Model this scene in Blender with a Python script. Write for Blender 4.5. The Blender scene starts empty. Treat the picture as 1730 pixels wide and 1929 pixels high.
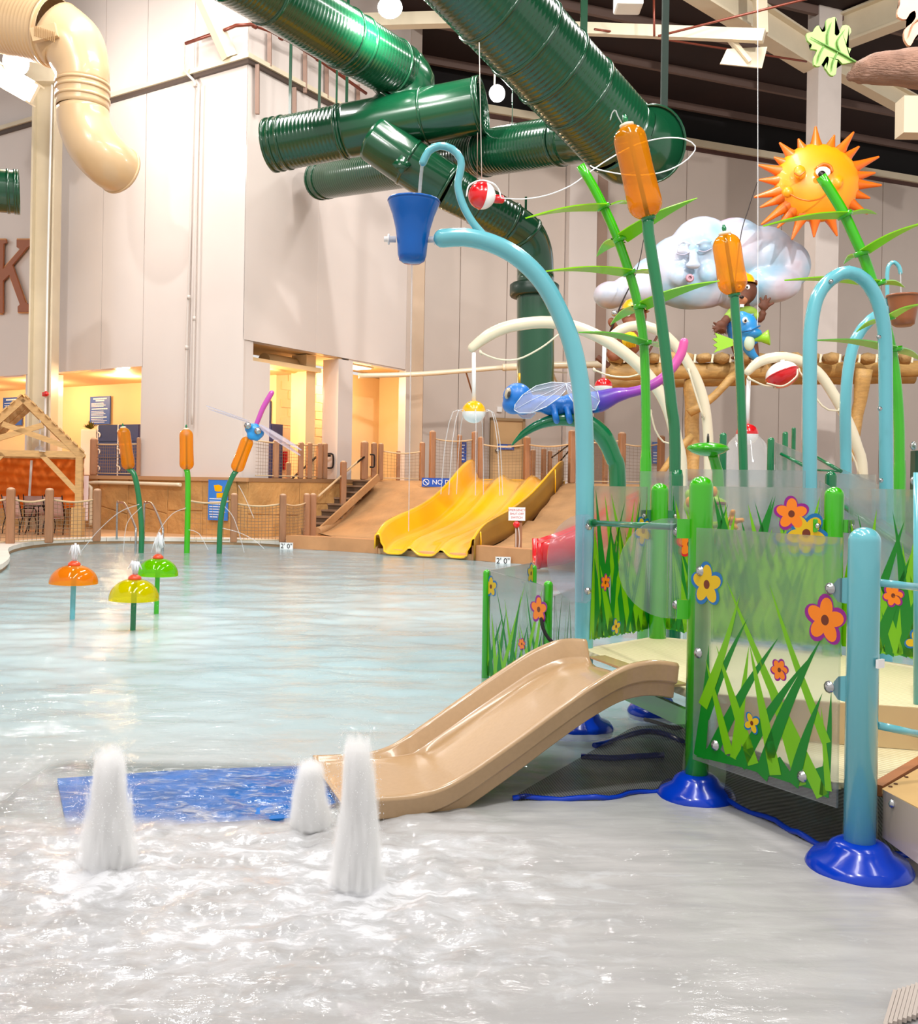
import bpy, bmesh, math, random
from mathutils import Vector, Matrix, Quaternion, noise
random.seed(7)
C = bpy.context.scene.collection
SC = bpy.context.scene
PI = math.pi
# ---------------------------------------------------------------- camera
TH, F, CX, CY, H = 0.0165, 1834.0, 865.0, 908.0, 1.6
cam = bpy.data.cameras.new('camera'); camo = bpy.data.objects.new('camera', cam); C.objects.link(camo)
cam.sensor_fit = 'HORIZONTAL'; cam.sensor_width = 36; cam.lens = F/1730*36
cam.shift_y = -(964.5-CY)/1730
cam.clip_start = 0.1; cam.clip_end = 200
camo.matrix_world = Matrix.Translation((0, 0, H)) @ Matrix.Rotation(PI/2, 4, 'X') @ Matrix.Rotation(TH, 4, 'Z')
SC.camera = camo
# ---------------------------------------------------------------- world, exposure
wd = bpy.data.worlds.new('world'); SC.world = wd; wd.use_nodes = True
bg = wd.node_tree.nodes['Background']; bg.inputs[0].default_value = (1.0, 0.96, 0.93, 1); bg.inputs[1].default_value = 0.75
SC.view_settings.view_transform = 'Standard'; SC.view_settings.look = 'None'
SC.view_settings.gamma = 1; SC.view_settings.exposure = 0.14; SC.view_settings.use_curve_mapping = False
SC.cycles.max_bounces = 10; SC.cycles.transparent_max_bounces = 24; SC.cycles.transmission_bounces = 8
SC.cycles.diffuse_bounces = 3; SC.cycles.glossy_bounces = 4; SC.cycles.sample_clamp_indirect = 4
SC.cycles.caustics_reflective = False; SC.cycles.caustics_refractive = False
SC.cycles.use_denoising = True
def W(u, v, Y):
    a, b = u-CX, CY-v
    return Vector(((a*math.cos(TH)-b*math.sin(TH))/F*Y, Y, H+(a*math.sin(TH)+b*math.cos(TH))/F*Y))
def G(u, v, z=0.0):
    d = W(u, v, 1.0)-Vector((0, 0, H)); return Vector((0, 0, H))+d*((z-H)/d.z)
def PXM(n, Y): return n/F*Y
def hit(u, v, p, n):
    d = W(u, v, 1.0)-Vector((0, 0, H)); o = Vector((0, 0, H)); return o+d*((Vector(p)-o).dot(n)/d.dot(n))
def spot(name, loc, aim, power, size=70, r=.25, col=(1, .93, .85), blend=.6):
    l = bpy.data.lights.new(name, 'SPOT'); l.energy = power; l.spot_size = math.radians(size); l.spot_blend = blend
    l.shadow_soft_size = r; l.color = col
    o = bpy.data.objects.new(name, l); C.objects.link(o); o.location = loc
    o.rotation_euler = (Vector(aim)-Vector(loc)).to_track_quat('-Z', 'Y').to_euler(); return o
def point(name, loc, power, r=.2, col=(1, .93, .85)):
    l = bpy.data.lights.new(name, 'POINT'); l.energy = power; l.shadow_soft_size = r; l.color = col
    o = bpy.data.objects.new(name, l); C.objects.link(o); o.location = loc; return o
# high-bay lamps of the hall: a row over the pool and a row behind the camera
LA, LB, LC = W(30, 118, 24.0), W(735, 14, 19.0), W(937, 176, 23.4)
LW = (1, .965, .93)
point('hall_lamp_light', LA+Vector((.3, -.5, -.4)), 700, .22, LW)
point('hall_lamp_light', LB+Vector((0, 0, -.25)), 400, .15, LW)
point('hall_lamp_light', LC+Vector((0, -.35, -.25)), 220, .15, LW)
spot('hall_lamp_light', (-9, 6, 14), (-7, 24, 4), 3600, 75, .3, LW)
spot('hall_lamp_light', (7, 2, 14), (-5, 24, 5), 3400, 75, .3, LW)
spot('hall_lamp_light', (0, 0, 14.5), (3, 14, 1.5), 3200, 80, .3, LW)
spot('hall_lamp_light', (11, 8, 14), (9, 26, 6), 6500, 85, .3, LW)
spot('hall_lamp_light', (-4, -1, 14), (1, 5, 0), 1500, 85, .35, LW)
def area(name, loc, sx, sy, power, aim=None):
    l = bpy.data.lights.new(name, 'AREA'); l.shape = 'RECTANGLE'; l.size = sx; l.size_y = sy; l.energy = power; l.color = LW
    o = bpy.data.objects.new(name, l); C.objects.link(o); o.location = loc
    if aim: o.rotation_euler = (Vector(aim)-Vector(loc)).to_track_quat('-Z', 'Y').to_euler()
for x in (-6.5, 0, 6.5):  # unseen fill lights added overhead to brighten the pool floor
    area('overhead_fill_light', (x, 5, 15.2), 1.0, 9, 650)
    area('overhead_fill_light', (x, 19, 15.2), 1.0, 8, 900)
# ---------------------------------------------------------------- materials
_M = {}
def lin(h):
    if isinstance(h, str):
        c = [int(h[i:i+2], 16)/255 for i in (0, 2, 4)]
        return tuple((x/12.92 if x <= .04045 else ((x+.055)/1.055)**2.4) for x in c)
    return tuple(h)
def M(name, col='808080', rough=.45, metal=0, coat=0, bump=None, var=None, alpha=1, emit=0, trans=0, spec=.5, sss=0, stretch=(1, 1, 1)):
    if name in _M: return _M[name]
    m = bpy.data.materials.new(name); m.use_nodes = True; nt = m.node_tree; b = nt.nodes['Principled BSDF']
    c = lin(col); b.inputs['Base Color'].default_value = (*c, 1)
    b.inputs['Roughness'].default_value = rough; b.inputs['Metallic'].default_value = metal
    b.inputs['Coat Weight'].default_value = coat; b.inputs['Coat Roughness'].default_value = .06
    b.inputs['Alpha'].default_value = alpha; b.inputs['Specular IOR Level'].default_value = spec
    b.inputs['Transmission Weight'].default_value = trans
    if sss: b.inputs['Subsurface Weight'].default_value = sss; b.inputs['Subsurface Radius'].default_value = (.05, .05, .05)
    if emit: b.inputs['Emission Color'].default_value = (*c, 1); b.inputs['Emission Strength'].default_value = emit
    tc = nt.nodes.new('ShaderNodeTexCoord'); mp = nt.nodes.new('ShaderNodeMapping'); mp.inputs['Scale'].default_value = stretch
    nt.links.new(tc.outputs['Object'], mp.inputs['Vector'])
    v = var or (2.0, .05)
    n = nt.nodes.new('ShaderNodeTexNoise'); n.inputs['Scale'].default_value = v[0]; n.inputs['Detail'].default_value = 4
    nt.links.new(mp.outputs[0], n.inputs['Vector'])
    r = nt.nodes.new('ShaderNodeMapRange'); r.inputs['From Min'].default_value = .3; r.inputs['From Max'].default_value = .7
    r.inputs['To Min'].default_value = 1-v[1]; r.inputs['To Max'].default_value = 1+v[1]*.4
    nt.links.new(n.outputs['Fac'], r.inputs['Value'])
    mx = nt.nodes.new('ShaderNodeVectorMath'); mx.operation = 'SCALE'; mx.inputs[0].default_value = c
    nt.links.new(r.outputs[0], mx.inputs['Scale']); nt.links.new(mx.outputs[0], b.inputs['Base Color'])
    if emit: nt.links.new(mx.outputs[0], b.inputs['Emission Color'])
    if bump:
        n2 = nt.nodes.new('ShaderNodeTexNoise'); n2.inputs['Scale'].default_value = bump[0]; n2.inputs['Detail'].default_value = 5
        nt.links.new(mp.outputs[0], n2.inputs['Vector'])
        bp = nt.nodes.new('ShaderNodeBump'); bp.inputs['Strength'].default_value = bump[1]; bp.inputs['Distance'].default_value = bump[2] if len(bump) > 2 else .02
        nt.links.new(n2.outputs['Fac'], bp.inputs['Height']); nt.links.new(bp.outputs[0], b.inputs['Normal'])
    _M[name] = m; return m
# ---------------------------------------------------------------- mesh helpers
def vec(*a): return Vector(a)
def box(bm, c, s, R=None, bev=0):
    c = Vector(c); r = bmesh.ops.create_cube(bm, size=1)['verts']
    for v in r:
        p = Vector((v.co.x*s[0], v.co.y*s[1], v.co.z*s[2])); v.co = (R @ p if R else p)+c
    if bev:
        es = list({e for v in r for e in v.link_edges}); bmesh.ops.bevel(bm, geom=es, offset=bev, segments=2, affect='EDGES', profile=.6)
def bar(bm, a, b, w, h, up=(0, 0, 1), bev=0):
    a, b = Vector(a), Vector(b); d = (b-a); L = d.length; d.normalize(); up = Vector(up)
    if abs(d.dot(up)) > .98: up = Vector((0, 1, 0))
    x = d.cross(up).normalized(); z = x.cross(d)
    R = Matrix((x, d, z)).transposed(); box(bm, (a+b)/2, (w, L, h), R, bev)
def resample(pts, step):
    P = [Vector(p) for p in pts]
    if len(P) < 3:
        n = max(1, int((P[1]-P[0]).length/step)); return [P[0].lerp(P[1], i/n) for i in range(n+1)]
    out = []
    for i in range(len(P)-1):
        p0 = P[i-1] if i else P[0]*2-P[1]; p1, p2 = P[i], P[i+1]; p3 = P[i+2] if i+2 < len(P) else P[-1]*2-P[-2]
        n = max(2, int((p2-p1).length/step))
        for k in range(n):
            t = k/n; out.append(.5*((2*p1)+(p2-p0)*t+(2*p0-5*p1+4*p2-p3)*t*t+(3*p1-p0-3*p2+p3)*t**3))
    out.append(P[-1]); return out
def tube(bm, pts, r, seg=12, step=None, cap='flat', rr=None, smooth=True):
    """swept tube; r number or list per given point; rr(i) radius factor"""
    pts = [Vector(p) for p in pts]
    if step:
        if isinstance(r, (list, tuple)):
            cum = [0]
            for i in range(1, len(pts)): cum.append(cum[-1]+(pts[i]-pts[i-1]).length)
            P = resample(pts, step); c2 = [0]
            for i in range(1, len(P)): c2.append(c2[-1]+(P[i]-P[i-1]).length)
            R = []
            for c in c2:
                x = c/c2[-1]*cum[-1]; k = 0
                while k < len(cum)-2 and x > cum[k+1]: k += 1
                t = min(1, max(0, (x-cum[k])/max(1e-9, cum[k+1]-cum[k]))); R.append(r[k]*(1-t)+r[k+1]*t)
        else: P = resample(pts, step); R = [r]*len(P)
    else: P = pts; R = list(r) if isinstance(r, (list, tuple)) else [r]*len(P)
    if rr: R = [x*rr(i) for i, x in enumerate(R)]
    if cap == 'round':
        d0 = (P[0]-P[1]).normalized(); d1 = (P[-1]-P[-2]).normalized(); a, b = [], []; ra, rb = [], []
        for k in range(1, 5):
            t = k/4*PI/2*.97; a.insert(0, P[0]+d0*R[0]*math.sin(t)); ra.insert(0, R[0]*math.cos(t)); b.append(P[-1]+d1*R[-1]*math.sin(t)); rb.append(R[-1]*math.cos(t))
        P = a+P+b; R = ra+R+rb
    n = len(P); t0 = (P[1]-P[0]).normalized(); up = Vector((0, 0, 1)) if abs(t0.z) < .9 else Vector((1, 0, 0))
    x = t0.cross(up).normalized(); rings = []
    for i in range(n):
        t = (P[min(i+1, n-1)]-P[max(i-1, 0)])
        if t.length < 1e-9: t = t0
        t.normalize(); x = (x-t*x.dot(t)).normalized(); y = t.cross(x)
        rings.append([bm.verts.new(P[i]+(x*math.cos(2*PI*k/seg)+y*math.sin(2*PI*k/seg))*R[i]) for k in range(seg)])
    for i in range(n-1):
        for k in range(seg):
            f = bm.faces.new((rings[i][k], rings[i][(k+1) % seg], rings[i+1][(k+1) % seg], rings[i+1][k])); f.smooth = smooth
    if cap != 'open':
        bm.faces.new(rings[0][::-1]); bm.faces.new(rings[-1])
def lathe(bm, prof, c, ax=(0, 0, 1), seg=24, smooth=True, closed=False):
    """prof [(r,h)] about axis ax from point c"""
    ax = Vector(ax).normalized(); q = Vector((0, 0, 1)).rotation_difference(ax); c = Vector(c); rings = []
    for r, h in prof:
        if r < 1e-6: rings.append([bm.verts.new(c+q @ Vector((0, 0, h)))])
        else: rings.append([bm.verts.new(c+q @ Vector((r*math.cos(2*PI*k/seg), r*math.sin(2*PI*k/seg), h))) for k in range(seg)])
    for a, b in zip(rings, rings[1:]):
        for k in range(seg):
            if len(a) == 1 and len(b) == 1: continue
            if len(a) == 1: f = bm.faces.new((a[0], b[k], b[(k+1) % seg]))
            elif len(b) == 1: f = bm.faces.new((a[k], a[(k+1) % seg], b[0]))
            else: f = bm.faces.new((a[k], a[(k+1) % seg], b[(k+1) % seg], b[k]))
            f.smooth = smooth
    if closed:
        if len(rings[0]) > 1: bm.faces.new(rings[0][::-1])
        if len(rings[-1]) > 1: bm.faces.new(rings[-1])
def prism(bm, pts, off):
    """closed polygon pts (3D) extruded by vector off"""
    off = Vector(off); a = [bm.verts.new(Vector(p)) for p in pts]; b = [bm.verts.new(Vector(p)+off) for p in pts]; n = len(a)
    bm.faces.new(a); bm.faces.new(b[::-1])
    for i in range(n): bm.faces.new((a[i], a[(i+1) % n], b[(i+1) % n], b[i]))
def ell(bm, c, r, R=None, sub=3):
    r = r if isinstance(r, (tuple, list)) else (r, r, r)
    vs = bmesh.ops.create_icosphere(bm, subdivisions=sub, radius=1)['verts']
    for v in vs:
        p = Vector((v.co.x*r[0], v.co.y*r[1], v.co.z*r[2])); v.co = (R @ p if R else p)+Vector(c)
        for f in v.link_faces: f.smooth = True
def quad(bm, *p): return bm.faces.new([bm.verts.new(Vector(q)) for q in p])
def grid(bm, fn, nu, nv, smooth=True):
    V = [[bm.verts.new(fn(i/nu, j/nv)) for j in range(nv+1)] for i in range(nu+1)]
    for i in range(nu):
        for j in range(nv):
            f = bm.faces.new((V[i][j], V[i+1][j], V[i+1][j+1], V[i][j+1])); f.smooth = smooth
    return V
def obj(name, bm, m, parent=None, label=None, kind=None, fix=True, mods=None):
    if fix: bmesh.ops.recalc_face_normals(bm, faces=bm.faces)
    me = bpy.data.meshes.new(name); bm.to_mesh(me); bm.free(); me.materials.append(m)
    o = bpy.data.objects.new(name, me); C.objects.link(o)
    if parent is not None:
        o.parent = parent; o.matrix_parent_inverse = (Matrix.Translation(-chain(parent)))
    if label: o['label'] = label
    if kind: o['kind'] = kind
    return o
_LOC = {}
def chain(p):
    return _LOC.get(p.name, Vector((0, 0, 0)))
def thing(name, label, cat, loc=(0, 0, 0), group=None):
    o = bpy.data.objects.new(name, None); C.objects.link(o); o.location = loc; o.empty_display_size = .1
    _LOC[o.name] = Vector(loc); o['label'] = label; o['category'] = cat
    if group: o['group'] = group
    return o
def tag(o, label, cat, group=None, kind=None):
    o['label'] = label; o['category'] = cat
    if group: o['group'] = group
    if kind: o['kind'] = kind
    return o
def struct(name, bm, m, parent=None, label=None, fix=True):
    o = obj(name, bm, m, parent, fix=fix)
    if parent is None: o['kind'] = 'structure'
    if label: o['label'] = label
    return o
def B(): return bmesh.new()
def dup(root, delta, label=None, group=None):
    r = root.copy(); C.objects.link(r); r.location = root.location+Vector(delta)
    if label: r['label'] = label
    if group: r['group'] = group
    def rec(a, b):
        for ch in list(a.children):
            c = ch.copy(); C.objects.link(c); c.parent = b; rec(ch, c)
    rec(root, r); return r
def blob(name, fn, m, vox, parent=None, label=None, sm=3):
    bm = B(); fn(bm); o = obj(name, bm, m, parent, label, fix=False)
    md = o.modifiers.new('fuse', 'REMESH'); md.mode = 'VOXEL'; md.voxel_size = vox; md.use_smooth_shade = True
    if sm: s = o.modifiers.new('smooth', 'SMOOTH'); s.iterations = sm; s.factor = .5
    return o
def text(name, s, c, right, up, size, m, parent, ext=.002, align='CENTER'):
    cu = bpy.data.curves.new(name, 'FONT'); cu.body = s; cu.size = size; cu.extrude = ext; cu.align_x = align; cu.align_y = 'CENTER'
    tmp = bpy.data.objects.new('tmp', cu); C.objects.link(tmp); me = bpy.data.meshes.new_from_object(tmp); bpy.data.objects.remove(tmp)
    me.materials.clear(); me.materials.append(m); o = bpy.data.objects.new(name, me); C.objects.link(o); o['kind'] = 'stuff'
    r = Vector(right).normalized(); u = Vector(up); u = (u-r*u.dot(r)).normalized(); n = r.cross(u)
    mw = Matrix((r, u, n)).transposed().to_4x4(); mw.translation = Vector(c); me.transform(mw)
    if parent is not None:
        o.parent = parent; o.matrix_parent_inverse = Matrix.Translation(-chain(parent))
    return o
def cap_tube(bm, pts, r, seg, step): tube(bm, pts, r, seg, step, cap='round')
# shared finishes
AQUA = M('aqua_paint', '68b8c4', .22, coat=.6); LIME = M('lime_paint', '38b000', .22, coat=.6); DGREEN = M('dark_green_paint', '04703f', .22, coat=.6)
CREAM = M('cream_paint', 'e6d9bd', .3, coat=.4); BOLT = M('steel', 'b9b9b9', .22, metal=.9); WHITEP = M('white_plastic', 'f0efee', .3, coat=.3)
DUCT = M('duct_green', '074126', .22, coat=.5, var=(.8, .12)); DUCTB = M('duct_beige', 'd4b48a', .3, coat=.3); TRIMB = M('beige_steel', 'dccfb4', .35)
WALL = M('wall_panel_paint', 'dcd1ca', .19, var=(.4, .04), bump=(25, .04, .002)); YEL = M('corridor_yellow', 'f0cf9c', .6, var=(.6, .05))
POSTB = M('post_brown', 'a0714f', .6, var=(6, .15), stretch=(3, 3, .5)); ROPE = M('rope_tan', 'cdb08a', .8); NET = M('net_tan', '8f7458', .85)
RED = M('red_plastic', 'd3101a', .22, coat=.5); YELLOWP = M('yellow_gelcoat', 'fbb700', .2, coat=.6)
BLUE = M('blue_gelcoat', '0036b4', .2, spec=.3, coat=.25, var=(4, .12)); BLUESIGN = M('sign_blue', '2a50a8', .4); PRINT = M('sign_print_white', 'e8ecf6', .5)
WOOD = M('pale_timber', 'd2a76d', .6, var=(5, .16), stretch=(1, 1, 6)); LOG = M('log_wood', 'be9658', .5, var=(4, .22), bump=(14, .4, .02), stretch=(1, 4, 4))
def glassy(name, col, tint, rough=.25, frost=.5, mixw=.5, alphaopac=.0, diff=(.8, .8, .8)):
    m = bpy.data.materials.new(name); m.use_nodes = True; nt = m.node_tree; nt.nodes.clear(); L = nt.links.new; N = nt.nodes.new
    out = N('ShaderNodeOutputMaterial'); tr = N('ShaderNodeBsdfTransparent'); tr.inputs[0].default_value = (*tint, 1)
    rf = N('ShaderNodeBsdfRefraction'); rf.inputs['Color'].default_value = (*col, 1); rf.inputs['Roughness'].default_value = rough; rf.inputs['IOR'].default_value = 1.04
    m1 = N('ShaderNodeMixShader'); m1.inputs[0].default_value = frost; L(tr.outputs[0], m1.inputs[1]); L(rf.outputs[0], m1.inputs[2])
    df = N('ShaderNodeBsdfDiffuse'); df.inputs[0].default_value = (*diff, 1); m2 = N('ShaderNodeMixShader'); m2.inputs[0].default_value = alphaopac
    L(m1.outputs[0], m2.inputs[1]); L(df.outputs[0], m2.inputs[2])
    gl = N('ShaderNodeBsdfGlossy'); gl.inputs['Roughness'].default_value = .05; fr = N('ShaderNodeFresnel'); fr.inputs[0].default_value = 1.45
    ge = N('ShaderNodeNewGeometry'); sb = N('ShaderNodeMath'); sb.operation = 'SUBTRACT'; sb.inputs[0].default_value = 1; L(ge.outputs['Backfacing'], sb.inputs[1]); mu = N('ShaderNodeMath'); mu.operation = 'MULTIPLY'; L(fr.outputs[0], mu.inputs[0]); L(sb.outputs[0], mu.inputs[1])
    m3 = N('ShaderNodeMixShader'); L(mu.outputs[0], m3.inputs[0]); L(m2.outputs[0], m3.inputs[1]); L(gl.outputs[0], m3.inputs[2]); L(m3.outputs[0], out.inputs[0])
    return m
FROST = glassy('frosted_acrylic', (.9, .93, .93), (.9, .94, .93), .22, .55, alphaopac=.12, diff=(.62, .62, .65))
CLEAR = glassy('clear_acrylic', (.9, .92, .97), (.93, .95, .98), .12, .25, alphaopac=.08, diff=(.75, .78, .9))
AMBER = glassy('amber_acrylic', (1, .5, .04), (1, .6, .08), .08, .2, alphaopac=.34, diff=(1, .36, .01))
YELLACR = glassy('yellow_acrylic', (.9, .85, .02), (.93, .88, .1), .08, .2, alphaopac=.28, diff=(.85, .78, .0))
GREENACR = glassy('green_acrylic', (.35, .85, .02), (.45, .9, .1), .08, .2, alphaopac=.28, diff=(.3, .75, .0))
WING = glassy('clear_wing', (.85, .88, .98), (.88, .9, .98), .1, .2, alphaopac=.25, diff=(.75, .78, .95))
JET = glassy('water_jet', (.95, .97, 1), (.97, .98, 1), .1, .1, alphaopac=.25, diff=(.95, .95, .95))
# ================================================================ SETTING
DL = Vector((-.850, .526, 0)).normalized(); DR = Vector((.526, .850, 0)).normalized()   # tower front / tower return
C0 = Vector((G(453, 1012, .12).x, G(453, 1012, .12).y, 0))
def T(t, d, z=0.0): return C0+DL*t+DR*d+Vector((0, 0, z))
def tf(u, v):                                   # t on the front face, z
    p = hit(u, v, C0, DR); return (p-C0).dot(DL), p.z
def df_(u, v):
    p = hit(u, v, C0, DL); return (p-C0).dot(DR), p.z
def slabF(bm, t0, t1, z0, z1, d0, d1):          # box in tower axes
    pts = [T(t0, d0, z0), T(t1, d0, z0), T(t1, d1, z0), T(t0, d1, z0)]; prism(bm, pts, (0, 0, z1-z0))
ZC = 16.05; ZD = .12; ZU = 1.62
tA = tf(265, 690)[0]; tB = tf(86, 698)[0]; tC_ = tf(47, 705)[0]; zO = tf(265, 690)[1]
dA = df_(479, 645)[0]; dB = df_(640, 672)[0]; dC = df_(667, 681)[0]; dD = df_(764, 720)[0]; zO2 = df_(560, 658)[1]; zO3 = df_(668, 681)[1]
zT = tf(455, 116)[1]
# tower walls: core and panels
def wall_block(name, m, boxes, panels):
    bm = B()
    for b in boxes: slabF(bm, *b)
    w = struct(name, bm, m)
    for p in panels:
        bm = B(); slabF(bm, *p); struct('wall_panel', bm, m, w)
    return w
seams = [0, tf(362, 400)[0], tf(273, 400)[0], tf(196, 300)[0], tf(100, 300)[0], 17]
# left facade
bx = [(.02, 17, zO, ZC, .03, .3), (.02, tA, ZU, zO, .03, 1.0), (tB, tC_, ZU, zO, .03, .6)]
pn = []
for i in range(len(seams)-1):
    a, b = seams[i], seams[i+1]
    pn.append((a+(.012 if i else 0), b-.012, zO if a >= tA-.3 else ZU, zT-.06, 0, .034)); pn.append((a+(.012 if i else 0), b-.012, zT+.1, ZC, 0, .034))
pn[0] = (0, seams[1]-.012, ZU, zT-.06, 0, .034); pn[2] = (seams[1]+.012, seams[2]-.012, ZU, zT-.06, 0, .034)
wl = wall_block('wall_left', WALL, bx, pn)
# return facade
sr = [.0, df_(600, 400)[0], dD]
bx = [(.0, .3, zO2, ZC, .03, dC-.2), (.03, .3, zO3, ZC, dC-.2, dD), (.03, .3, ZU, zO2, .03, dA), (.03, .6, ZU, zO3, dB, dC)]
bm = B()
for t0, t1, z0, z1, d0, d1 in bx: slabF(bm, t0, t1, z0, z1, d0, d1)
wr = struct('wall_return', bm, WALL)
for a, b in zip(sr, sr[1:]):
    bm = B(); slabF(bm, -.004, .03, max(zO2, zO3), zT-.06, a+.012 if a else 0, b-.012); struct('wall_panel', bm, WALL, wr)
    bm = B(); slabF(bm, -.004, .03, zT+.1, ZC, a+.012 if a else 0, b-.012); struct('wall_panel', bm, WALL, wr)
# trim ledge round the tower
bm = B(); slabF(bm, -.16, 17, zT-.02, zT+.1, -.16, .0); slabF(bm, -.16, 0, zT-.02, zT+.1, 0, dD); struct('trim_1', bm, TRIMB)
bm = B(); slabF(bm, -.1, 17, zT-.12, zT-.02, -.1, .0); slabF(bm, -.1, 0, zT-.12, zT-.02, 0, dD); struct('trim_2', bm, M('dark_trim', '4b3d35', .5))
# rock base under the upper level, with carved joints
ROCK = M('rock_base', 'c8975a', .75, var=(1.3, .3), bump=(7, .6, .05))
bm = B(); slabF(bm, -.02, 16.5, -.1, ZU-.1, -.12, .5); slabF(bm, -.32, .1, -.1, ZU-.1, -.12, dD+1)
rock = struct('wall_rock_base', bm, ROCK)
rng = random.Random(4)
def rockface(P0, ax, nrm, L):
    # irregular stones, each its own proud slab
    n = int(L/1.35); xs = [0]+[L*(i+rng.uniform(-.22, .22))/n for i in range(1, n)]+[L]
    for i in range(n):
        h = rng.uniform(.55, 1.0); k = rng.uniform(-.18, .18)
        a, b = xs[i], xs[i+1]; top = ZU-.16; g = .012
        for poly in ([(a+g, g), (b-g, g), (b-g-k*.3, h-k-g), (a+g-k*.2, h+k-g)], [(a+g-k*.2, h+k+g), (b-g-k*.3, h-k+g), (b-g+k*.4, top), (a+g+k*.3, top)]):
            bm = B(); prism(bm, [P0+ax*x+Vector((0, 0, z)) for x, z in poly], nrm*.022)
            bmesh.ops.bevel(bm, geom=bm.edges[:], offset=.012, segments=1, affect='EDGES'); struct('stone', bm, ROCK, rock)
rockface(T(0, -.12, .08), DL, -DR, 11)
rockface(T(-.32, -.1, .08), DR, -DL, 5)
bm = B(); slabF(bm, -.36, 16.5, ZU-.1, ZU, -.2, 5.2); slabF(bm, -.36, .1, ZU-.1, ZU, -.12, dD+1.5); struct('floor_upper_corridor', bm, M('upper_floor', 'b98c62', .6))
# corridor inside the tower
def ywall(name, *b):
    bm = B(); slabF(bm, *b); return struct(name, bm, YEL)
ywall('wall_corridor_back', 3.2, 17, ZU, zO+.4, 3.3, 3.5)
ywall('wall_corridor_end', 1.9, 3.2, ZU, zO+.4, 3.3, 3.5)
BRK = M('block_wall', 'c99a55', .7, var=(3, .08))
w = ywall('wall_corridor_side', 1.9, 2.1, ZU, zO+.4, 3.5, dD+2)
for r in range(12):                                       # block courses in low relief
    for k in range(5):
        off = .3 if r % 2 else 0
        z0 = ZU+r*.26; d0 = 3.52+k*.62+off
        if z0 > zO: continue
        bm = B(); slabF(bm, 1.885, 1.9, z0+.01, z0+.25, d0, d0+.6); struct('block', bm, YEL, w)
ywall('wall_corridor_far', .35, 1.9, ZU, zO3+.2, dD+1.2, dD+1.4)
ywall('wall_corridor_return', .3, 1.9, ZU, 4.6, dC+.1, dC+.25) if False else None
bm = B(); slabF(bm, .3, 17, zO+.02, zO+.14, .3, 3.4); slabF(bm, .3, 2.1, max(zO2, zO3)+.03, max(zO2, zO3)+.14, .3, dD+1.3); struct('ceiling_corridor', bm, YEL)
ywall('wall_corridor_pier', .45, 1.0, ZU, zO2, dB-.9, dB-.5)
# corridor luminaires (fluorescent troffers) and their light
LUM = M('lit_diffuser', (1, .86, .6), .5, emit=9)
def troffer(t, d, z, lab, L=1.2):
    th = thing('ceiling_light', lab, 'ceiling light', T(t, d, z))
    bm = B(); slabF(bm, t-.35, t+.35, z, z+.05, d-L/2, d+L/2); obj('housing', bm, TRIMB, th)
    bm = B(); slabF(bm, t-.28, t-.03, z-.02, z, d-L/2+.05, d+L/2-.05); slabF(bm, t+.03, t+.28, z-.02, z, d-L/2+.05, d+L/2-.05); obj('diffuser', bm, LUM, th)
    return th
troffer(.75, dC+.9, zO3-.03, 'lit fluorescent ceiling light in the rightmost corridor opening')
for t, d, z, p in ((6.5, 1.6, zO-.25, 95), (10.5, 1.6, zO-.25, 90), (14, 1.6, zO-.25, 60), (1.2, 1.2, zO2-.8, 120), (1.1, dC+1.0, zO3-.5, 75), (2.6, 1.5, zO-.3, 40)):
    point('corridor_light', T(t, d, z), p*1.7, .18, (1, .71, .40))
# back wall
BP = Vector((-1.45, 33.2, 0)); BD = Vector((.934, .358, 0)).normalized(); BN = Vector((BD.y, -BD.x, 0))   # BN towards the pool
def K_(s, n=0, z=0): return BP+BD*s+BN*n+Vector((0, 0, z))
def ks(u, v, n=0): p = hit(u, v, BP+BN*n, BN); return (p-BP).dot(BD), p.z
def slabK(bm, s0, s1, z0, z1, n0, n1): prism(bm, [K_(s0, n0, z0), K_(s1, n0, z0), K_(s1, n1, z0), K_(s0, n1, z0)], (0, 0, z1-z0))
zW = ks(1400, 280)[1]
WALLB = M('back_wall_paint', 'cdbfb4', .34, var=(.5, .05), bump=(30, .1, .004))
bm = B(); slabK(bm, -1.5, 30, -.1, zW, -.4, -.06); wb = struct('wall_back', bm, WALLB)
ss = [-1.5, ks(866, 600)[0], ks(958, 400)[0], ks(1064, 500)[0], ks(1117, 500)[0], ks(1290, 600)[0], ks(1470, 620)[0], ks(1575, 600)[0], ks(1660, 600)[0], 26]
for i, (a, b) in enumerate(zip(ss, ss[1:])):
    bm = B(); slabK(bm, a+.015, b-.015, 0, zW-.3, -.062, 0.0 if i != 3 else .3); struct('wall_panel', bm, WALL if i == 3 else WALLB, wb)
bm = B(); slabK(bm, ks(1117, 500)[0], ks(1138, 500)[0], 0, zW-.3, 0, .22); struct('column_pilaster', bm, M('pilaster_brown', '9c8272', .5))
bm = B(); slabK(bm, -1.5, 30, zW-.28, zW-.02, -.06, .22); struct('trim_3', bm, TRIMB)
bm = B(); slabK(bm, -1.5, 30, zW-.42, zW-.28, -.06, .1); struct('trim_4', bm, M('rust_trim', '4a2a22', .6))
BLK = M('black_and_shade', '0d0706', .9); DKB = M('roof_brown', '25100d', .8, var=(.6, .3))
bm = B(); slabK(bm, -8, 30, zW-.05, ZC, -.5, -.3); struct('wall_clerestory', bm, BLK)  # shadow band above the back wall, put into this wall's black colour
# end face: dark gap and wall beyond the tower
bm = B(); slabF(bm, -.02, .25, -.1, ZC, dD, dD+.6); struct('wall_tower_end', bm, WALLB)
bm = B(); q = W(783, 700, 31.0); box(bm, (q.x, q.y, 7.2), (.5, .4, 15)); struct('column_corner', bm, M('column_tan', 'b9a188', .5))
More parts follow.
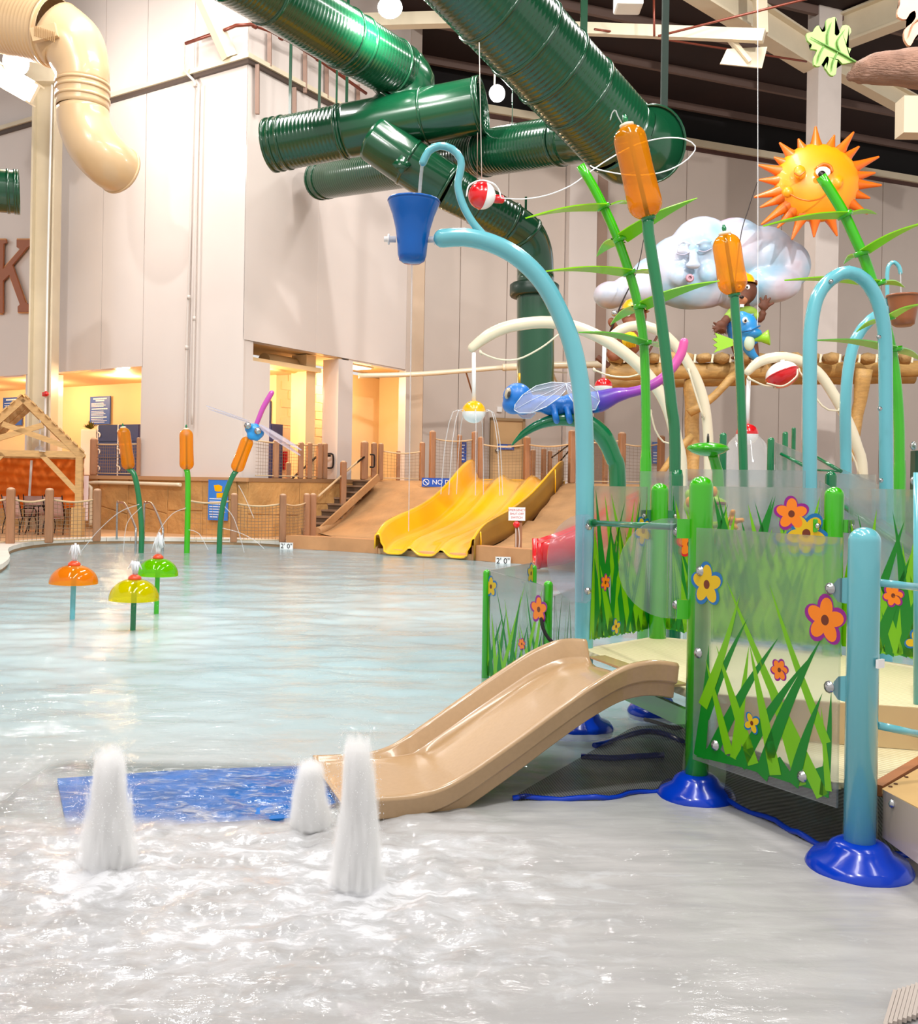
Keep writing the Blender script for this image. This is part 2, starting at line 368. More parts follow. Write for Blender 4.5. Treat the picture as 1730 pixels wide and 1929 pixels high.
# roof: deck, purlins, beams
bm = B(); box(bm, (2, 20, ZC+.15), (50, 44, .3)); rf = struct('ceiling', bm, DKB)
for k in range(5):
    a, b = K_(-10, .2+k*2.6, ZC-.14), K_(32, .2+k*2.6, ZC-.14)
    bm = B(); bar(bm, a, b, .14, .26); struct('roof_purlin', bm, M('purlin_mauve', '6f5a52', .6), rf)
def P3(u, v, Y): return W(u, v, Y)
def steel(a, b, w, h, up=(0, 0, 1), m=TRIMB, name='steel_beam', lab='cream painted steel roof beam', fl=True):
    th = thing(name, lab, 'beam', (Vector(a)+Vector(b))/2)
    bm = B(); bar(bm, a, b, w if not fl else w*.25, h, up); obj('web', bm, m, th)
    if fl:
        a, b = Vector(a), Vector(b); d = (b-a).normalized(); u = Vector(up); x = d.cross(u).normalized(); z = x.cross(d)
        for s in (-1, 1):
            bm = B(); bar(bm, a+z*h/2*s, b+z*h/2*s, w, h*.08, up); obj('flange', bm, m, th)
    return th
steel(W(1270, -60, 25), W(1530, 105, 29.5), .5, .85, lab='cream steel roof girder running down to the white column top')
steel(W(1040, 52, 27), W(1440, 68, 24.5), .2, .3, lab='slender cream steel tie running left from the bolted joint', fl=False)
steel(W(1560, 70, 30), W(1790, -20, 27), .5, .9, lab='cream steel roof girder right of the white column top')
steel(W(1572, 120, 31), W(1800, 245, 33), .4, .6, lab='cream steel brace behind the brown hanging branch')
steel(W(1430, -60, 26), W(1434, 66, 26), .3, .3, lab='short vertical cream steel hanger above the bolted joint', fl=False)
steel(W(1365, 60, 25), W(1412, 118, 25), .22, .1, lab='cream diagonal brace down to the gusset plate', fl=False)
bm = B(); prism(bm, [W(1370, 92, 25), W(1446, 88, 25), W(1436, 128, 25), W(1357, 120, 25)], (0, .05, 0)); tag(obj('gusset_plate', bm, TRIMB), 'flat cream steel gusset plate hanging below the roof girder', 'plate')
steel(W(375, -20, 24.2), W(433, 108, 24.7), .3, .3, lab='slanted cream steel brace at the top of the left wall', fl=False)
steel(W(640, 42, 27), W(870, 36, 27), .3, .35, lab='cream steel beam behind the hanging lamp', fl=False)
steel(W(860, 26, 30), W(1320, 66, 32.5), .25, .4, m=TRIMB, lab='long cream roof beam behind the large green duct', fl=False)
steel(W(-40, 118, 24.3), W(66, 178, 24.0), .4, .5, lab='cream steel haunch beside the left hall lamp')
bm = B(); box(bm, W(1718, 222, 24), (.6, .5, .9)); bm2 = bm; tag(obj('beam_end', bm2, TRIMB), 'boxy cream steel beam end hanging at the right edge', 'beam')
bm = B(); box(bm, W(1184, 2, 20), (.55, .5, .35), bev=.04); tag(obj('junction_box', bm, WHITEP), 'white angular fitting hanging under the roof at the top edge', 'fitting')
# column on the right
q = W(1545, 640, 29.5); bm = B(); box(bm, (q.x, q.y, 8), (.86, .5, 16.1), Matrix.Rotation(.36, 3, 'Z')); struct('column_right', bm, M('column_white', 'd9cfc8', .35))
# left column (H profile) in front of the tower wall
cl = thing('steel_column', 'tall beige steel column in front of the left wall beside the duct', 'column', (W(82, 700, 27.2).x, 27.2, 0))
q = W(85, 500, 27.2)
for dx, w, dep in ((-.30, .05, .5), (.30, .05, .5), (0, .6, .08)):
    bm = B(); box(bm, (q.x+dx, 27.2, 6.6), (w, dep, 13.0)); obj('flange' if dx else 'web', bm, TRIMB, cl)
bm = B(); box(bm, (q.x, 27.1, 12.9), (.9, .6, .9), bev=.03); obj('head_plate', bm, TRIMB, cl)
bm = B(); tube(bm, [W(98, 160, 26.9), W(90, 500, 26.9), W(84, 872, 26.9)], .03, 8, .5); obj('conduit', bm, WHITEP, cl)
bm = B(); box(bm, W(85, 743, 26.85), (.12, .12, .12), bev=.02); lathe(bm, [(.0, 0), (.07, .01), (.07, .06), (0, .1)], W(88, 742, 26.8), (0, -1, 0)); obj('fire_alarm', bm, RED, cl, 'red fire alarm sounder')
# ---------------------------------------------------------------- pool
edge_px = [(-260, 1300), (-150, 1160), (-60, 1105), (0, 1078), (14, 1062), (10, 1050), (20, 1041), (60, 1032), (120, 1027), (200, 1024), (300, 1024), (440, 1026), (540, 1031)]
E = [G(u, v) for u, v in edge_px]
E = [Vector((p.x, p.y, 0)) for p in resample(E, .8)]
curb_px = [(540, 1033), (620, 1037), (712, 1043), (800, 1050), (890, 1055), (1000, 1064), (1120, 1084), (1300, 1110), (1600, 1150), (1900, 1190)]
E2 = [G(u, v) for u, v in curb_px]
DECK = M('deck_concrete', 'd0a276', .5, var=(1.5, .12), bump=(20, .15, .01))
bm = B(); ring = E+E2[1:]
pts = ring+[Vector((26, ring[-1].y, 0)), Vector((26, 48, 0)), Vector((-26, 48, 0)), Vector((-26, ring[0].y-3, 0)), Vector((ring[0].x-1, ring[0].y-3, 0))]
a = [bm.verts.new(p+Vector((0, 0, ZD))) for p in pts]; f = bm.faces.new(a)
ext = bmesh.ops.extrude_face_region(bm, geom=[f]); [setattr(v, 'co', v.co-Vector((0, 0, .9))) for v in ext['geom'] if isinstance(v, bmesh.types.BMVert)]
bmesh.ops.triangulate(bm, faces=bm.faces[:]); struct('floor_pool_deck', bm, DECK)
# coping along the curved edge, stone by stone
COP = M('coping_white', 'e6dcd0', .45, var=(3, .06))
cop = thing('pool_coping', 'pale curved coping along the left and far pool edge', 'coping', E[len(E)//2]); cop['kind'] = 'structure'
def nrm(P, i):
    d = (P[min(i+1, len(P)-1)]-P[max(i-1, 0)]).normalized(); return Vector((-d.y, d.x, 0))
for i in range(0, len(E)-1):
    n0, n1 = nrm(E, i), nrm(E, i+1); a, b = E[i], E[i+1]; dd = (b-a).normalized()*.006
    bm = B(); prism(bm, [a+dd-n0*.04+Vector((0, 0, .06)), b-dd-n1*.04+Vector((0, 0, .06)), b-dd+n1*.42+Vector((0, 0, .06)), a+dd+n0*.42+Vector((0, 0, .06))], (0, 0, ZD-.035))
    obj('coping_stone', bm, COP, cop)
TILE = M('pool_tile', 'c4dfe4', .3, var=(2, .08))
for P__, o__ in ((E, 1), (E2, 1)):
    bm = B()
    for a, b in zip(P__, P__[1:]):
        n0 = (b-a).normalized(); n0 = Vector((-n0.y, n0.x, 0))*.03; quad(bm, a-n0+Vector((0, 0, -.7)), b-n0+Vector((0, 0, -.7)), b-n0+Vector((0, 0, -.005)), a-n0+Vector((0, 0, -.005)))
    struct('wall_pool', bm, TILE)
# raised kerb along the slide side
KERB = M('kerb_tan', 'c08a5c', .6, var=(2, .15), bump=(25, .2, .01))
bm = B()
for a, b in [q for i_, q in enumerate(zip(E2, E2[1:])) if i_ not in (2, 3)]:
    n = (b-a).normalized(); n = Vector((-n.y, n.x, 0)); prism(bm, [a-n*.02, b-n*.02, b+n*.3, a+n*.3], (0, 0, .3))
struct('trim_5', bm, KERB)
# pool floor, sloping away from the shallow shore
def floor_z(x, y): return -.035-.56*min(1, max(0, (y-5.2)/12.0))
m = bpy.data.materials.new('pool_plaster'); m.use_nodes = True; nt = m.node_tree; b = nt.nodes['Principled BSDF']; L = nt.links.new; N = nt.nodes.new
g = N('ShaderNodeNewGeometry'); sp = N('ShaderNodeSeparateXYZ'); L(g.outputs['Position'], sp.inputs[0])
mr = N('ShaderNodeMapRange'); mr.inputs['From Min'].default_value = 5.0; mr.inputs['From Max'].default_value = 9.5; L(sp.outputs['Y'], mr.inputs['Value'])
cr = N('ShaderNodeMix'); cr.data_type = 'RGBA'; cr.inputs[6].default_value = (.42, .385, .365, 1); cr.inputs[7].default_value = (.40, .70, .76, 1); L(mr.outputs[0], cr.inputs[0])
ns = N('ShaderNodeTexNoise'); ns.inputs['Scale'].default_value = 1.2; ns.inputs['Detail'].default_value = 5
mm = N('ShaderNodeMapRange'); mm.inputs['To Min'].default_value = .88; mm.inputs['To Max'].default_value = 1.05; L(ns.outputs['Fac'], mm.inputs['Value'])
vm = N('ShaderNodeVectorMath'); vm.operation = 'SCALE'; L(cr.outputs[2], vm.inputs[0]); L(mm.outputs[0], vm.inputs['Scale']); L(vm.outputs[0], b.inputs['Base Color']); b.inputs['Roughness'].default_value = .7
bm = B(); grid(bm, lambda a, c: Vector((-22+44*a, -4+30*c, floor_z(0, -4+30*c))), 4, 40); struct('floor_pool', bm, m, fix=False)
# water: real waves plus fine ripples; foam where the jets churn it
GEY = [G(205, 1640), G(672, 1672), G(585, 1545)]
def wave(x, y):
    v = Vector((x*1.1, y*2.3, .3)); a = noise.noise(v)*.5+noise.noise(v*2.3+Vector((3, 1, 0)))*.3+noise.noise(v*5.1)*.16
    k = .034 if y > 6 else .012
    near = max(math.exp(-((x-p.x)**2+(y-p.y)**2)/.5) for p in GEY)
    a2 = noise.noise(Vector((x*7, y*7, 2)))*.5+noise.noise(Vector((x*16, y*16, 5)))*.3
    return a*k+a2*(.006+.045*near)*(1 if y < 6.5 else .35)
mw = bpy.data.materials.new('pool_water'); mw.use_nodes = True; nt = mw.node_tree; nt.nodes.clear(); L = nt.links.new; N = nt.nodes.new
def mathn(op, a, b=None, clamp=False):
    n = N('ShaderNodeMath'); n.operation = op; n.use_clamp = clamp
    for i, x in enumerate((a, b)):
        if x is None: continue
        if isinstance(x, (int, float)): n.inputs[i].default_value = x
        else: L(x, n.inputs[i])
    return n.outputs[0]
g = N('ShaderNodeNewGeometry'); pos = g.outputs['Position']
def noi(scale, detail, st=(1, 1, 1), dist=0.0, rough=.55):
    mp = N('ShaderNodeMapping'); mp.inputs['Scale'].default_value = st; L(pos, mp.inputs['Vector'])
    n = N('ShaderNodeTexNoise'); n.inputs['Scale'].default_value = scale; n.inputs['Detail'].default_value = detail; n.inputs['Distortion'].default_value = dist; n.inputs['Roughness'].default_value = rough
    L(mp.outputs[0], n.inputs['Vector']); return n.outputs['Fac']
rip = noi(3.2, 6, (1, 2.6, 1), .6); rip2 = noi(16, 3, (1, 1.6, 1), .3)
hsum = mathn('ADD', rip, mathn('MULTIPLY', rip2, .3))
bp = N('ShaderNodeBump'); bp.inputs['Strength'].default_value = .4; bp.inputs['Distance'].default_value = .03; L(hsum, bp.inputs['Height'])
sp = N('ShaderNodeSeparateXYZ'); L(pos, sp.inputs[0])
def dist_to(p, sx=1, sy=1):
    dx = mathn('MULTIPLY', mathn('SUBTRACT', sp.outputs['X'], p.x), sx); dy = mathn('MULTIPLY', mathn('SUBTRACT', sp.outputs['Y'], p.y), sy)
    return mathn('SQRT', mathn('ADD', mathn('MULTIPLY', dx, dx), mathn('MULTIPLY', dy, dy)))
def fall(d, r0, r1):
    n = N('ShaderNodeMapRange'); n.inputs['From Min'].default_value = r0; n.inputs['From Max'].default_value = r1; n.inputs['To Min'].default_value = 1; n.inputs['To Max'].default_value = 0; n.interpolation_type = 'SMOOTHSTEP'
    L(d, n.inputs['Value']); return n.outputs[0]
cen = (GEY[0]+GEY[1])/2
infl = mathn('MAXIMUM', fall(dist_to(GEY[0]), .05, 1.5), fall(dist_to(GEY[1]), .05, 1.5))
infl = mathn('MAXIMUM', infl, mathn('MULTIPLY', fall(dist_to(Vector((cen.x+.15, cen.y-.1, 0)), .7, 1), .2, 2.1), .9))
MUSH = [G(138, 1188), G(252, 1205), G(292, 1182), G(840, 1145)]
far_ = fall(dist_to(MUSH[0], 1, .5), .1, 1.5)
for p, r in ((MUSH[1], 1.5), (MUSH[2], 1.4), (MUSH[3], 1.8)): far_ = mathn('MAXIMUM', far_, fall(dist_to(p, .6 if r > 1.7 else 1, .5), .1, r))
fn = noi(2.4, 9, (1, 1.5, 1), 1.6, .62); fn2 = noi(7, 8, (1, 1.8, 1), .8, .65)
fsum = mathn('ADD', mathn('MULTIPLY', fn, .6), mathn('MULTIPLY', fn2, .45))
fm = N('ShaderNodeMapRange'); fm.inputs['From Min'].default_value = .80; fm.inputs['From Max'].default_value = 1.02; L(mathn('ADD', fsum, mathn('MULTIPLY', infl, .45)), fm.inputs['Value'])
nearm = fall(sp.outputs['Y'], 4.2, 6.6)
matm = mathn('MULTIPLY', fall(mathn('ABSOLUTE', mathn('SUBTRACT', sp.outputs['X'], -1.36)), .72, .95), fall(mathn('ABSOLUTE', mathn('SUBTRACT', sp.outputs['Y'], 5.0)), .34, .54))
milk = mathn('MULTIPLY', mathn('ADD', mathn('ADD', mathn('MULTIPLY', nearm, .36), .36), mathn('MULTIPLY', far_, .3)), mathn('SUBTRACT', 1, matm))
sf = N('ShaderNodeMapRange'); sf.inputs['From Min'].default_value = .60; sf.inputs['From Max'].default_value = .72; L(noi(9, 8, (1, 1.7, 1), .7, .7), sf.inputs['Value'])
specks = mathn('MULTIPLY', mathn('MULTIPLY', sf.outputs[0], .5), mathn('MAXIMUM', nearm, far_))
ms_ = N('ShaderNodeMapRange'); ms_.inputs['From Min'].default_value = .52; ms_.inputs['From Max'].default_value = .72; L(noi(5, 9, (1, 2.6, 1), 2.2, .7), ms_.inputs['Value'])
specks = mathn('MAXIMUM', specks, mathn('MULTIPLY', mathn('MULTIPLY', ms_.outputs[0], matm), .85))
foam = mathn('MAXIMUM', mathn('MAXIMUM', fm.outputs[0], milk), specks, True)
foam = mathn('MINIMUM', foam, .93)
tr = N('ShaderNodeBsdfTransparent'); tr.inputs[0].default_value = (.86, .95, .97, 1)
dfn = N('ShaderNodeBsdfDiffuse'); mc = N('ShaderNodeMix'); mc.data_type = 'RGBA'; L(nearm, mc.inputs[0]); mc.inputs[6].default_value = (.70, .81, .83, 1); mc.inputs[7].default_value = (.54, .525, .52, 1); mpr = N('ShaderNodeMapping'); mpr.inputs['Rotation'].default_value = (0, 0, .85); mpr.inputs['Scale'].default_value = (1.1, 6.5, 1); L(pos, mpr.inputs[0])
stn = N('ShaderNodeTexNoise'); stn.inputs['Scale'].default_value = 1.6; stn.inputs['Detail'].default_value = 7; stn.inputs['Distortion'].default_value = .7; L(mpr.outputs[0], stn.inputs['Vector'])
str_ = N('ShaderNodeMapRange'); str_.inputs['From Min'].default_value = .35; str_.inputs['From Max'].default_value = .68; str_.inputs['To Min'].default_value = .88; str_.inputs['To Max'].default_value = 1.1; L(stn.outputs['Fac'], str_.inputs['Value'])
mcs = N('ShaderNodeVectorMath'); mcs.operation = 'SCALE'; L(mc.outputs[2], mcs.inputs[0]); L(mathn('ADD', mathn('MULTIPLY', mathn('SUBTRACT', str_.outputs[0], 1), nearm), 1), mcs.inputs['Scale'])
mc2 = N('ShaderNodeMix'); mc2.data_type = 'RGBA'; L(mathn('MAXIMUM', fm.outputs[0], specks, True), mc2.inputs[0]); L(mcs.outputs[0], mc2.inputs[6]); mc2.inputs[7].default_value = (.74, .75, .78, 1); L(mc2.outputs[2], dfn.inputs[0]); L(bp.outputs[0], dfn.inputs['Normal'])
m1 = N('ShaderNodeMixShader'); L(foam, m1.inputs[0]); L(tr.outputs[0], m1.inputs[1]); L(dfn.outputs[0], m1.inputs[2])
gl = N('ShaderNodeBsdfGlossy'); L(bp.outputs[0], gl.inputs['Normal']); rg_ = N('ShaderNodeMapRange'); rg_.inputs['From Min'].default_value = 4; rg_.inputs['From Max'].default_value = 20; rg_.inputs['To Min'].default_value = .05; rg_.inputs['To Max'].default_value = .13; L(sp.outputs['Y'], rg_.inputs['Value']); L(rg_.outputs[0], gl.inputs['Roughness'])
fr = N('ShaderNodeFresnel'); fr.inputs[0].default_value = 1.33
m2 = N('ShaderNodeMixShader'); L(mathn('MINIMUM', fr.outputs[0], .6), m2.inputs[0]); L(m1.outputs[0], m2.inputs[1]); L(gl.outputs[0], m2.inputs[2])
out = N('ShaderNodeOutputMaterial'); L(m2.outputs[0], out.inputs[0])
bm = B()
def wp(a, c):
    y = 1.0*(26.0/1.0)**c; x0, x1 = -.62*y-1.2, .62*y+1.2; x = x0+(x1-x0)*a; return Vector((x, y, wave(x, y)))
grid(bm, wp, 330, 420)
wat = tag(obj('pool_water', bm, mw, fix=False), 'shallow rippled pool water, foaming in the foreground', 'water', kind='stuff')
# grating at the near right corner
gr = thing('deck_grating', 'pale slotted deck grating at the lower right corner', 'grating', G(1720, 1925, .02))
for k in range(8):
    a = G(1668+k*9, 1934-k*3, .015); bm = B(); bar(bm, a, a+Vector((.12, .2, 0)), .012, .014); obj('slat', bm, M('grating', 'b9ada4', .5), gr)
# ================================================================ DUCTS
def duct(name, lab, segs, m=DUCT, grp=None, rings=(), caps=()):
    """segs: list of (part name, points, radii)"""
    th = thing(name, lab, 'duct', segs[0][1][0], grp)
    for pn, pts, r in segs:
        bm = B(); tube(bm, pts, r, 32, .03 if pn == 'spiral_duct' else .08, cap='open', rr=(lambda i: (1.0, 1.0, .984)[i % 3]) if pn == 'spiral_duct' else None); 
        o = obj(pn, bm, m, th, fix=True)
        md = o.modifiers.new('skin', 'SOLIDIFY'); md.thickness = .012; md.offset = -1
    for p, d, r in rings:
        bm = B(); d = Vector(d).normalized(); lathe(bm, [(r*.98, -.03), (r*1.035, -.03), (r*1.035, .03), (r*.98, .03), (r*.98, -.03)], p, d, 32); obj('joint_ring', bm, m, th)
    return th
def along(a, b, ts, r): 
    a, b = Vector(a), Vector(b); return [(a.lerp(b, t), b-a, r) for t in ts]
def strap(th, p, top, r=.03, m=DUCT, name='hanger'):
    bm = B(); bar(bm, p, Vector((p[0], p[1], top)), r, r); obj(name, bm, m, th)
# big duct across the upper right
a, b = W(790, -145, 15.2), W(1160, 252, 18.2); r1 = .76
d1 = duct('green_duct', 'largest dark green spiral duct slanting down from the top edge behind the tall orange cattail', [('spiral_duct', [a, b], r1), ('elbow', [b, W(1186, 272, 18.4), W(1205, 276, 18.35), W(1228, 272, 18.0)], [r1, r1*1.0, r1*.95, r1*.9])],
     rings=along(a, b, (.06, .34, .5, .64, .78), r1)+[(W(1226, 272, 18.02), W(1240, 272, 17.8)-W(1226, 272, 18.1), r1*.9)])
bm = B(); lathe(bm, [(0, 0), (.68, 0), (.68, .03), (0, .03)], W(1224, 273, 18.05), W(1240, 272, 17.8)-W(1226, 272, 18.1), 32); obj('end_cap', bm, DUCT, d1)
strap(d1, W(1098, 170, 17.6), ZC, .12, name='strap'); strap(d1, W(1250, 270, 18.6), ZC, .12, m=M('strap_dark', '0c2218', .8), name='strap')
# lower horizontal duct, left end near the tower
a, b = W(604, 340, 25.8), W(1075, 262, 19.4)
d2 = duct('green_duct', 'long lower green duct running right under the lamp glow behind the blue hook pipe', [('spiral_duct', [a, b], .49), ('elbow', [b, W(1110, 262, 19.0), W(1150, 285, 18.6)], [.49, .48, .42])], rings=along(a, b, (.0, .03, .47, .72, .97), .49))
strap(d2, W(632, 330, 25.4), ZC, .05); strap(d2, W(965, 240, 20.8), ZC, .02)
bm = B(); box(bm, W(1098, 272, 18.5), (.16, .05, .16), Matrix.Rotation(.8, 3, 'Y')); obj('access_hatch', bm, DUCT, d2)
# upper left duct with elbow down to the crossing
a, b = W(430, -62, 17.2), W(756, 138, 21.0); r3 = .60
d3 = duct('green_duct', 'green spiral duct from the top left edge, brightly lit beside the hanging lamp', [('spiral_duct', [a, b], r3), ('elbow', [b, W(772, 158, 21.1), W(766, 180, 21.1), W(740, 205, 21.0)], [r3, r3*.94, r3*.86, .47]), ('branch', [W(740, 205, 21.0), W(700, 246, 20.9)], .46)],
     rings=along(a, b, (.2, .62, .7, .93), r3)+along(W(745, 200, 21), W(705, 242, 21), (.1, .75), .47))
for u, v in ((546, 120), (601, 130), (652, 160)): strap(d3, W(u, v+110, 22), ZC, .06)
# crossing duct with two open ends
a, b = W(512, 274, 21.6), W(908, 198, 20.4); r4 = .57
d4 = duct('green_duct', 'short wide green duct crossing the others, its dark right end open', [('spiral_duct', [a, a.lerp(b, .37)], r4), ('smooth_duct', [a.lerp(b, .37), b], [r4, r4, r4*1.02])], rings=along(a, b, (.0, .03, .07, .35, .74, .985, 1.0), r4))
bm = B(); lathe(bm, [(0, 0), (r4*.97, 0), (r4*.97, .02), (0, .02)], a.lerp(b, .004), b-a, 32); obj('end_cap', bm, DUCT, d4)
bm = B(); lathe(bm, [(0, 0), (r4*.94, 0), (r4*.94, .02), (0, .02)], a.lerp(b, .955), b-a, 32); obj('mouth_shade_disc', bm, BLK, d4)  # black disc painted as the shade inside the open end
# descending duct to the wall
pts = [W(706, 262, 20.7), W(770, 306, 20.6), W(842, 352, 20.7)]; p2_ = [W(842, 352, 20.7), W(900, 384, 20.9), W(960, 418, 21.2)]
p3_ = [W(960, 418, 21.2), W(990, 440, 21.4), W(1006, 475, 21.6), W(1009, 520, 21.7)]; p4_ = [W(1009, 520, 21.7), W(1009, 740, 21.7)]
d5 = duct('green_duct', 'dark green duct descending to the right and turning down in front of the back wall', [('smooth_duct', pts, [.5, .5, .49]), ('spiral_duct', p2_, [.48, .44, .42]), ('elbow', p3_, [.42, .41, .41, .41]), ('riser', p4_, .415)],
     rings=[(pts[1], pts[2]-pts[1], .5), (pts[2], pts[2]-pts[1], .5), (p2_[1], p2_[1]-p2_[0], .45), (p2_[2], p2_[2]-p2_[1], .425), (p3_[1], p3_[2]-p3_[0], .42)])
bm = B(); lathe(bm, [(.4, -.14), (.52, -.14), (.55, -.1), (.55, .12), (.5, .16), (.4, .16)], W(1007, 548, 21.7), (0, 0, 1), 32); obj('collar', bm, M('black_green', '0a2a1c', .4), d5)
for u in (800, 990): strap(d5, W(u, 400 if u < 900 else 440, 21.3), W(u, 400 if u < 900 else 440, 21.3).z+.8, .05)
bm = B(); lathe(bm, [(0, 0), (.2, 0), (.2, .02), (0, .02)], W(757, 310, 20.1), (0, -1, 0), 4); obj('access_hatch', bm, DUCT, d5)
bm = B(); tube(bm, [W(1009, 735, 21.7), W(1009, 742, 21.7)], .43, 24); obj('flange', bm, DUCT, d5)
# beige duct upper left
a, b = W(-70, 18, 22.4), W(105, 62, 22.0)
d6 = duct('beige_duct', 'beige duct from the top left corner bending down and curling to an open mouth', [('spiral_duct', [a, b], .74), ('elbow', [b, W(138, 88, 22.0), W(154, 130, 22.0), W(156, 160, 22.0)], [.74, .7, .6, .56]),
     ('drop', [W(156, 160, 22.0), W(156, 205, 22.0)], .57), ('mouth_elbow', [W(156, 205, 22.0), W(160, 238, 22.0), W(178, 276, 22), W(204, 305, 22.15), W(226, 322, 22.5)], [.56, .57, .58, .57, .55])], DUCTB,
     rings=along(a, b, (.96,), .745)+[(W(156, v, 22), (0, 0, 1), .575) for v in (160, 172, 188)]+[(W(225, 321, 22.48), W(226, 322, 22.5)-W(204, 305, 22.15), .555)])
bm = B(); R_ = Matrix.Rotation(-.25, 3, 'Y'); box(bm, W(84, 62, 21.25), (.56, .12, .3), R_, bev=.01)
obj('air_register', bm, DUCTB, d6)
reg = d6.children[-1]
for k in range(12):
    bm = B(); p = W(66+k*3.3, 58+k*1.1, 21.18); bar(bm, p+Vector((0, 0, .11)), p-Vector((0, 0, .11)), .012, .03); obj('louvre', bm, M('register_dark', 'a9855a', .5), reg)
a, b = W(-40, 356, 21.0), W(34, 362, 21.3)
d7 = duct('green_duct', 'green duct stub poking in at the left edge above the brown letter', [('smooth_duct', [a, b], .46)], rings=along(a, b, (.75, .93, 1.0), .465))
bm = B(); lathe(bm, [(0, 0), (.44, 0), (.44, .02), (0, .02)], a.lerp(b, .97), b-a, 32); obj('end_cap', bm, DUCT, d7)
# ================================================================ LAMPS
LAMP = M('lamp_glow', (1, .97, .95), .4, emit=30)
def lamp(p, r, lab, aim=(0, -.5, -1)):
    th = thing('hall_lamp', lab, 'lamp', p); ax = Vector(aim).normalized()
    bm = B(); lathe(bm, [(r*.2, -r*1.3), (r*.45, -r*1.2), (r*.55, -r*.7), (r*1.0, -r*.05), (r*1.02, 0), (r*.95, 0), (r*.5, -r*.65), (r*.2, -r*.9)], p, ax, 20); obj('reflector', bm, WHITEP, th)
    bm = B(); ell(bm, Vector(p)-ax*r*.15, r*.62, sub=2); obj('bulb', bm, LAMP, th)
    bm = B(); bar(bm, Vector(p)-ax*r*1.2, (p[0], p[1], ZC), .04, .04); obj('hanger', bm, TRIMB, th)
lamp(LA, .3, 'glaring hall lamp at the upper left beside the beige duct', (.35, -.8, -.5))
lamp(LB, .24, 'glaring hall lamp hanging above the upper left green duct', (.1, -.6, -1))
lamp(LC, .2, 'small hall lamp shining in front of the dark roof between the green ducts', (.3, -1, -.3))
# ================================================================ PIPES
def pipe(name, lab, pts, r, m, cat='pipe', step=.3, joints=()):
    bm = B(); tube(bm, pts, r, 10, step if len(pts) > 2 else None)
    o = obj(name, bm, m); tag(o, lab, cat)
    for p, d in joints:
        bm = B(); lathe(bm, [(r, -.05), (r*1.5, -.05), (r*1.5, .05), (r, .05)], p, d, 10, closed=True); obj('coupling', bm, m, o)
    return o
RUST = M('copper_pipe', '7a3a2a', .35, metal=.3); GREYP = M('grey_pipe', 'cfc4bc', .35)
def onF(u, v, off=.12): p = hit(u, v, C0-DR*off, DR); return p
def onR(u, v, off=.12): p = hit(u, v, C0-DL*off, DL); return p
pipe('drain_pipe', 'left of the twin grey pipes down the tower wall behind the middle cattail', [onF(366, 165), onF(360, 400), onF(352, 655), onF(347, 905)], .035, GREYP, joints=[(onF(356, 560), (0, 0, 1)), (onF(352, 655), (0, 0, 1))])
pipe('drain_pipe', 'right of the twin grey pipes down the tower wall behind the middle cattail', [onF(375, 160), onF(370, 400), onF(365, 655), onF(362, 800)], .03, GREYP, joints=[(onF(366, 600), (0, 0, 1))])
pipe('feed_pipe', 'short white pipe bending from the copper line to the twin grey pipes', [onF(347, 84, .3), onF(346, 125, .3), onF(352, 138, .2), onF(364, 150, .12), onF(370, 160, .12)], .035, GREYP, step=.1, joints=[(onF(368, 160, .12), (0, 0, 1))])
zP = onF(400, 72, .3)
pipe('copper_pipe', 'dark red sprinkler pipe around the top of the tower', [onF(350, 82, .35), onF(420, 58, .35), onR(473, 46, .35), onR(560, 86, .35), onR(690, 176, .35)], .045, RUST, step=.6, joints=[(onR(u, v, .35), DR) for u, v in ((480, 49), (530, 71), (600, 112), (650, 145))])
for i, (u, v0, v1) in enumerate(((508, 60, 125), (575, 98, 175), (616, 118, 185), (675, 160, 205))):
    a = onR(u, v0, .12); b_ = onR(u, v1, .12); bm = B(); bar(bm, a, b_, .1, .08); tag(obj('wall_strut', bm, M('strut_brown', '8a6a58', .5)), 'brown wall strut on the tower return, %s along the copper pipe' % ['first', 'second', 'third', 'fourth'][i], 'strut')
for i, (u, v0, v1) in enumerate(((485, 122, 215), (555, 165, 215))):
    a = onR(u, v0, .12); b_ = onR(u, v1, .12); bm = B(); bar(bm, a, b_, .1, .08); tag(obj('wall_strut', bm, _M['strut_brown']), 'brown wall strut under the dark ledge, %s' % ['nearest the tower corner', 'behind the crossing duct'][i], 'strut')
# long cream pipe across the back wall
pp = [W(676, 708, 28.6), W(800, 704, 29.2), W(950, 692, 29.8)]
o = pipe('cream_pipe', 'long horizontal cream pipe crossing in front of the back wall', pp, .075, CREAM, joints=[(W(950, 692, 29.8), (1, 0, 0))])
bm = B(); tube(bm, [W(950, 692, 29.8), W(1040, 688, 30), W(1180, 686, 30.3)], .11, 12, .5); obj('sleeve', bm, CREAM, o)
bm = B(); bar(bm, W(878, 700, 29.5), W(890, 740, 30.5), .04, .04); obj('bracket', bm, POSTB, o)
bm = B(); bar(bm, W(1036, 690, 30), W(1054, 730, 31), .05, .05); bar(bm, W(1036, 700, 30), W(1068, 702, 32), .05, .05); obj('bracket', bm, CREAM, o)
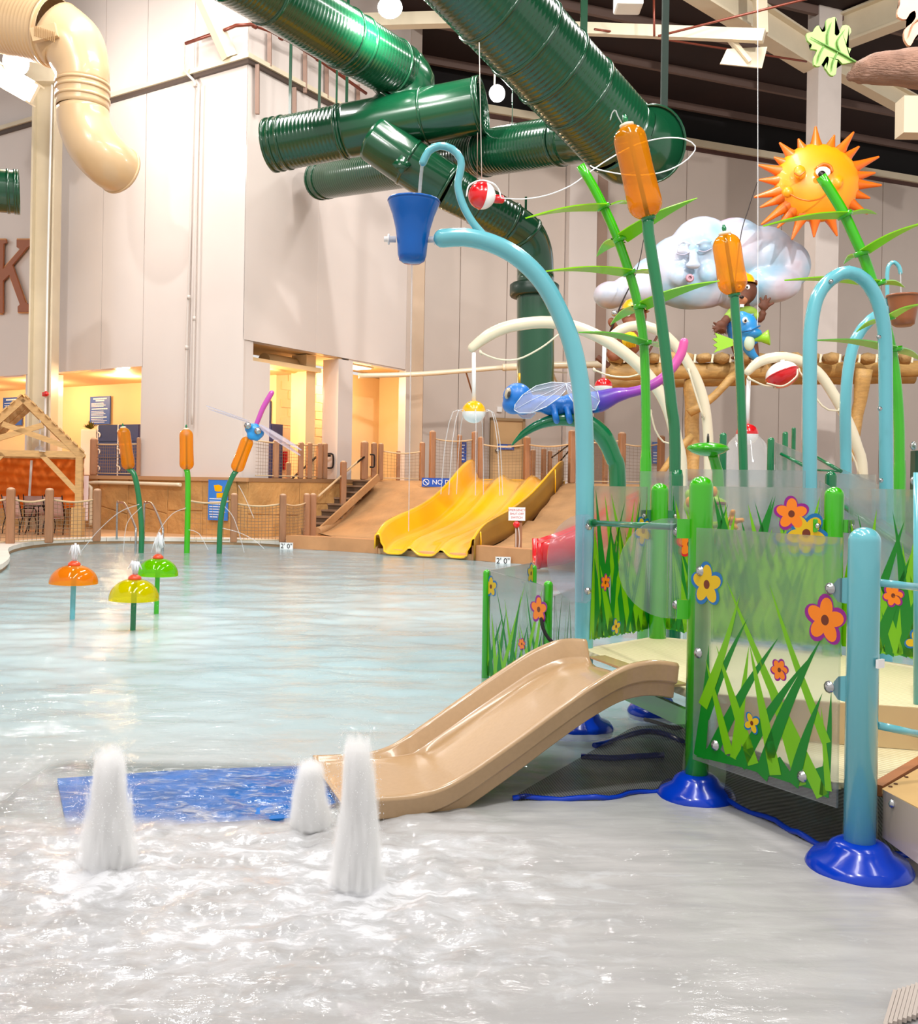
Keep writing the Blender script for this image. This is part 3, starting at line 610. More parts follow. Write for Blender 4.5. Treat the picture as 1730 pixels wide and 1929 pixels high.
# sprinkler pipes and cables under the roof on the right
pipe('sprinkler_pipe', 'thin brown sprinkler pipe under the roof left of the sun', [W(1120, 55, 26), W(1290, 80, 27), W(1520, 116, 28.5)], .03, RUST)
pipe('sprinkler_pipe', 'thin brown sprinkler pipe rising to the upper right above the girder', [W(1240, 68, 25), W(1400, 28, 24.5), W(1560, -12, 24)], .03, RUST)
pipe('sprinkler_pipe', 'thin vertical brown drop pipe beside the angular roof fitting', [W(1232, -20, 25), W(1233, 68, 25)], .03, RUST)
pipe('suspension_cable', 'white cable hanging straight down in front of the sun to the fish', [W(1428, -10, 22.5), W(1428, 590, 22.5), W(1424, 606, 22.5), W(1415, 612, 22.4)], .006, WHITEP, 'cable')
pipe('suspension_cable', 'pair strand left of the red and white float, running up between the ducts', [W(903, 80, 13.8), W(908, 344, 13.8)], .006, GREYP, 'cable')
pipe('suspension_cable', 'thin dark wire above the float on its left side', [W(900, 250, 13.8), W(899, 352, 13.8)], .005, _M['strut_brown'], 'cable')
# electric conduit on the tower pier inside the opening
pipe('conduit', 'thin grey conduit under the corridor ceiling seen in the middle opening', [T(1.8, .8, zO2-.25), T(1.2, 2.6, zO2-.35), T(.7, 3.3, zO2-.35)], .025, GREYP)
bm = B(); tube(bm, [T(.9, 1.7, zO2-.3), T(.9, 2.9, zO2-.3)], .22, 20); tag(obj('corridor_duct', bm, YEL), 'short yellow painted duct under the corridor ceiling', 'duct')
# big brown letter on the left wall
LET = M('letter_brown', '9c5a36', .5); LETO = M('letter_gold', 'e0a060', .5)
lt = thing('wall_letter', 'large brown letter K edged in gold on the left wall', 'letter', onF(20, 520, .05))
def lpoly(px, off, th, m, name, par):
    bm = B(); prism(bm, [onF(u, v, off) for u, v in px], -DR*th); return obj(name, bm, m, par)
Kp = [(-8, 452), (14, 452), (14, 458), (9, 460), (8, 508), (40, 470), (34, 466), (34, 452), (62, 452), (62, 462), (54, 466), (26, 500), (50, 570), (57, 574), (57, 588), (36, 588), (36, 578), (40, 574), (20, 518), (8, 530), (8, 590), (-8, 590)]
cx = sum(p[0] for p in Kp)/len(Kp); cy = sum(p[1] for p in Kp)/len(Kp)
lpoly([(cx+(u-cx)*1.09, cy+(v-cy)*1.035) for u, v in Kp], .03, .05, LETO, 'gold_edge', lt); lpoly(Kp, .08, .05, LET, 'letter_face', lt)
# ================================================================ CORRIDOR FURNITURE
def board(name, lab, cat, c, rt, w, h, m, bars, th=.03, m2=PRINT, frame=None):
    c = Vector(c); rt = Vector(rt).normalized(); n = rt.cross(Vector((0, 0, 1))).normalized(); R_ = Matrix((rt, n, Vector((0, 0, 1)))).transposed()
    t = thing(name, lab, cat, c); bm = B(); box(bm, c, (w, th, h), R_, bev=.006); obj('board', bm, m, t)
    if frame:
        for a, b_, s1, s2 in ((0, 1, w, .03), (0, -1, w, .03), (1, 0, .03, h), (-1, 0, .03, h)):
            bm = B(); box(bm, c+rt*a*w/2+Vector((0, 0, b_*h/2)), (s1+.03, th+.02, s2+.03 if b_ else s2), R_); obj('frame', bm, frame, t)
    if bars:
        bm = B(); rg = random.Random(len(lab))
        for i, (y, hh, x0, x1) in enumerate(bars):
            x = x0
            while x < x1-.01:
                ww = min(x1-x, rg.uniform(.03, .1)); box(bm, c+n*(th/2+.003)+rt*(x+ww/2-.5)*w+Vector((0, 0, (.5-y)*h)), (ww*w*.86, .004, hh*h), R_); x += ww
        obj('print', bm, m2, t, kind='stuff')
    return t
rows = lambda y0, y1, n, h: [(y0+(y1-y0)*i/(n-1), h, .06, random.Random(i*3+n).uniform(.6, .93)) for i in range(n)]
def corr(u, v, t=None, off=.06): return hit(u, v, T(0, 3.3-off, 0), DR)
c = corr(189, 773); board('rules_sign', 'blue rules sign with white print on the yellow wall above the lockers', 'sign', c, -DL, 1.0, .92, BLUESIGN, [(.08, .05, .15, .85), (.15, .05, .28, .72)]+rows(.24, .36, 4, .02)+[(.45, .04, .08, .88)]+rows(.53, .68, 4, .02)+[(.75, .04, .06, .85)]+rows(.82, .93, 3, .02))
c = corr(24, 775); board('rules_sign', 'blue rules sign at the left edge behind the hut roof', 'sign', c, -DL, 1.1, 1.0, BLUESIGN, [(.08, .05, .15, .85)]+rows(.2, .9, 9, .02))
c = corr(476, 807); board('notice_screen', 'pale blue notice board in the corridor opening behind the dragonfly tail', 'sign', c, -DL, 1.35, 1.55, M('notice_blue', '93a8d8', .4), rows(.5, .82, 5, .035), frame=M('frame_navy', '2b3566', .4))
nb = bpy.data.objects['notice_screen']; text('lettering', 'FOR', c-DR*.03+DL*-.22+Vector((0, 0, .4)), -DL, (0, 0, 1), .4, PRINT, nb); text('lettering', 'DAY?', c-DR*.03+DL*-.22+Vector((0, 0, .1)), -DL, (0, 0, 1), .36, PRINT, nb)
NAVY = M('locker_navy', '2c3568', .35)
def lockers(u0, u1, vt, vb, cols, rws, grp, lab):
    p0 = corr(u0, vb, off=.5); p1 = corr(u1, vt, off=.5); t0, t1 = (p0-C0).dot(DL), (p1-C0).dot(DL); zt = p1.z; w = (t0-t1)/cols; h = (zt-ZU)/rws
    names = ['left', 'middle', 'right', 'far right']
    for i in range(cols):
        th = thing('locker', '%s blue locker column %s' % (names[i], lab), 'locker', T(t0-w*(i+.5), 2.8, ZU), grp)
        bm = B(); slabF(bm, t0-w*(i+1)+.01, t0-w*i-.01, ZU, zt, 2.82, 3.28); obj('carcass', bm, NAVY, th)
        bm = B(); slabF(bm, t0-w*i-.03, t0-w*i+.03, ZU, zt, 2.80, 2.84); obj('edge_strip', bm, PRINT, th)
        for k in range(rws):
            bm = B(); slabF(bm, t0-w*(i+1)+.03, t0-w*i-.03, ZU+h*k+.02, ZU+h*(k+1)-.02, 2.79, 2.82); d = obj('door', bm, NAVY, th)
            q = T(t0-w*i-.1, 2.77, ZU+h*(k+.55)); bm = B(); tube(bm, [q+Vector((0, 0, .1))+DL*.06, q+Vector((0, 0, .02))+DL*.08, q, q-DL*.05-Vector((0, 0, .06)), q-DL*.02-Vector((0, 0, .13))], .022, 6, .03, cap='round'); obj('latch', bm, PRINT, d)
lockers(183, 262, 799, 900, 2, 3, 'lockers in the left opening', 'in the opening behind the left cattail')
lockers(462, 512, 798, 906, 2, 3, 'lockers in the middle opening', 'in the opening behind the dragonfly cattail')
# drinks cabinet / white cooler beside the lockers
c = corr(170, 860, off=.5); th = thing('drink_cooler', 'white cooler with a plant on top behind the left rail post', 'cooler', (c.x, c.y, ZU))
bm = B(); box(bm, (c.x, c.y, ZU+.75), (.5, .4, 1.5), bev=.04); obj('body', bm, WHITEP, th)
def tuft(bm):
    rg = random.Random(3)
    for k in range(40):
        a, el = rg.uniform(0, 2*PI), rg.uniform(.3, 1.4); d = Vector((math.cos(a)*math.cos(el), math.sin(a)*math.cos(el), math.sin(el)))*.3
        p = Vector((c.x, c.y, ZU+1.5)); s = d.cross(Vector((0, 0, 1))).normalized()*.03; quad(bm, p-s*.3, p+d*.6-s, p+d, p+d*.6+s)
bm = B(); tuft(bm); tag(obj('potted_plant', bm, M('leaf_olive', '6d6a1a', .6)), 'small olive tuft plant on top of the white cooler', 'plant')
# fire point on the side wall
q = hit(541, 850, T(1.9, 0, 0), DL)-DL*.06
board('white_board', 'plain pale panel on the corridor side wall beside the fire point', 'panel', hit(553, 868, T(1.88, 0, 0), DL)-DL*.04, DR, 1.35, 1.9, M('panel_pale', 'e5c59a', .5), None)
bm = B(); box(bm, hit(532, 868, T(1.88, 0, 0), DL)-DL*.12, (.14, .1, .55), bev=.02); tag(obj('fire_hose_box', bm, RED), 'red fire equipment box behind the upper rail posts', 'fire point')
# ================================================================ BACK WALL DOOR AND SIGNS
s0, zt = ks(929, 792, .06); s1, _ = ks(984, 792, .06)
dr = B(); slabK(dr, s0-.1, s0, ZU, zt+.1, 0, .12); slabK(dr, s1, s1+.1, ZU, zt+.1, 0, .12); slabK(dr, s0-.1, s1+.1, zt, zt+.1, 0, .12)
dd = thing('door_1', 'tan service door in the back wall', 'door', K_((s0+s1)/2, .06, ZU)); dd['kind'] = 'structure'
obj('door_frame', dr, M('door_frame_tan', 'a98a63', .5), dd)
bm = B(); slabK(bm, s0, s1, ZU, zt, .02, .07); dl = obj('door_leaf', bm, M('door_tan', 'cfa877', .5), dd)
bm = B(); a, b_ = K_(s0+.55, .12, ZU+1.28), K_(s1-.1, .12, ZU+1.28); bar(bm, a, b_, .04, .07); obj('push_bar', bm, M('bar_tan', 'b58e60', .4), dd)
bm = B(); lathe(bm, [(0, 0), (.07, .0), (.08, .04), (.05, .09), (0, .1)], K_(s0+.16, .07, ZU+1.1), BN, 12); obj('door_knob', bm, BOLT, dd)
a, z = ks(953, 842, .1); board('door_sign', 'small blue sign with white print on the tan service door', 'sign', K_(a, .1, z), BD, .62, .2, BLUESIGN, [(.35, .14, .08, .9), (.62, .14, .12, .86)])
bm = B(); slabK(bm, s0-.34, s0-.2, ZU, zt+.3, 0, .12); tag(obj('corner_guard', bm, M('metal_strip', 'b9aaa0', .3, metal=.6)), 'grey metal guard strip left of the service door', 'strip')
a, z = ks(871, 852, .1); board('pool_sign', 'tall blue sign on the back wall left of the service door', 'sign', K_(a, .1, z), BD, .3, .7, BLUESIGN, rows(.15, .85, 5, .05))
a, z = ks(1237, 853, .1); board('pool_sign', 'blue sign between the rail posts right of the green reed', 'sign', K_(a, .1, z), BD, .35, .8, M('sign_midblue', '5a78b8', .4), rows(.5, .9, 4, .05))
a, z = ks(942, 771, .1); bm = B(); slabK(bm, a-.09, a+.09, z-.09, z+.09, 0, .08); tag(obj('wall_box', bm, WHITEP), 'small pale box on the wall above the service door', 'box')
# ================================================================ SPRAY FEATURES
def stem(name, par, pts, r, m, seg=14, step=.06, cap='round', lab=None):
    bm = B(); tube(bm, pts, r, seg, step, cap=cap); return obj(name, bm, m, par, lab)
def ring(par, p, r, hh, ax, m, name='collar'):
    bm = B(); lathe(bm, [(r*.9, -hh/2), (r*1.25, -hh/2), (r*1.3, 0), (r*1.25, hh/2), (r*.9, hh/2)], p, ax, 16); return obj(name, bm, m, par)
def bolt(par, p, ax, r=.012, name='bolt'):
    bm = B(); lathe(bm, [(r*1.5, 0), (r*1.5, r*.25), (r, r*.5), (r*.85, r*.9), (0, r*1.1)], p, ax, 10); return obj(name, bm, BOLT, par)
def droplets(bm, pts_fn, n, r, seed=1):
    rg = random.Random(seed)
    for k in range(n):
        p = pts_fn(rg); q = r*rg.uniform(.5, 1.3); vs = [bm.verts.new(p+Vector(d)*q) for d in ((1, 0, 0), (-.5, .8, 0), (-.5, -.8, 0), (0, 0, 1.8))]
        for f in ((0, 1, 3), (1, 2, 3), (2, 0, 3), (0, 2, 1)): bm.faces.new([vs[i] for i in f])
# --- blue tipping bucket on its arched pole
YB = 6.5
arm = thing('bucket_pole', 'aqua blue pole arching left from the platform to hold the blue bucket', 'pole', G(1101, 1240, .52))
pp = [(834, 449), (875, 447), (925, 458), (975, 484), (1020, 528), (1053, 585), (1078, 650), (1093, 720), (1100, 790), (1102, 860), (1102, 960), (1101, 1100), (1100, 1238)]
stem('pole', arm, [W(u, v, 6.45) for u, v in pp]+[Vector((W(1100, 1238, 6.45).x, 6.45, -.3))], .0615, AQUA, 24, .05)
hk = [(912, 444), (890, 418), (872, 385), (863, 350), (868, 320), (868, 300), (852, 281), (828, 275), (808, 285), (797, 306)]
stem('hook_hose', arm, [W(u, v, 6.45) for u, v in hk], .026, AQUA, 14, .03)
bk = thing('tipping_bucket', 'bright blue tipping bucket hanging above the pool', 'bucket', W(776, 495, YB))
bc = W(776, 497, YB); up = Vector((.0165, 0, 1)); s = 6.5/F
prof = [(0, 0), (16*s, 1*s), (24*s, 6*s), (27*s, 16*s), (29*s, 40*s), (33*s, 66*s), (40*s, 92*s), (48*s, 112*s), (49*s, 118*s), (46.5*s, 119*s), (45*s, 112*s), (37*s, 92*s), (30*s, 66*s), (26*s, 40*s), (24*s, 14*s), (0, 6*s)]
bm = B(); lathe(bm, prof, bc, up, 40); obj('shell', bm, M('bucket_blue', '005cb4', .2, spec=.3, coat=.3), bk)
bm = B(); lathe(bm, [(46.5*s, 0), (49.5*s, 0), (50*s, 2*s), (49*s, 4*s), (46.5*s, 4*s), (46.5*s, 0)], bc+up*116*s, up, 40); obj('rim', bm, _M['bucket_blue'], bk)
for sx in (-1, 1):
    p = W(776+sx*30, 451, YB); d = Vector((sx, 0, 0)); bm = B()
    lathe(bm, [(0, 0), (6*s, 0), (6*s, 12*s), (10*s, 12*s), (10*s, 15*s), (5*s, 15*s), (5*s, 22*s), (0, 22*s)], p, d, 14); obj('pivot', bm, WHITEP, bk)
def stream(name, lab, pts, r, cat='water jet', grp=None, m=JET, kind=None):
    bm = B(); tube(bm, pts, r, 7, .08, cap='round'); o = obj(name, bm, m); tag(o, lab, cat, grp)
    if kind: o['kind'] = kind
    return o
stream('water_stream', 'thin glittering water stream from the aqua hook into the blue bucket', [W(796, 306, YB), W(793, 335, YB), W(789, 385, YB)], .012)
stream('water_stream', 'thin drip of water falling straight from the blue bucket', [W(776, 500, YB), W(773, 760, YB), W(770, 1000, YB)], .004)
# --- cattail sprayers
STEMD = DGREEN; CORE = M('cattail_core', '5a2c04', .5)
def cattail(lab, Y, top, bot, halfw, stemp, m, sr, zbase=-.25, grp=None, nozzle=True):
    """top/bot pixel ends of the amber head"""
    a, b = W(*top, Y), W(*bot, Y); L_ = (a-b).length; r = PXM(halfw, Y); ax = (a-b).normalized()
    base = Vector((W(*stemp[-1], Y).x, Y, 0)); t = thing('cattail_sprayer', lab, 'water feature', base, grp)
    prof = [(0, 0)]+[(r*math.sin(k/6*PI/2)*.98, r*.9*(1-math.cos(k/6*PI/2))) for k in range(1, 7)]
    prof += [(r*.93, L_*.5)]+[(r*math.cos(k/6*PI/2)*.94, L_-r*.9+r*.9*math.sin(k/6*PI/2)) for k in range(0, 7)]
    bm = B(); lathe(bm, prof, b, ax, 28); h = obj('amber_head', bm, AMBER, t)
    bm = B(); tube(bm, [b-ax*.01, a+ax*.005], r*.13, 8); obj('spindle', bm, CORE, t)
    for p, d in ((a, ax), (b, -ax)):
        bm = B(); lathe(bm, [(0, -.01), (r*.42, -.01), (r*.42, r*.12), (r*.2, r*.2), (0, r*.2)], p-d*r*.06, d, 14); obj('hub_cap', bm, CREAM if d == ax else m, t)
    if nozzle: bm = B(); lathe(bm, [(0, 0), (r*.12, 0), (r*.16, r*.2), (r*.08, r*.45), (0, r*.45)], a+ax*r*.15, ax, 10); obj('nozzle', bm, STEMD, t)
    P = [b]+[W(u, v, Y) for u, v in stemp]; P.append(Vector((P[-1].x, Y, zbase)))
    stem('stem', t, P, sr, m, 16, .1, cap='flat'); return t
c1 = cattail('tallest orange cattail sprayer on a leaning dark green stem in front', 8.9, (1181, 236), (1222, 412), 33, [(1222, 440), (1240, 555), (1254, 665), (1265, 760), (1272, 850)], DGREEN, .053, zbase=.2)
bm = B(); p = W(1274, 885, 8.9); lathe(bm, [(.054, -.0), (.054, .05), (.064, .09), (.066, .12), (.066, 2.0)][::-1] and [(.066, -1.85), (.066, -.06), (.054, 0), (.05, 0)], p, (0, 0, 1), 16); obj('base_sleeve', bm, DGREEN, c1)
bm = B(); tube(bm, [W(1172, 232, 8.9), W(1164, 218, 8.9), W(1160, 208, 8.9), W(1154, 212, 8.9), W(1150, 226, 8.9)], .006, 6, .02); obj('spray_hook', bm, JET, c1)
cattail('orange cattail sprayer in front of the cloud on a straight dark green stem', 12.5, (1366, 440), (1384, 556), 28, [(1385, 580), (1394, 700), (1400, 850), (1403, 1000)], DGREEN, .058)
cattail('pool cattail leaning left, its head over the blue lockers', 20.6, (232, 805), (243, 885), 12.5, [(252, 892), (259, 920), (264, 960), (267, 1000), (266, 1042)], DGREEN, .058, grp='cattails standing in the pool')
cattail('upright pool cattail with a lime stem in the middle of three', 20.6, (351, 808), (352, 886), 13.5, [(354, 900), (354, 960), (352, 1045)], LIME, .06, grp='cattails standing in the pool')
c5 = cattail('pool cattail leaning right under the blue dragonfly', 20.6, (469, 823), (444, 889), 13, [(437, 900), (424, 935), (416, 980), (413, 1043)], DGREEN, .058, grp='cattails standing in the pool', nozzle=False)
# dragonfly on the right-hand pool cattail
df = thing('dragonfly', 'blue headed dragonfly with clear wings and pink tail on the right pool cattail', 'figure', W(478, 812, 20.6))
def f_(bm):
    R_ = Matrix.Rotation(.42, 3, 'Y'); p = W(480, 812, 20.6)
    for du, dv, r in ((-9, -5, 10), (8, 4, 10), (-5, 8, 10), (3, 10, 9), (0, -4, 11)): ell(bm, W(480+du, 812+dv, 20.55), PXM(r, 20.6))
blob('head', f_, M('dragonfly_blue', '1d8fd6', .3, coat=.4), .03, df)
for u, v in ((468, 802), (487, 812)): bolt(df, W(u, v, 20.45)-Vector((0, .06, 0)), (0, -1, 0), .05, 'eye')
bm = B(); tube(bm, [W(483, 800, 20.6), W(495, 770, 20.6), W(505, 752, 20.6), (W(512, 740, 20.6))], [.05, .055, .06, .055], 10, .05, cap='round'); obj('tail', bm, M('magenta_paint', 'c04ba8', .3, coat=.4), df)
def leafpoly(bm, a, b, w, th, n=10, lift=(0, 0, 1), curve=0.0, rooted=False):
    a, b = Vector(a), Vector(b); d = b-a; s = d.normalized().cross(Vector((0, -1, 0)) if lift == 'y' else Vector(lift)).normalized(); up = s.cross(d.normalized())
    Ls, Rs = [], []
    for i in range(n+1):
        t = i/n; q = a+d*t+Vector((0, 0, curve*math.sin(PI*t))); k = math.sin(PI*min(1, t*.5+.5)) if rooted else math.sin(PI*(t*.93+.05))**.7
        Ls.append(q+s*w*k); Rs.append(q-s*w*k)
    V = [[bm.verts.new(p+up*th*o) for o in (-.5, .5)] for p in Ls]; U = [[bm.verts.new(p+up*th*o) for o in (-.5, .5)] for p in Rs]
    for i in range(n):
        bm.faces.new((V[i][1], V[i+1][1], U[i+1][1], U[i][1])); bm.faces.new((V[i][0], U[i][0], U[i+1][0], V[i+1][0]))
        bm.faces.new((V[i][0], V[i+1][0], V[i+1][1], V[i][1])); bm.faces.new((U[i][0], U[i][1], U[i+1][1], U[i+1][0]))
for a, b in (((470, 793), (388, 764)), ((470, 796), (392, 770)), ((490, 800), (568, 848)), ((488, 804), (566, 858))):
    bm = B(); leafpoly(bm, W(*a, 20.5), W(*b, 20.2), .11, .012, 12, lift=(.1, -.15, 1)); obj('wing', bm, WING, df)
# arcs of water from the pool cattails
JT = 'thin water jets of the pool cattails'
for i, (pts, lab) in enumerate((([(262, 950), (225, 965), (185, 1000), (150, 1042)], 'left going upper jet of the left cattail'), ([(266, 955), (240, 985), (232, 1040)], 'short lower jet of the left cattail'),
    ([(350, 957), (325, 968), (300, 1000), (285, 1040)], 'left going jet of the lime stemmed cattail'), ([(356, 998), (375, 1005), (392, 1035)], 'right going jet of the lime stemmed cattail'),
    ([(424, 955), (440, 975), (455, 1020), (460, 1040)], 'steep right jet of the dragonfly cattail'), ([(420, 995), (450, 1003), (480, 1018), (498, 1034)], 'low right jet of the dragonfly cattail'), ([(450, 915), (462, 938), (478, 975)], 'short upper jet right of the dragonfly cattail'))):
    stream('water_jet', 'thin ' + lab, [W(u, v, 20.5) for u, v in pts], .009, grp=JT)
# --- umbrella sprayers on the left
def dome(lab, u, vt, vb, half, vbase, m, ms, Y, jet):
    base = Vector((W(u-5, vbase, Y).x, Y, 0)); t = thing('umbrella_sprayer', lab, 'water feature', base, 'small umbrella fountains'); r = PXM(half, Y); top = W(u, vt+8, Y); hh = PXM(vb-vt-8, Y)
    ax = Vector((.02, 0, 1)); c = top-ax*hh; prof = []
    for k in range(0, 11): t_ = k/10*PI/2; prof.append((r*math.cos(t_)**.9 if k < 10 else 0, hh*math.sin(t_)))
    prof2 = [(q*.965, z*.96) for q, z in prof[::-1]]; bm = B(); lathe(bm, prof+prof2[0:], c, ax, 36); obj('dome', bm, m, t)
    bm = B(); lathe(bm, [(r*.0, .0), (r*.27, 0), (r*.25, .03), (r*.12, .055), (0, .055)], top-ax*.012, ax, 20); obj('nozzle_cap', bm, M('cap_coral', 'e8502a', .3), t)
    stem('post', t, [c+ax*hh*.95, Vector((base.x+.01, Y, .2)), Vector((base.x, Y, -.4))], .029, ms, 12, .3, 'flat')
    bm = B(); rg = random.Random(int(u)); jh = PXM(jet, Y)
    for k in range(16):
        a = rg.uniform(0, 2*PI); q = rg.uniform(.2, 1)*.045; h2 = jh*rg.uniform(.7, 1.0)
        tube(bm, [top+ax*.04+Vector((math.cos(a)*q*.5, math.sin(a)*q*.5, 0)), top+ax*(.04+h2*.7)+Vector((math.cos(a)*q*.9, math.sin(a)*q*.9, 0)), top+ax*(.04+h2)+Vector((math.cos(a)*q*.8, math.sin(a)*q*.8, 0)), top+ax*(.04+h2*.4)+Vector((math.cos(a)*q*2.0, math.sin(a)*q*2.0, 0))], [.008, .013, .012, .005], 5, .04)
    tag(obj('bubbling_jet', bm, M('jet_white', 'f2f4f8', .4, alpha=.75)), 'frothy white bubbler on top of the '+lab.split(' umbrella')[0]+' umbrella', 'water jet', 'bubblers on the small umbrellas', 'stuff')
    bm = B()
    def fn(rg):
        a = rg.uniform(0, 2*PI); q = rg.uniform(0, 1); return c+Vector((math.cos(a)*(r+q*.12), math.sin(a)*(r+q*.12), -q*q*.5-rg.uniform(0, .04)))
    droplets(bm, fn, 160, .0035, int(u)); tag(obj('drip_curtain', bm, JET), 'fine drops falling from the rim of the '+lab.split(' umbrella')[0]+' umbrella', 'water drops', 'drops off the small umbrellas', 'stuff')
dome('orange umbrella sprayer on an aqua post, leftmost in the pool', 140, 1056, 1099, 44, 1182, AMBER, AQUA, 10.9, 34)
dome('yellow umbrella sprayer on a dark green post, nearest of three', 254, 1082, 1130, 46, 1200, YELLACR, DGREEN, 10.2, 26)
dome('green umbrella sprayer on a lime post, behind the yellow one', 298, 1043, 1084, 38, 1180, GREENACR, LIME, 11.4, 42)
# --- tall reeds with leaf blades
LEAF = M('leaf_lime', '86cc08', .35, coat=.3); LEAFD = M('leaf_green', '62b83a', .35, coat=.3)
def reed(lab, pts, Y, r, leaves, base_r):
    P = [W(u, v, Y) for u, v in pts]; t = thing('reed_sprayer', lab, 'water feature', (P[-1].x, Y, 0))
    P.append(Vector((P[-1].x, Y, 0))); stem('stalk', t, P, r, LIME, 14, .1, 'flat')
    q = P[-2]; bm = B(); lathe(bm, [(r, .12), (base_r, .0), (base_r, -q.z)], q, (0, 0, 1), 14); obj('base_sleeve', bm, LIME, t)
    for (u, v), ls, w in leaves:
        c = W(u, v, Y-.02); k = min(range(len(pts)-1), key=lambda i: abs(pts[i][1]-v)); ax = (W(*pts[k], Y)-W(*pts[k+1], Y)).normalized()
        cl = ring(t, c, r*1.15, r*.9, ax, LIME)
        for lu, lv, dy in ls:
            tip = W(lu, lv, Y+dy); bm = B(); leafpoly(bm, c+(tip-c).normalized()*r*.8, tip, w, .012, 12, lift=(0, .55, 1), curve=.03, rooted=True); obj('leaf_blade', bm, LEAF if v < 620 else LEAFD, t)
    return t
reed('lime reed sprayer with six pairs of blades, left of the tallest cattail', [(1094, 312), (1118, 352), (1140, 395), (1160, 440), (1178, 490), (1195, 545), (1207, 600), (1214, 660), (1217, 760), (1217, 870)], 9.6, .046,
     [((1137, 390), [(990, 411, -1.2), (1190, 384, 1)], .07), ((1168, 451), [(1314, 373, -.6), (1124, 483, .5)], .08), ((1186, 514), [(1028, 511, -1), (1242, 519, 1)], .065), ((1206, 578), [(1356, 529, -.5), (1150, 612, .6)], .075), ((1216, 646), [(1090, 626, -.9), (1262, 664, .8)], .05)], .058)
reed('lime reed sprayer leaning in front of the sun, at the right edge', [(1547, 332), (1570, 368), (1590, 402), (1610, 445), (1630, 490), (1650, 550), (1668, 610), (1681, 665), (1692, 760), (1695, 890)], 9.6, .052,
     [((1592, 405), [(1438, 426, -1.2), (1652, 403, 1)], .06), ((1624, 477), [(1745, 418, -.8), (1590, 497, .5)], .06), ((1655, 534), [(1478, 528, -1), (1705, 541, .8)], .055), ((1672, 600), [(1745, 572, -.8), (1614, 625, .5)], .055), ((1686, 658), [(1538, 641, -1), (1740, 682, .8)], .055)], .06)
# --- aqua arch and second bucket
ar = thing('spray_arch', 'tall aqua blue spray arch with both legs in view, right of the cattails', 'water feature', (W(1596, 900, 8.6).x, 8.6, 0))
ap = [(1526, 1060), (1526, 900), (1526, 700), (1528, 620), (1540, 560), (1566, 526), (1598, 513), (1630, 528), (1655, 570), (1667, 630), (1669, 720), (1670, 900), (1672, 1060)]
stem('arch_tube', ar, [W(u, v, 8.5+.3*i/12) for i, (u, v) in enumerate(ap)][0:0]+[Vector((W(1526, 1060, 8.5).x, 8.5, 0))]+[W(u, v, 8.5+.3*i/12) for i, (u, v) in enumerate(ap)]+[Vector((W(1672, 1060, 8.8).x, 8.8, .0))], .061, AQUA, 20, .07, 'flat')
for u, v in ((1656, 635), (1658, 770), (1660, 905), (1566, 530)): bolt(ar, W(u, v, 8.55), (-.2, -1, 0), .014, 'nozzle')
p2 = thing('bucket_pole', 'shorter aqua pole bending right to the brown bucket', 'pole', (W(1594, 900, 11.5).x, 11.5, 0))
stem('pole', p2, [W(u, v, 11.5) for u, v in [(1594, 905), (1593, 780), (1598, 700), (1612, 640), (1640, 603), (1668, 587), (1690, 582)]][::-1]+[Vector((W(1594, 905, 11.5).x, 11.5, 0))], .066, AQUA, 16, .1)
stem('hook_hose', p2, [W(u, v, 11.5) for u, v in [(1668, 588), (1672, 560), (1672, 515), (1676, 499), (1685, 494), (1694, 502), (1697, 514)]], .024, AQUA, 10, .05)
BRN = M('bucket_brown', '93522c', .4, coat=.2); bk2 = thing('tipping_bucket', 'brown tipping bucket at the right edge', 'bucket', W(1702, 614, 11.4)); s = 11.4/F
bm = B(); lathe(bm, [(0, 0), (14*s, 0), (20*s, 4*s), (22*s, 14*s), (27*s, 42*s), (29*s, 56*s), (30*s, 58*s), (28*s, 58*s), (25*s, 42*s), (20*s, 14*s), (0, 6*s)], W(1702, 615, 11.4), (0, 0, 1), 30); obj('shell', bm, BRN, bk2)
bm = B(); lathe(bm, [(28*s, 0), (30.5*s, 0), (30.5*s, 4*s), (28*s, 4*s), (28*s, 0)], W(1702, 560, 11.4), (0, 0, 1), 30); obj('rim', bm, BRN, bk2)
stream('water_stream', 'thin water stream into the brown bucket', [W(1697, 514, 11.4), W(1698, 560, 11.4)], .008)
# --- cream fishing-rod arches with float sprayers
def rod(lab, pts, Y, r, line=None):
    P = [W(u, v, Y) for u, v in pts]; t = thing('rod_arch', lab, 'water feature', (P[-1].x, Y, 0))
    stem('arch_tube', t, P+[Vector((P[-1].x, Y, 0))], [r*.75]+[r]*(len(P)), CREAM, 14, .1)
    for l in (line or []):
        bm = B(); tube(bm, [W(u, v, Y-.12) for u, v in l], .014, 6, .08); obj('fishing_line', bm, CREAM, t)
        for e in (l[0], l[-1]): bm = B(); lathe(bm, [(.02, -.02), (.045, 0), (.02, .02)], W(*e, Y-.08), (1, 0, .4), 10); obj('line_knot', bm, CREAM, t)
    return t
ra = rod('longest cream rod arch reaching left over the dragonfly', [(890, 655), (920, 632), (960, 615), (1020, 607), (1070, 612), (1120, 630), (1170, 660), (1215, 700), (1255, 760), (1275, 830), (1284, 900)], 13.5, .085, [[(906, 664), (935, 676), (975, 677), (1020, 655), (1055, 628)]])
rb = rod('middle cream rod arch between the reed and the log frame', [(1146, 640), (1168, 622), (1200, 613), (1235, 620), (1268, 645), (1300, 690), (1322, 740), (1333, 800), (1336, 900)], 14.5, .075, [[(1120, 697), (1150, 708), (1185, 710), (1212, 702)], [(1298, 698), (1312, 745), (1325, 785)], [(1226, 775), (1235, 810), (1250, 832), (1270, 836)]])
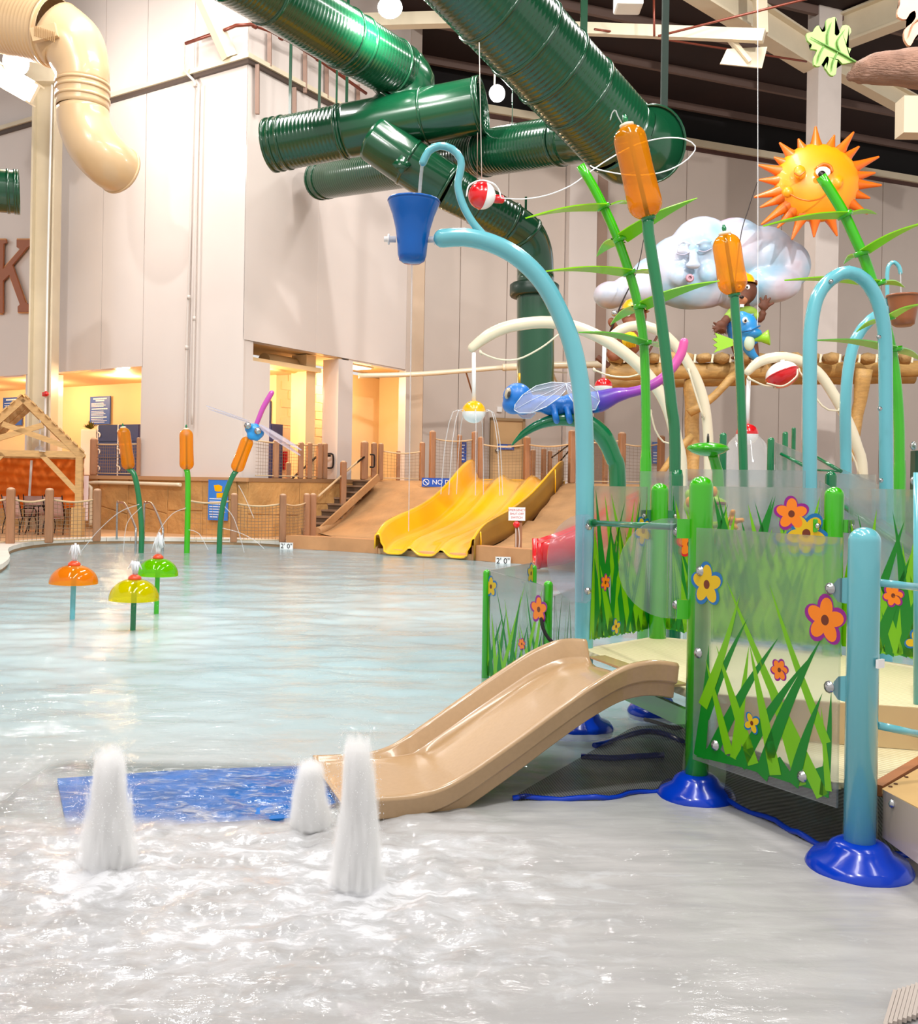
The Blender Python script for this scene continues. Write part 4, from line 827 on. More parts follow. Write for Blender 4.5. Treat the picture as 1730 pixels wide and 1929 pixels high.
rc = rod('right cream rod arch above the hanging bobber', [(1410, 700), (1430, 682), (1462, 673), (1500, 677), (1540, 700), (1572, 745), (1596, 790), (1615, 840), (1626, 900)], 14.0, .075, [[(1411, 713), (1440, 726), (1460, 728)], [(1505, 697), (1550, 765), (1582, 774)], [(1592, 830), (1612, 870), (1618, 895)]])
def floater(par, u, v, half, Y, mtop, vpipe, upipe=None):
    c = W(u, v, Y); r = PXM(half, Y)
    bm = B(); tube(bm, [W(upipe or u, vpipe, Y), c+Vector((0, 0, r*.6))], .03, 10); obj('drop_pipe', bm, WHITEP, par)
    for nm, mm, a0, a1 in (('float_top', mtop, 0, PI/2), ('float_bottom', WHITEP, -PI/2, 0)):
        prof = [(r*math.cos(a0+(a1-a0)*k/8), r*.95*math.sin(a0+(a1-a0)*k/8)) for k in range(9)]; bm = B(); lathe(bm, prof, c, (0, 0, 1), 24); obj(nm, bm, mm, par)
    return c, r
SPY = M('float_yellow', 'f5b400', .25, coat=.5)
def sprays(c, r, n, drop, spread, lab, seed):
    bm = B(); rg = random.Random(seed)
    for k in range(n):
        a = 2*PI*k/n+.3; d = Vector((math.cos(a), math.sin(a), 0)); tube(bm, [c+d*r*.95, c+d*(r*1.0+spread*.45)+Vector((0, 0, .0)), c+d*(r+spread*.8)-Vector((0, 0, drop*.35)), c+d*(r+spread)-Vector((0, 0, drop))], .007, 6, .15)
    tag(obj('spray_fan', bm, JET), lab, 'water jet', kind='stuff')
c, r = floater(ra, 893, 776, 22.5, 13.5, SPY, 664); sprays(c, r, 7, 1.15, .28, 'arching jets falling from the yellow and white float', 3)
c, r = floater(rb, 1137, 728, 17, 14.5, RED, 650, 1139)
c, r = floater(rc, 1408, 818, 21, 14.0, RED, 712, 1411)
bm = B(); lathe(bm, [(.15, 0), (.26, -.12), (.42, -.5), (.52, -.9), (.56, -1.3)], c, (0, 0, 1), 24); tag(obj('bell_of_water', bm, JET), 'bell shaped curtain of water under the right red float', 'water jet', kind='stuff')
def bobber(lab, c, r, ax, Y, cap=True, squash=1.0, split=0):
    t = thing('bobber', lab, 'bobber', c); ax = Vector(ax).normalized()
    for nm, mm, a0, a1 in (('red_half', RED, split, PI/2), ('white_half', WHITEP, -PI/2, split)):
        prof = [(r*math.cos(a0+(a1-a0)*k/10), squash*r*math.sin(a0+(a1-a0)*k/10)) for k in range(11)]; bm = B(); lathe(bm, prof, c, ax, 28); obj(nm, bm, mm, t)
    bm = B(); lathe(bm, [(r*.99, -r*.05), (r*1.04, -r*.03), (r*1.04, r*.03), (r*.99, r*.05)], Vector(c)+ax*r*squash*math.sin(split), ax, 28); obj('seam', bm, RED, t)
    return t
Yb = 13.8; c = W(908, 368, Yb); r = PXM(26, Yb)
bb = bobber('red and white bobber hanging beside the aqua hook hose', c, r, (-1, -.35, .12), Yb)
bm = B(); lathe(bm, [(0, 0), (r*.28, 0), (r*.32, .03), (r*.3, .14), (r*.22, .16), (0, .16)], c+Vector((r*.85, .15, 0)), (1, .2, 0), 14); obj('button', bm, RED, bb)
bm = B(); tube(bm, [W(879, 370, Yb-.1), W(884, 350, Yb-.1), W(905, 340, Yb-.1), W(928, 345, Yb-.1), W(940, 358, Yb), W(944, 372, Yb)], .012, 6, .03); obj('wire_loop', bm, WHITEP, bb)
pipe('fishing_line', 'white fishing line looping from the bobber past the tallest cattail', [W(u, v, Yb) for u, v in [(944, 373), (985, 375), (1030, 368), (1075, 350), (1110, 325), (1150, 298), (1200, 272), (1250, 260), (1290, 262), (1310, 275), (1305, 290), (1285, 308), (1245, 325), (1190, 330), (1130, 320), (1112, 312)]], .009, WHITEP, 'line', .1)
c = W(1474, 706, 13.9); r = PXM(31, 13.9); b3 = bobber('large white and red bobber hanging under the right cream arch', c, r, (.35, -.25, -1), 13.9, squash=.78, split=-.05)
bm = B(); tube(bm, [W(1445, 722, 13.6), W(1475, 727, 13.6), W(1500, 710, 13.6), W(1503, 696, 13.7)], .012, 6, .04); obj('wire_loop', bm, CREAM, b3)
bm = B(); bar(bm, W(1474, 678, 13.9), W(1474, 690, 13.9), .05, .05); obj('hanger', bm, WHITEP, b3)
# lime saucer sprayer
ms = thing('saucer_sprayer', 'lime green saucer sprayer behind the tall green rail post', 'water feature', (W(1350, 900, 9.5).x, 9.5, 0)); s = 9.5/F; c = W(1334, 846, 9.5)
bm = B(); lathe(bm, [(0, -14*s), (14*s, -13*s), (30*s, -7*s), (40*s, 0), (36*s, 6*s), (22*s, 11*s), (0, 13*s)], c, (0, 0, 1), 32); obj('saucer', bm, LIME, ms)
stem('stalk', ms, [W(1342, 855, 9.5), W(1350, 880, 9.5), W(1354, 930, 9.5), Vector((W(1354, 930, 9.5).x, 9.5, 0))], [9*s, 10*s, 12*s, 12*s], LIME, 14, .1, 'flat')
bm = B(); lathe(bm, [(0, 0), (2.5*s, 0), (2.5*s, 10*s), (1.5*s, 18*s), (0, 18*s)], c+Vector((0, 0, 11*s)), (0, 0, 1), 8); obj('nozzle', bm, M('nozzle_dark', '3a3230', .4), ms)
# --- big dragonfly sitting on a drooping green blade
YD = 11.5
bl = thing('grass_arch', 'dark green arched blade carrying the big blue dragonfly', 'water feature', (W(1166, 900, YD).x, YD, 0))
stem('blade', bl, [W(u, v, YD) for u, v in [(965, 838), (985, 818), (1020, 798), (1065, 789), (1105, 796), (1135, 820), (1155, 860), (1164, 910)]]+[Vector((W(1166, 910, YD).x, YD, 0))], [.01, .04, .06, .085, .1, .11, .1, .1, .085], DGREEN, 16, .06)
DBLUE = M('dragonfly_body_blue', '0f6fc4', .4, coat=.2); dg = thing('dragonfly', 'big blue dragonfly with purple to pink tail, behind the bucket pole', 'figure', W(1060, 790, YD))
s = YD/F
def f_(bm):
    ell(bm, W(975, 748, YD), (28*s, 27*s, 27*s)); ell(bm, W(968, 762, YD), (22*s, 24*s, 19*s)); ell(bm, W(985, 770, YD), (18*s, 20*s, 12*s))
    for u, v, a, b in ((1015, 760, 22, 17), (1045, 764, 34, 20), (1085, 762, 34, 22), (1120, 758, 26, 21)): ell(bm, W(u, v, YD), (a*s, b*s, b*s))
    for u in (1047, 1072, 1094): tube(bm, [W(u-3, 770, YD-.12), W(u, 785, YD-.16), W(u+2, 793, YD-.1)], 6.5*s, 10, .02, cap='round')
blob('body', f_, DBLUE, .016, dg)
m = bpy.data.materials.new('tail_gradient'); m.use_nodes = True; nt = m.node_tree; b = nt.nodes['Principled BSDF']; b.inputs['Roughness'].default_value = .35; b.inputs['Coat Weight'].default_value = .3
g = nt.nodes.new('ShaderNodeTexCoord'); sx = nt.nodes.new('ShaderNodeSeparateXYZ'); nt.links.new(g.outputs['Object'], sx.inputs[0]); cr = nt.nodes.new('ShaderNodeValToRGB')
mr = nt.nodes.new('ShaderNodeMapRange'); mr.inputs['From Min'].default_value = W(1115, 700, YD).x; mr.inputs['From Max'].default_value = W(1290, 700, YD).x; nt.links.new(sx.outputs['X'], mr.inputs['Value']); nt.links.new(mr.outputs[0], cr.inputs[0])
e = cr.color_ramp.elements; e[0].color = (*lin('3c3cb4'), 1); e[1].color = (*lin('e0589c'), 1); x = e.new(.25); x.color = (*lin('6a2fa8'), 1); x = e.new(.6); x.color = (*lin('a03aa8'), 1); nt.links.new(cr.outputs[0], b.inputs['Base Color'])
stem('tail', dg, [W(u, v, YD) for u, v in [(1105, 760), (1130, 756), (1160, 745), (1185, 740), (1215, 732), (1245, 715), (1268, 692), (1284, 665), (1289, 645)]], [20*s, 21*s, 15*s, 10*s, 9*s, 9*s, 9*s, 9*s, 8.5*s], m, 20, .05)
bm = B(); ell(bm, W(957, 741, YD-.13), (6*s, 6*s, 11*s), Matrix.Rotation(.2, 3, 'Y')); obj('eye', bm, M('eye_grey', 'b9a88c', .15, coat=.8), dg)
bm = B(); ell(bm, W(959, 743, YD-.165), (3*s, 3*s, 7*s), Matrix.Rotation(.2, 3, 'Y')); obj('pupil', bm, M('pupil_dark', '332c26', .1, coat=.8), dg)
bm = B(); tube(bm, [W(979, 722, YD), W(979, 703, YD)], .013, 8); obj('nozzle', bm, SPY, dg)
def wing(pts, dy, nm='wing'):
    bm = B(); prism(bm, [W(u, v, YD+dy) for u, v in pts], (0, .012, 0)); w = obj(nm, bm, WING, dg)
    cu, cv = pts[0]
    bm = B()
    for u, v in pts[3:-2:2]: tube(bm, [W(cu, cv, YD+dy-.006), W((cu*.3+u*.7), (cv*.3+v*.7)-2, YD+dy-.006), W(u, v, YD+dy-.006)], .003, 4)
    P = [W(u, v, YD+dy-.006) for u, v in pts]
    for a, b2 in zip(P, P[1:]+P[:1]): tube(bm, [a, b2], .005, 4)
    obj('wing_veins', bm, M('vein_white', 'dfe6f6', .4), w, kind='stuff')
wing([(1070, 722), (1040, 720), (1010, 727), (985, 744), (971, 762), (969, 772), (978, 778), (1000, 778), (1030, 766), (1055, 748), (1066, 735)], -.28)
wing([(1066, 722), (1072, 745), (1085, 764), (1105, 774), (1122, 772), (1130, 755), (1126, 738), (1110, 724), (1090, 719)], -.3)
wing([(1010, 778), (1000, 788), (985, 788), (975, 780), (978, 776), (995, 778)], .2)
# ================================================================ GEYSERS
def froth(base, lean, r0, r1, Hh):
    mg = bpy.data.materials.new('geyser_froth'); mg.use_nodes = True; nt = mg.node_tree; nt.nodes.clear(); L = nt.links.new; N = nt.nodes.new
    def mt(op, a, b=None, cl=False):
        n = N('ShaderNodeMath'); n.operation = op; n.use_clamp = cl
        for i, x in enumerate((a, b)):
            if x is None: continue
            if isinstance(x, (int, float)): n.inputs[i].default_value = x
            else: L(x, n.inputs[i])
        return n.outputs[0]
    tc = N('ShaderNodeTexCoord'); mp = N('ShaderNodeMapping'); mp.inputs['Scale'].default_value = (30, 30, 5); L(tc.outputs['Object'], mp.inputs[0])
    n = N('ShaderNodeTexNoise'); n.inputs['Scale'].default_value = 1; n.inputs['Detail'].default_value = 4; L(mp.outputs[0], n.inputs['Vector'])
    sx = N('ShaderNodeSeparateXYZ'); L(tc.outputs['Object'], sx.inputs[0]); t = mt('DIVIDE', sx.outputs['Z'], Hh, True)
    dx = mt('SUBTRACT', mt('SUBTRACT', sx.outputs['X'], base.x), mt('MULTIPLY', t, lean)); dy = mt('SUBTRACT', sx.outputs['Y'], base.y)
    d = mt('SQRT', mt('ADD', mt('MULTIPLY', dx, dx), mt('MULTIPLY', dy, dy))); r = mt('ADD', r1, mt('MULTIPLY', mt('POWER', mt('SUBTRACT', 1, t), 1.3), r0-r1)); q = mt('DIVIDE', d, r)
    q = mt('ADD', q, mt('MULTIPLY', mt('SUBTRACT', n.outputs['Fac'], .5), 1.1))
    mr = N('ShaderNodeMapRange'); mr.interpolation_type = 'SMOOTHSTEP'; mr.inputs['From Min'].default_value = 1.12; mr.inputs['From Max'].default_value = .45; mr.inputs['To Min'].default_value = 0; mr.inputs['To Max'].default_value = 70; L(q, mr.inputs['Value'])
    tp_ = N('ShaderNodeMapRange'); tp_.inputs['From Min'].default_value = 1.0; tp_.inputs['From Max'].default_value = .84; L(mt('ADD', t, mt('MULTIPLY', mt('SUBTRACT', n.outputs['Fac'], .5), .2)), tp_.inputs['Value'])
    vs_ = N('ShaderNodeVolumeScatter'); vs_.inputs['Color'].default_value = (.996, .997, 1, 1); L(mt('MULTIPLY', mr.outputs[0], tp_.outputs[0]), vs_.inputs['Density']); o_ = N('ShaderNodeOutputMaterial'); L(vs_.outputs[0], o_.inputs['Volume']); return mg
SC.cycles.volume_bounces = 7; SC.cycles.volume_step_rate = .6
DROP = M('drop_white', 'f4f6fa', .3)
def geyser(lab, u, vt, vb, wt, wb, Y, seed):
    base = Vector((W(u, vb, Y).x, Y, -.02)); top = W(u, vt, Y); Hh = top.z; lean = (top.x-base.x); r0, r1 = PXM(wb/2, Y), PXM(wt/2, Y); bm = B()
    def fn(a, t):
        an = (a % 1.0)*2*PI; r = (r0*(1-t)**1.2+r1*(1-(1-t)**1.2))*1.28+.01
        if t > .86: r *= math.sqrt(max(0.0, 1-((t-.86)/.14)**2))
        if t < .1: r *= 1+(.1-t)*4
        q = noise.noise(Vector((math.cos(an)*2.2+seed, math.sin(an)*2.2, t*2.5)))*.2+noise.noise(Vector((math.cos(an)*7, math.sin(an)*7+seed, t*5)))*.1
        return Vector((base.x+lean*t+math.cos(an)*r*(1+q), base.y+math.sin(an)*r*(1+q), max(-.02, Hh*t*(1+.05*t*noise.noise(Vector((math.cos(an)*2, math.sin(an)*2, seed)))))))
    grid(bm, fn, 36, 40); bmesh.ops.remove_doubles(bm, verts=bm.verts[:], dist=.0005); bmesh.ops.holes_fill(bm, edges=bm.edges[:], sides=60); bmesh.ops.recalc_face_normals(bm, faces=bm.faces)
    t = thing('ground_geyser', lab, 'water jet', base, 'frothing floor geysers'); obj('froth_column', bm, froth(base, lean, r0, r1, Hh*.97), t, kind='stuff')
    bm = B()
    def fd(rg):
        z = rg.random()**.7; a = rg.uniform(0, 2*PI); r = (r0*(1-z)+r1*z)*rg.uniform(.85, 1.35)+(.0 if z > .15 else rg.uniform(0, .22)); return Vector((base.x+lean*z+math.cos(a)*r, base.y+math.sin(a)*r, max(.0, Hh*z*rg.uniform(.95, 1.06))))
    droplets(bm, fd, 700, .0018, seed); obj('flying_drops', bm, DROP, t, kind='stuff')
geyser('left frothing geyser at the left end of the blue mat', 206, 1402, 1640, 56, 112, 4.02, 3)
geyser('tallest frothing geyser in front of the tan slide mouth', 674, 1378, 1668, 58, 104, 3.86, 8)
geyser('shorter frothing geyser just left of the tallest one', 585, 1428, 1560, 48, 90, 4.5, 12)
# ================================================================ PLAY PLATFORM
zd = .52
def atp(u, Y): p = W(u, 1000, Y); return Vector((p.x, Y, 0))
pG1, pB1, pB2, pG2, pG3 = G(1312, 1497), G(1619, 1632), atp(1101, 6.4), atp(1242, 6.9), atp(1571, 6.3)
for p in (pG1, pB1): p.z = 0
pR1 = G(1900, 1345, zd); pR2 = G(1900, 1300, zd); pR1.z = pR2.z = 0
def base_cover(par, p, r, m=BLUE, h=.09):
    bm = B(); prof = [(.06, h*1.25), (r*.42, h*1.2), (r*.55, h*1.02), (r*.62, h*.72), (r*.9, h*.45), (r, h*.12), (r*1.02, 0), (r*.98, -.04), (.06, -.04)]
    lathe(bm, prof, p, (0, 0, 1), 36); o = obj('base_cover', bm, m, par)
    return o
def post(name, lab, p, top, r, m, z0=-.03, cover=None, grp=None):
    t = thing(name, lab, 'post', p, grp); n = 10
    prof = [(0, z0), (r, z0)]+[(r*math.cos(k/n*PI/2), top-r*.9+r*.9*math.sin(k/n*PI/2)) for k in range(n+1)]
    bm = B(); lathe(bm, prof, (p[0], p[1], 0), (0.0, 0, 1), 28); obj('pole', bm, m, t)
    if cover: base_cover(t, Vector((p[0], p[1], 0)), cover)
    return t
def ztop(v, u, Y): return W(u, v, Y).z
tG1 = post('rail_post', 'tall lime green post beside the tan slide with a blue base cover', pG1, ztop(897, 1322, pG1.y), .061, LIME, cover=.2)
tB1 = post('rail_post', 'thick aqua post with a blue base cover nearest the camera', pB1, ztop(993, 1627, pB1.y), .066, AQUA, cover=.215)
tG2 = post('rail_post', 'lime green post at the back of the deck behind the half round panel', pG2, ztop(910, 1242, 6.9), .062, LIME, cover=.2)
tG3 = post('rail_post', 'lime green post behind the grass print panel near the aqua post', pG3, ztop(917, 1571, 6.3), .062, LIME)
base_cover(arm, Vector((pB2.x, pB2.y, 0)), .21)
bm = B(); q = pB1+Vector((.045, -.06, W(1645, 1245, pB1.y).z)); box(bm, q+Vector((0.003, -.002, 0)), (.045, .012, .036), Matrix.Rotation(.6, 3, 'Z')); s_ = obj('sticker', bm, WHITEP, tB1, 'small pale sticker')
bm = B(); [box(bm, q+Vector((-.012+.008*k, -.012+.005*k, .007)), (.005, .004, .004)) for k in range(4)]; obj('sticker_print', bm, M('ink_blue', '2a3a80'), s_, kind='stuff')
# deck
DECKM = bpy.data.materials.new('deck_ribbed'); DECKM.use_nodes = True; nt = DECKM.node_tree; b = nt.nodes['Principled BSDF']; b.inputs['Base Color'].default_value = (*lin('d9cda4'), 1); b.inputs['Roughness'].default_value = .45
tc = nt.nodes.new('ShaderNodeTexCoord'); wv = nt.nodes.new('ShaderNodeTexWave'); wv.inputs['Scale'].default_value = 14; wv.bands_direction = 'DIAGONAL'; wv.inputs['Distortion'].default_value = .4
nt.links.new(tc.outputs['Object'], wv.inputs['Vector']); bp = nt.nodes.new('ShaderNodeBump'); bp.inputs['Strength'].default_value = .5; bp.inputs['Distance'].default_value = .004; nt.links.new(wv.outputs['Fac'], bp.inputs['Height']); nt.links.new(bp.outputs[0], b.inputs['Normal'])
rp = nt.nodes.new('ShaderNodeValToRGB'); rp.color_ramp.elements[0].color = (*lin('c9bd8e'), 1); rp.color_ramp.elements[1].color = (*lin('e0d6b2'), 1); nt.links.new(wv.outputs['Fac'], rp.inputs[0]); nt.links.new(rp.outputs[0], b.inputs['Base Color'])
FASC = M('fascia_tan', 'cbb084', .45)
dk = thing('play_deck', 'cream ribbed play deck between the posts with a lower step in front', 'platform', (pG1+pG3)/2)
up_ = lambda p, z: Vector((p[0], p[1], z))
P_ = [up_(pB2, zd-.04), up_(pG1, zd-.04), up_(pG1, zd-.04).lerp(up_(pR1, zd-.04), .02), up_(pR1, zd-.04), up_(pR2+Vector((0, .5, 0)), zd-.04), up_(pG3+Vector((0, .08, 0)), zd-.04), up_(pG2+Vector((0, .06, 0)), zd-.04)]
bm = B(); prism(bm, P_, (0, 0, .04)); obj('deck_plate', bm, DECKM, dk)
a, b = up_(pG1, zd-.10)+Vector((.1, -.012, 0)), up_(pR1, zd-.10)+Vector((0, -.012, 0))
bm = B(); bar(bm, a, b, .02, .2, bev=.003); fs = obj('fascia', bm, FASC, dk)
for k, u in enumerate((1420, 1586, 1687)): p = hit(u, 1336, a, Vector((0, 1, 0))); bolt(fs, Vector((p.x, a.lerp(b, .3*k).y-.014, p.z)), (0, -1, 0), .011)
bm = B(); bar(bm, up_(pB2, zd-.15), up_(pG1, zd-.15), .03, .1); obj('fascia', bm, LIME, dk)
z1 = .315
st = [up_(pG1, z1)+Vector((.1, 0, 0)), up_(pG1.lerp(pB1, .86), z1), G(1652, 1476, z1), G(1732, 1428, z1), G(1800, 1392, z1)+Vector((.3, 0, 0)), up_(pR1, z1)]
bm = B(); prism(bm, [Vector((p.x, p.y, z1-.03)) for p in st], (0, 0, .03)); obj('lower_step', bm, DECKM, dk)
bm = B(); a, b = G(1652, 1480, z1), G(1800, 1393, z1); bar(bm, a-Vector((0, 0, .02)), b-Vector((0, 0, .02)), .05, .05); obj('step_nosing', bm, M('wood_edge', 'a8683a', .5), dk)
bm = B(); prism(bm, [G(1662, 1486, z1), G(1740, 1442, z1), G(1860, 1385, z1), G(1900, 1600, z1), G(1740, 1527, z1)], (0, 0, -.02)); sw = obj('ramp_board', bm, M('ramp_wood', 'cfa76c', .4), dk)
for u, v in ((1678, 1482), (1688, 1477), (1708, 1464)): bm = B(); lathe(bm, [(0, 0), (.009, 0), (.009, .003), (0, .003)], G(u, v, z1+.0005), (0, 0, 1), 8); obj('bolt_hole', bm, CORE, sw)
a, b = G(1664, 1487, z1), G(1740, 1529, z1); c_ = b+(b-a)*1.5
ACR = M('riser_acrylic', 'b9a898', .15, coat=.6)
bm = B(); prism(bm, [a, c_, Vector((c_.x, c_.y, .07)), Vector((a.x, a.y, .11))], Vector((0.0, -.012, 0))); ri = obj('riser_panel', bm, ACR, dk); bolt(ri, hit(1680, 1512, a, (b-a).cross(Vector((0, 0, 1))).normalized())-Vector((0, .014, 0)), (0, -1, 0), .013)
# nets under the deck
NM = bpy.data.materials.new('mesh_net'); NM.use_nodes = True; nt = NM.node_tree; nt.nodes.clear(); L = nt.links.new; N = nt.nodes.new
tc = N('ShaderNodeTexCoord'); w1 = N('ShaderNodeTexWave'); w1.bands_direction = 'DIAGONAL'; w1.inputs['Scale'].default_value = 38; L(tc.outputs['Object'], w1.inputs['Vector'])
mr = N('ShaderNodeMapRange'); mr.inputs['To Min'].default_value = .45; mr.inputs['To Max'].default_value = .8; L(w1.outputs['Fac'], mr.inputs['Value'])
d_ = N('ShaderNodeBsdfDiffuse'); d_.inputs[0].default_value = (.028, .027, .025, 1); t_ = N('ShaderNodeBsdfTransparent'); mx = N('ShaderNodeMixShader'); L(mr.outputs[0], mx.inputs[0]); L(t_.outputs[0], mx.inputs[1]); L(d_.outputs[0], mx.inputs[2]); o_ = N('ShaderNodeOutputMaterial'); L(mx.outputs[0], o_.inputs[0])
nt_ = thing('safety_net', 'dark mesh safety net closing the space under the deck', 'net', (pG1+pB2)/2)
def netwall(a, b, za, zb, sag=.03, ramp=0):
    bm = B(); grid(bm, lambda s, t: Vector((a.x+(b.x-a.x)*s+sag*math.sin(s*9+t*4)*t, a.y+(b.y-a.y)*s+sag*math.cos(s*7)*t, (za*min(1, .12+s*ramp) if ramp else za)*(1-t)+zb*t)), 20, 6); obj('mesh_panel', bm, NM, nt_, fix=False)
    bm = B(); tube(bm, [Vector((a.x+(b.x-a.x)*k/12+sag*math.sin(k*.75+4), a.y+(b.y-a.y)*k/12+sag*math.cos(k*.6), .012+.008*math.sin(k*1.7))) for k in range(13)], .014, 8); obj('blue_hem', bm, BLUE, nt_, 'blue hem tube')
netwall(G(975, 1512), pG1+Vector((-.05, .02, 0)), .36, -.01, .03, 1.3); netwall(pG1+Vector((.12, -.1, 0)), pB1+Vector((-.02, .1, 0)), z1-.02, -.01, .02)
netwall(pB1+Vector((.1, .06, 0)), pB1+Vector((1.2, .3, 0)), .28, -.01, .02)
bm = B(); R2 = [W(u, v, y) for u, v, y in ((1215, 1355, 6.1), (1240, 1362, 6), (1275, 1372, 5.8), (1300, 1360, 5.6), (1312, 1366, 5.5))]; tube(bm, R2, .012, 8, .04); tag(obj('rope', bm, M('rope_grey', '7d7a80', .8)), 'grey rope lying under the deck behind the lime post', 'rope')
hz = thing('floor_hose', 'blue hose lying on the floor behind the net under the slide', 'hose', G(1200, 1400))
bm = B(); tube(bm, [G(u, v, .012) for u, v in ((1120, 1405), (1150, 1398), (1195, 1382), (1225, 1378), (1260, 1385), (1290, 1400))], .02, 8, .05); obj('hose', bm, BLUE, hz)
bm = B(); tube(bm, [G(u, v, .012) for u, v in ((1095, 1425), (1150, 1428), (1200, 1425), (1250, 1422))], .018, 8, .05); obj('hose', bm, BLUE, hz)
# ================================================================ TAN SLIDE
SLD = M('slide_tan', 'b0906a', .25, coat=.4, var=(40, .05))
Lp = [(1105, 1204, 6.02), (1075, 1203, 6.02), (1045, 1208, 6.0), (1000, 1228, 5.97), (950, 1260, 5.92), (900, 1294, 5.87), (850, 1329, 5.82), (800, 1364, 5.77), (765, 1388, 5.72), (735, 1406, 5.66), (700, 1417, 5.6), (650, 1422, 5.54), (590, 1424, 5.5)]
Rp = [(1275, 1248, 5.08), (1250, 1244, 5.07), (1215, 1244, 5.05), (1170, 1256, 5.02), (1110, 1290, 4.96), (1050, 1332, 4.92), (985, 1380, 4.86), (920, 1426, 4.8), (875, 1456, 4.76), (835, 1478, 4.72), (790, 1492, 4.68), (735, 1498, 4.62), (660, 1500, 4.55)]
Ls = resample([W(*p) for p in Lp], .05); n_ = len(Ls)
def samp(pts, n):
    P = resample([W(*p) for p in pts], .02); c = [0]
    for a, b in zip(P, P[1:]): c.append(c[-1]+(b-a).length)
    out = []; k = 0
    for i in range(n):
        x = c[-1]*i/(n-1)
        while k < len(c)-2 and c[k+1] < x: k += 1
        t = (x-c[k])/max(1e-9, c[k+1]-c[k]); out.append(P[k].lerp(P[k+1], min(1, t)))
    return out
n_ = 60; Ls, Rs = samp(Lp, n_), samp(Rp, n_)
sl = thing('toddler_slide', 'tan toddler slide running from the deck down into the water', 'slide', (pB2+pG1)/2)
bm = B(); rings = []
for i in range(n_):
    l, r = Ls[i], Rs[i]; n = (r-l); n.z = 0; n.normalize(); Z = Vector((0, 0, 1)); t = i/(n_-1); dpt = .14-.05*max(0, (t-.75)/.25); fl = lambda p: Vector((p.x, p.y, max(p.z, .006)))
    sec = [l-n*.03-Z*.20, l-n*.035-Z*.02, l-n*.02, l+n*.005, l+n*.02-Z*.015, fl(l+n*.05-Z*dpt*.75), fl(l+n*.085-Z*dpt*.95), fl(l+n*.14-Z*dpt*1.02), fl(r-n*.14-Z*dpt*1.02), fl(r-n*.085-Z*dpt*.95), fl(r-n*.05-Z*dpt*.75), r-n*.02-Z*.015, r-n*.005, r+n*.02, r+n*.03-Z*.015, r+n*.015-Z*.105, r-n*.012-Z*.12, r-n*.02-Z*.19, r-n*.06-Z*.2, l+n*.06-Z*.2]
    rings.append([bm.verts.new(p) for p in sec])
m_ = len(rings[0])
for i in range(n_-1):
    for k in range(m_): f = bm.faces.new((rings[i][k], rings[i][(k+1) % m_], rings[i+1][(k+1) % m_], rings[i+1][k])); f.smooth = k in (1, 2, 3, 4, 5, 6, 7, 8, 9, 10, 11, 12, 13)
bm.faces.new(rings[0]); bm.faces.new(rings[-1]); ch = obj('chute', bm, SLD, sl); md = ch.modifiers.new('bev', 'BEVEL'); md.width = .004; md.segments = 1; md.limit_method = 'ANGLE'
a, b = Ls[0]-Vector((0, 0, .11)), Rs[0]-Vector((0, 0, .14)); bm = B(); prism(bm, [a+(b-a)*.05, b+(a-b)*.05, b+(a-b)*.05+Vector((.1, .05, 0)), a+(b-a)*.05+Vector((.1, .05, 0))], (0, 0, .012)); obj('top_lip', bm, SLD, sl)
FILM = glassy('water_film', (.97, .98, 1), (.93, .95, .95), .05, .0, alphaopac=.06, diff=(.9, .9, .9))
# water running in the slide foot
# blue mat at the slide foot
bm = B(); mp_ = [G(108, 1462), G(330, 1447), G(560, 1438), G(640, 1440), G(655, 1500), G(560, 1535), G(345, 1548), G(130, 1572)]
prism(bm, [Vector((p.x, p.y, -.06)) for p in mp_], (0, 0, .048)); bmesh.ops.subdivide_edges(bm, edges=bm.edges[:], cuts=1)
tag(obj('landing_mat', bm, M('mat_blue', '006cc0', .5, coat=.0, spec=.2, var=(5, .25), bump=(6, .8, .02))), 'bright blue landing mat awash at the foot of the tan slide', 'mat')
